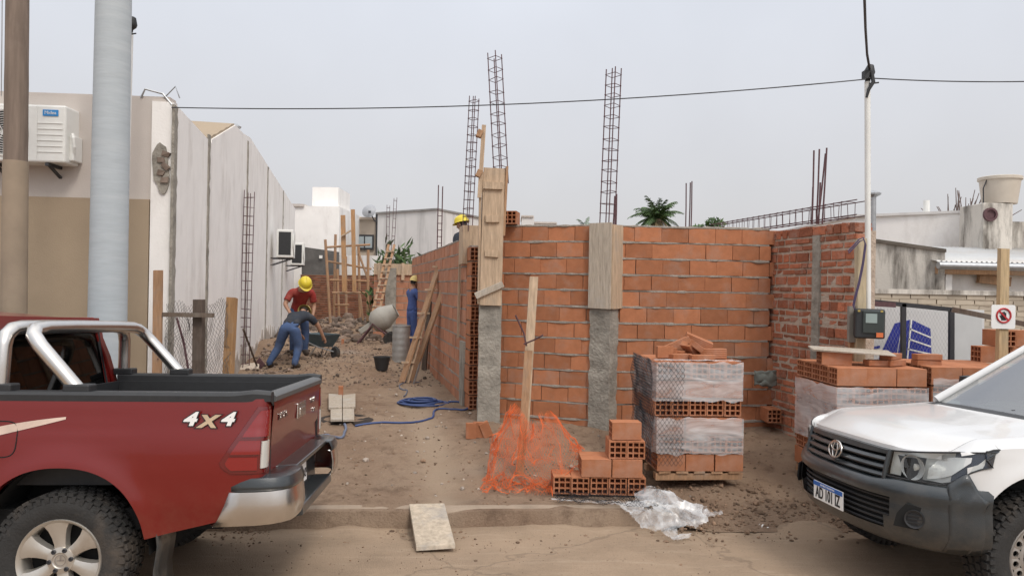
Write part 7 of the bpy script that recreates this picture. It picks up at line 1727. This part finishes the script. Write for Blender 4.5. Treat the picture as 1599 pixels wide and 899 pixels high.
# ------------------------------------------------------------------ the workers
M_skin = mat('skin', (.36, .20, .13), .6, .08, 8)
M_hair = mat('dark_hair', (.02, .015, .012), .7)
M_jeans = mat('blue_jeans', (.055, .095, .20), .9, .2, 14, stain=(.16, .14, .12), stain_amt=.4)
M_boot = mat('work_boot', (.06, .045, .035), .8, .2, 10)
M_yel = mat('helmet_yellow', (.66, .52, .03), .5, .08, 4, stain=(.45, .38, .2), stain_amt=.4, stain_scale=8)
M_yelp = mat('helmet_pale', (.62, .48, .17), .5, .08, 4, stain=(.42, .35, .22), stain_amt=.4, stain_scale=8)
def person(label, loc, rz_, J, shirt, trousers, helmet, long_sleeve=False, face=(0, 1, 0), scale=1.0, group='building workers'):
    """one body grown over a skeleton; clothes are offset copies of its skin. J: joints in metres, facing +y, z up"""
    t = thing('person', label, 'person', loc, (0, 0, rz_), group); t.scale = (scale,)*3
    J = {k: Vector(v) for k, v in J.items()}
    V, E, RAD, REG = [], [], [], []
    idx = {}
    def v(k, r): idx[k] = len(V); V.append(J[k]); RAD.append(r)
    for k, r in (('pelvis', .135), ('spine', .125), ('chest', .15), ('neck', .062), ('head', .06)): v(k, r)
    for s in 'LR':
        for k, r in (('sh', .068), ('el', .046), ('wr', .032)): v(k+s, r)
        for k, r in (('hip', .098), ('kn', .066), ('an', .045), ('to', .040)): v(k+s, r)
    def e(a, b_, reg): E.append((idx[a], idx[b_])); REG.append(reg)
    e('pelvis', 'spine', 'shirt'); e('spine', 'chest', 'shirt'); e('chest', 'neck', 'shirt'); e('neck', 'head', 'skin')
    for s in 'LR':
        e('chest', 'sh'+s, 'shirt'); e('sh'+s, 'el'+s, 'shirt'); e('el'+s, 'wr'+s, 'shirt' if long_sleeve else 'skin')
        e('pelvis', 'hip'+s, 'trousers'); e('hip'+s, 'kn'+s, 'trousers'); e('kn'+s, 'an'+s, 'trousers'); e('an'+s, 'to'+s, 'boot')
        # palm, four fingers and a thumb
        d = (J['wr'+s]-J['el'+s]).normalized(); side = d.cross(Vector((0, 0, 1))); side = side.normalized() if side.length > .1 else Vector((0, 1, 0)); nrm = side.cross(d).normalized()
        pi_ = len(V); V.append(J['wr'+s]+d*.075); RAD.append(.030); E.append((idx['wr'+s], pi_)); REG.append('skin')
        for f_, (off, ln) in enumerate(((-.028, .068), (-.010, .080), (.009, .075), (.027, .058))):
            a = len(V); V.append(V[pi_]+d*ln*.55+side*off-nrm*.006); RAD.append(.0085); V.append(V[pi_]+d*ln*.95+side*off*1.05-nrm*.028); RAD.append(.0075); E += [(pi_, a), (a, a+1)]; REG += ['skin', 'skin']
        sg = 1 if s == 'L' else -1; a = len(V); V.append(J['wr'+s]+d*.055+side*.040*sg-nrm*.012); RAD.append(.010); V.append(V[a]+d*.035+side*.014*sg-nrm*.016); RAD.append(.009); E += [(idx['wr'+s], a), (a, a+1)]; REG += ['skin', 'skin']
    me = bpy.data.meshes.new('body'); me.from_pydata([tuple(x) for x in V], E, []); o = bpy.data.objects.new('body', me); COL.objects.link(o)
    md = o.modifiers.new('skin', 'SKIN'); md.use_smooth_shade = True; md.branch_smoothing = .3
    for i, r in enumerate(RAD): me.skin_vertices[0].data[i].radius = (r, r*(.82 if i in (0, 1, 2) else 1)); 
    me.skin_vertices[0].data[0].use_root = True
    sb = o.modifiers.new('sub', 'SUBSURF'); sb.levels = 2; sb.render_levels = 2
    dg = bpy.context.evaluated_depsgraph_get(); dg.update(); ev = bpy.data.meshes.new_from_object(o.evaluated_get(dg)); bpy.data.objects.remove(o)
    co = [vv.co.copy() for vv in ev.vertices]; fs = [tuple(p.vertices) for p in ev.polygons]; no = [vv.normal.copy() for vv in ev.vertices]
    def region(c):
        best, rg = 9, 'skin'
        for (a, b_), rg_ in zip(E, REG):
            A, B = V[a], V[b_]; ab = B-A; tt = max(0, min(1, (c-A).dot(ab)/max(1e-9, ab.length_squared))); dd = (c-A-ab*tt).length-(RAD[a]+(RAD[b_]-RAD[a])*tt)*.9
            if dd < best:
                best = dd; rg = rg_
                if rg_ == 'shirt' and a == idx['pelvis'] and tt < .12: rg = 'trousers'
                if rg_ == 'shirt' and b_ == idx['neck'] and tt > .72: rg = 'skin'
                if rg_ == 'shirt' and not long_sleeve and b_ in (idx['elL'], idx['elR']) and tt > .68: rg = 'skin'
        return rg
    regs = [region(sum((co[i] for i in f), Vector())/len(f)) for f in fs]
    for i_, f in enumerate(fs):
        if regs[i_] == 'boot': c_ = co[f[0]]; regs[i_] = 'bootL' if (c_-J['toL']).length < (c_-J['toR']).length else 'bootR'
    # head: skull with nose, ears and chin, joined to the body mesh
    fd = Vector(face).normalized(); hc = J['head']+(J['head']-J['neck']).normalized()*.055+fd*.012; upv = (J['head']-J['neck']).normalized(); fd = (fd-upv*fd.dot(upv)).normalized(); rt = fd.cross(upv)
    HV, HF = [], []; nu, nv = 20, 14
    for j in range(nv+1):
        th = PI*j/nv
        for i in range(nu):
            ph = 2*PI*i/nu; x, y, z = math.sin(th)*math.sin(ph)*.076, math.sin(th)*math.cos(ph)*.096, math.cos(th)*.118
            if z < -.02: y = y*(1-.25*(-z-.02)/.1) + (.012 if y > 0 else 0); x *= 1-.35*(-z-.02)/.1
            fr_ = math.exp(-((ph if ph < PI else ph-2*PI)/.22)**2)
            y += fr_*(.022*math.exp(-((z+.022)/.022)**2)-.006*math.exp(-((z-.008)/.012)**2)+.006*math.exp(-((z+.062)/.010)**2))
            HV.append(hc+rt*x+fd*y+upv*z)
    for j in range(nv):
        for i in range(nu): HF.append((j*nu+i, j*nu+(i+1) % nu, (j+1)*nu+(i+1) % nu, (j+1)*nu+i))
    b = MB(); b.add(co, fs); b.add(HV, HF)
    for s in (-1, 1):
        eb = hc+rt*s*.076-fd*.008-upv*.01; b.tube([eb-upv*.03, eb+rt*s*.014-fd*.006, eb+upv*.03], [.008, .013, .009], 8)
    b.build('body', M_skin, t, smooth=80, recalc=False)
    for nm, m, off in (('shirt', shirt, .013), ('trousers', trousers, .014), ('bootL', M_boot, .014), ('bootR', M_boot, .014)):
        b = MB(); used = {}; out = []
        for f, rg in zip(fs, regs):
            if rg != nm: continue
            ff = []
            for i in f:
                if i not in used: used[i] = len(used); b.v.append(tuple(co[i]+no[i]*(off+.007*n3(co[i]*9)+.005*n3(co[i]*23))))
                ff.append(used[i])
            b.f.append(tuple(ff)); b.mi.append(0)
        if b.f: b.build(nm.rstrip('LR'), m, t, smooth=80, recalc=False, solid=.006)
    for s in (-1, 1):
        b = MB(); b.lathe([(0, .004), (.008, .003), (.010, 0)], 10, Matrix((rt, upv, fd)).transposed().to_4x4()); b.v = [tuple(Vector(q)+hc+rt*s*.031+fd*.088+upv*.012) for q in b.v]; b.build('eye', M_hair, t)
    b = MB(); Q = Matrix((rt, fd, upv)).transposed().to_4x4(); Q.translation = hc
    b.add([Q @ Vector((.082*math.sin(th)*math.sin(ph), -.008+.10*math.sin(th)*math.cos(ph), .124*math.cos(th))) for th in [PI*.62*j/8 for j in range(9)] for ph in [2*PI*i/18 for i in range(18)]], [(j*18+i, j*18+(i+1) % 18, (j+1)*18+(i+1) % 18, (j+1)*18+i) for j in range(8) for i in range(18) if not (j > 3 and (i < 5 or i > 13))]); b.build('hair', M_hair, t, smooth=80)
    b = MB(); Q2 = Q.copy(); Q2.translation = hc+upv*.028
    prof = [(.135, -.004), (.122, .006), (.120, .03), (.112, .07), (.090, .105), (.055, .125), (0, .133)]
    P = []
    for r_, z in prof: P.append([Q2 @ Vector((r_*math.sin(2*PI*i/28), (r_*1.12+(.035*max(0, math.cos(2*PI*i/28))**2 if z < .0 else 0))*math.cos(2*PI*i/28), z)) for i in range(28)])
    n = 28; vs = [q for row in P for q in row]; b.add(vs, [(j*n+i, j*n+(i+1) % n, (j+1)*n+(i+1) % n, (j+1)*n+i) for j in range(len(P)-1) for i in range(n)]); b.tube([Q2 @ Vector((0, y, .012+.128*math.sqrt(max(0, 1-(y/.135)**2)))) for y in [-.125+.025*i for i in range(11)]], .007, 6); b.build('helmet', helmet, t, smooth=50)
    return t
STAND = dict(pelvis=(0, 0, .96), spine=(0, 0, 1.12), chest=(0, .01, 1.34), neck=(0, .0, 1.50), head=(0, .02, 1.58), shL=(-.19, 0, 1.42), elL=(-.24, .02, 1.14), wrL=(-.22, .14, .92), shR=(.19, 0, 1.42), elR=(.24, .02, 1.14), wrR=(.22, .14, .92),
             hipL=(-.09, 0, .90), knL=(-.11, .02, .49), anL=(-.12, -.02, .09), toL=(-.13, .13, .045), hipR=(.09, 0, .90), knR=(.11, .02, .49), anR=(.12, -.02, .09), toR=(.13, .13, .045))
BEND = dict(pelvis=(0, -.10, .80), spine=(0, .04, .90), chest=(.0, .25, .97), neck=(-.02, .40, 1.02), head=(-.03, .48, 1.04), shL=(-.19, .28, .98), elL=(-.22, .42, .74), wrL=(-.14, .60, .60), shR=(.19, .28, .98), elR=(.30, .44, .80), wrR=(.36, .56, .58),
            hipL=(-.10, -.11, .76), knL=(-.26, .0, .42), anL=(-.42, -.10, .09), toL=(-.44, .06, .045), hipR=(.10, -.11, .76), knR=(.12, .02, .42), anR=(.10, -.10, .09), toR=(.12, .06, .045))
STOOP = dict(STAND, pelvis=(0, -.12, .92), spine=(0, -.02, 1.06), chest=(0, .14, 1.22), neck=(0, .25, 1.34), head=(0, .33, 1.40), shL=(-.20, .14, 1.27), elL=(-.26, .10, .99), wrL=(-.20, .24, .80), shR=(.20, .14, 1.27), elR=(.33, .18, 1.03), wrR=(.30, .38, .90), hipL=(-.09, -.12, .87), knL=(-.12, .02, .47), hipR=(.09, -.12, .87), knR=(.12, .02, .47))
M_dshirt = mat('charcoal_shirt', (.022, .028, .04), .9, .3, 9, stain=(.12, .10, .085), stain_amt=.5, stain_scale=6); M_rshirt = mat('red_shirt', (.27, .028, .022), .9, .3, 9, stain=(.24, .12, .09), stain_amt=.4, stain_scale=6); M_bl = mat('blue_overall', (.06, .10, .27), .9, .2, 12, stain=(.16, .15, .16), stain_amt=.3)
pA = onlot2(456, 562); person('worker in dark shirt and blue jeans bending over the wheelbarrow, yellow helmet', pA, R(-10), BEND, M_dshirt, M_jeans, M_yelp, face=(.1, .5, -.8))
d = ray(466, 554); pB = Vector((pA.x-.12, pA.y+.85, gz(pA.x-.12, pA.y+.85)+.04)); person('worker in red shirt and bright yellow helmet stooping behind the bent one', pB, R(-150), dict(STOOP), M_rshirt, M_jeans, M_yel, face=(0, .6, -.8))
pC = onlot2(640, 556); person('worker in blue work clothes and pale helmet standing by the metal drum', (pC.x, pC.y+.35, gz(pC.x, pC.y+.35)), R(-55), dict(STAND, elR=(.27, .10, 1.16), wrR=(.2, .33, 1.12), elL=(-.27, .10, 1.16), wrL=(-.2, .33, 1.10)), M_bl, M_bl, M_yelp, long_sleeve=True, face=(0, .9, -.4))
pD = at(721, 351, 12.9); person('worker behind the passage wall, only his yellow helmet showing beside the formwork', (pD.x+.04, pD.y, pD.z-1.62), R(60), dict(STAND), M_dshirt, M_jeans, M_yel, face=(0, 1, -.1))
t = thing('trestle', 'hidden trestle platform carrying the worker behind the passage wall', 'trestle', (pD.x+.22, pD.y, 0)); b = MB(); zt_ = pD.z-1.62
b.box((0, 0, zt_-.02), (.6, 1.0, .04)); b.build('deck', M_wood, t)
for x in (-.22, .22):
    for y in (-.4, .4): b = MB(); b.beam((x, y, .1), (x, y, zt_-.04), .06, .06, (0, 1, 0)); b.build('leg', M_wood3, t)
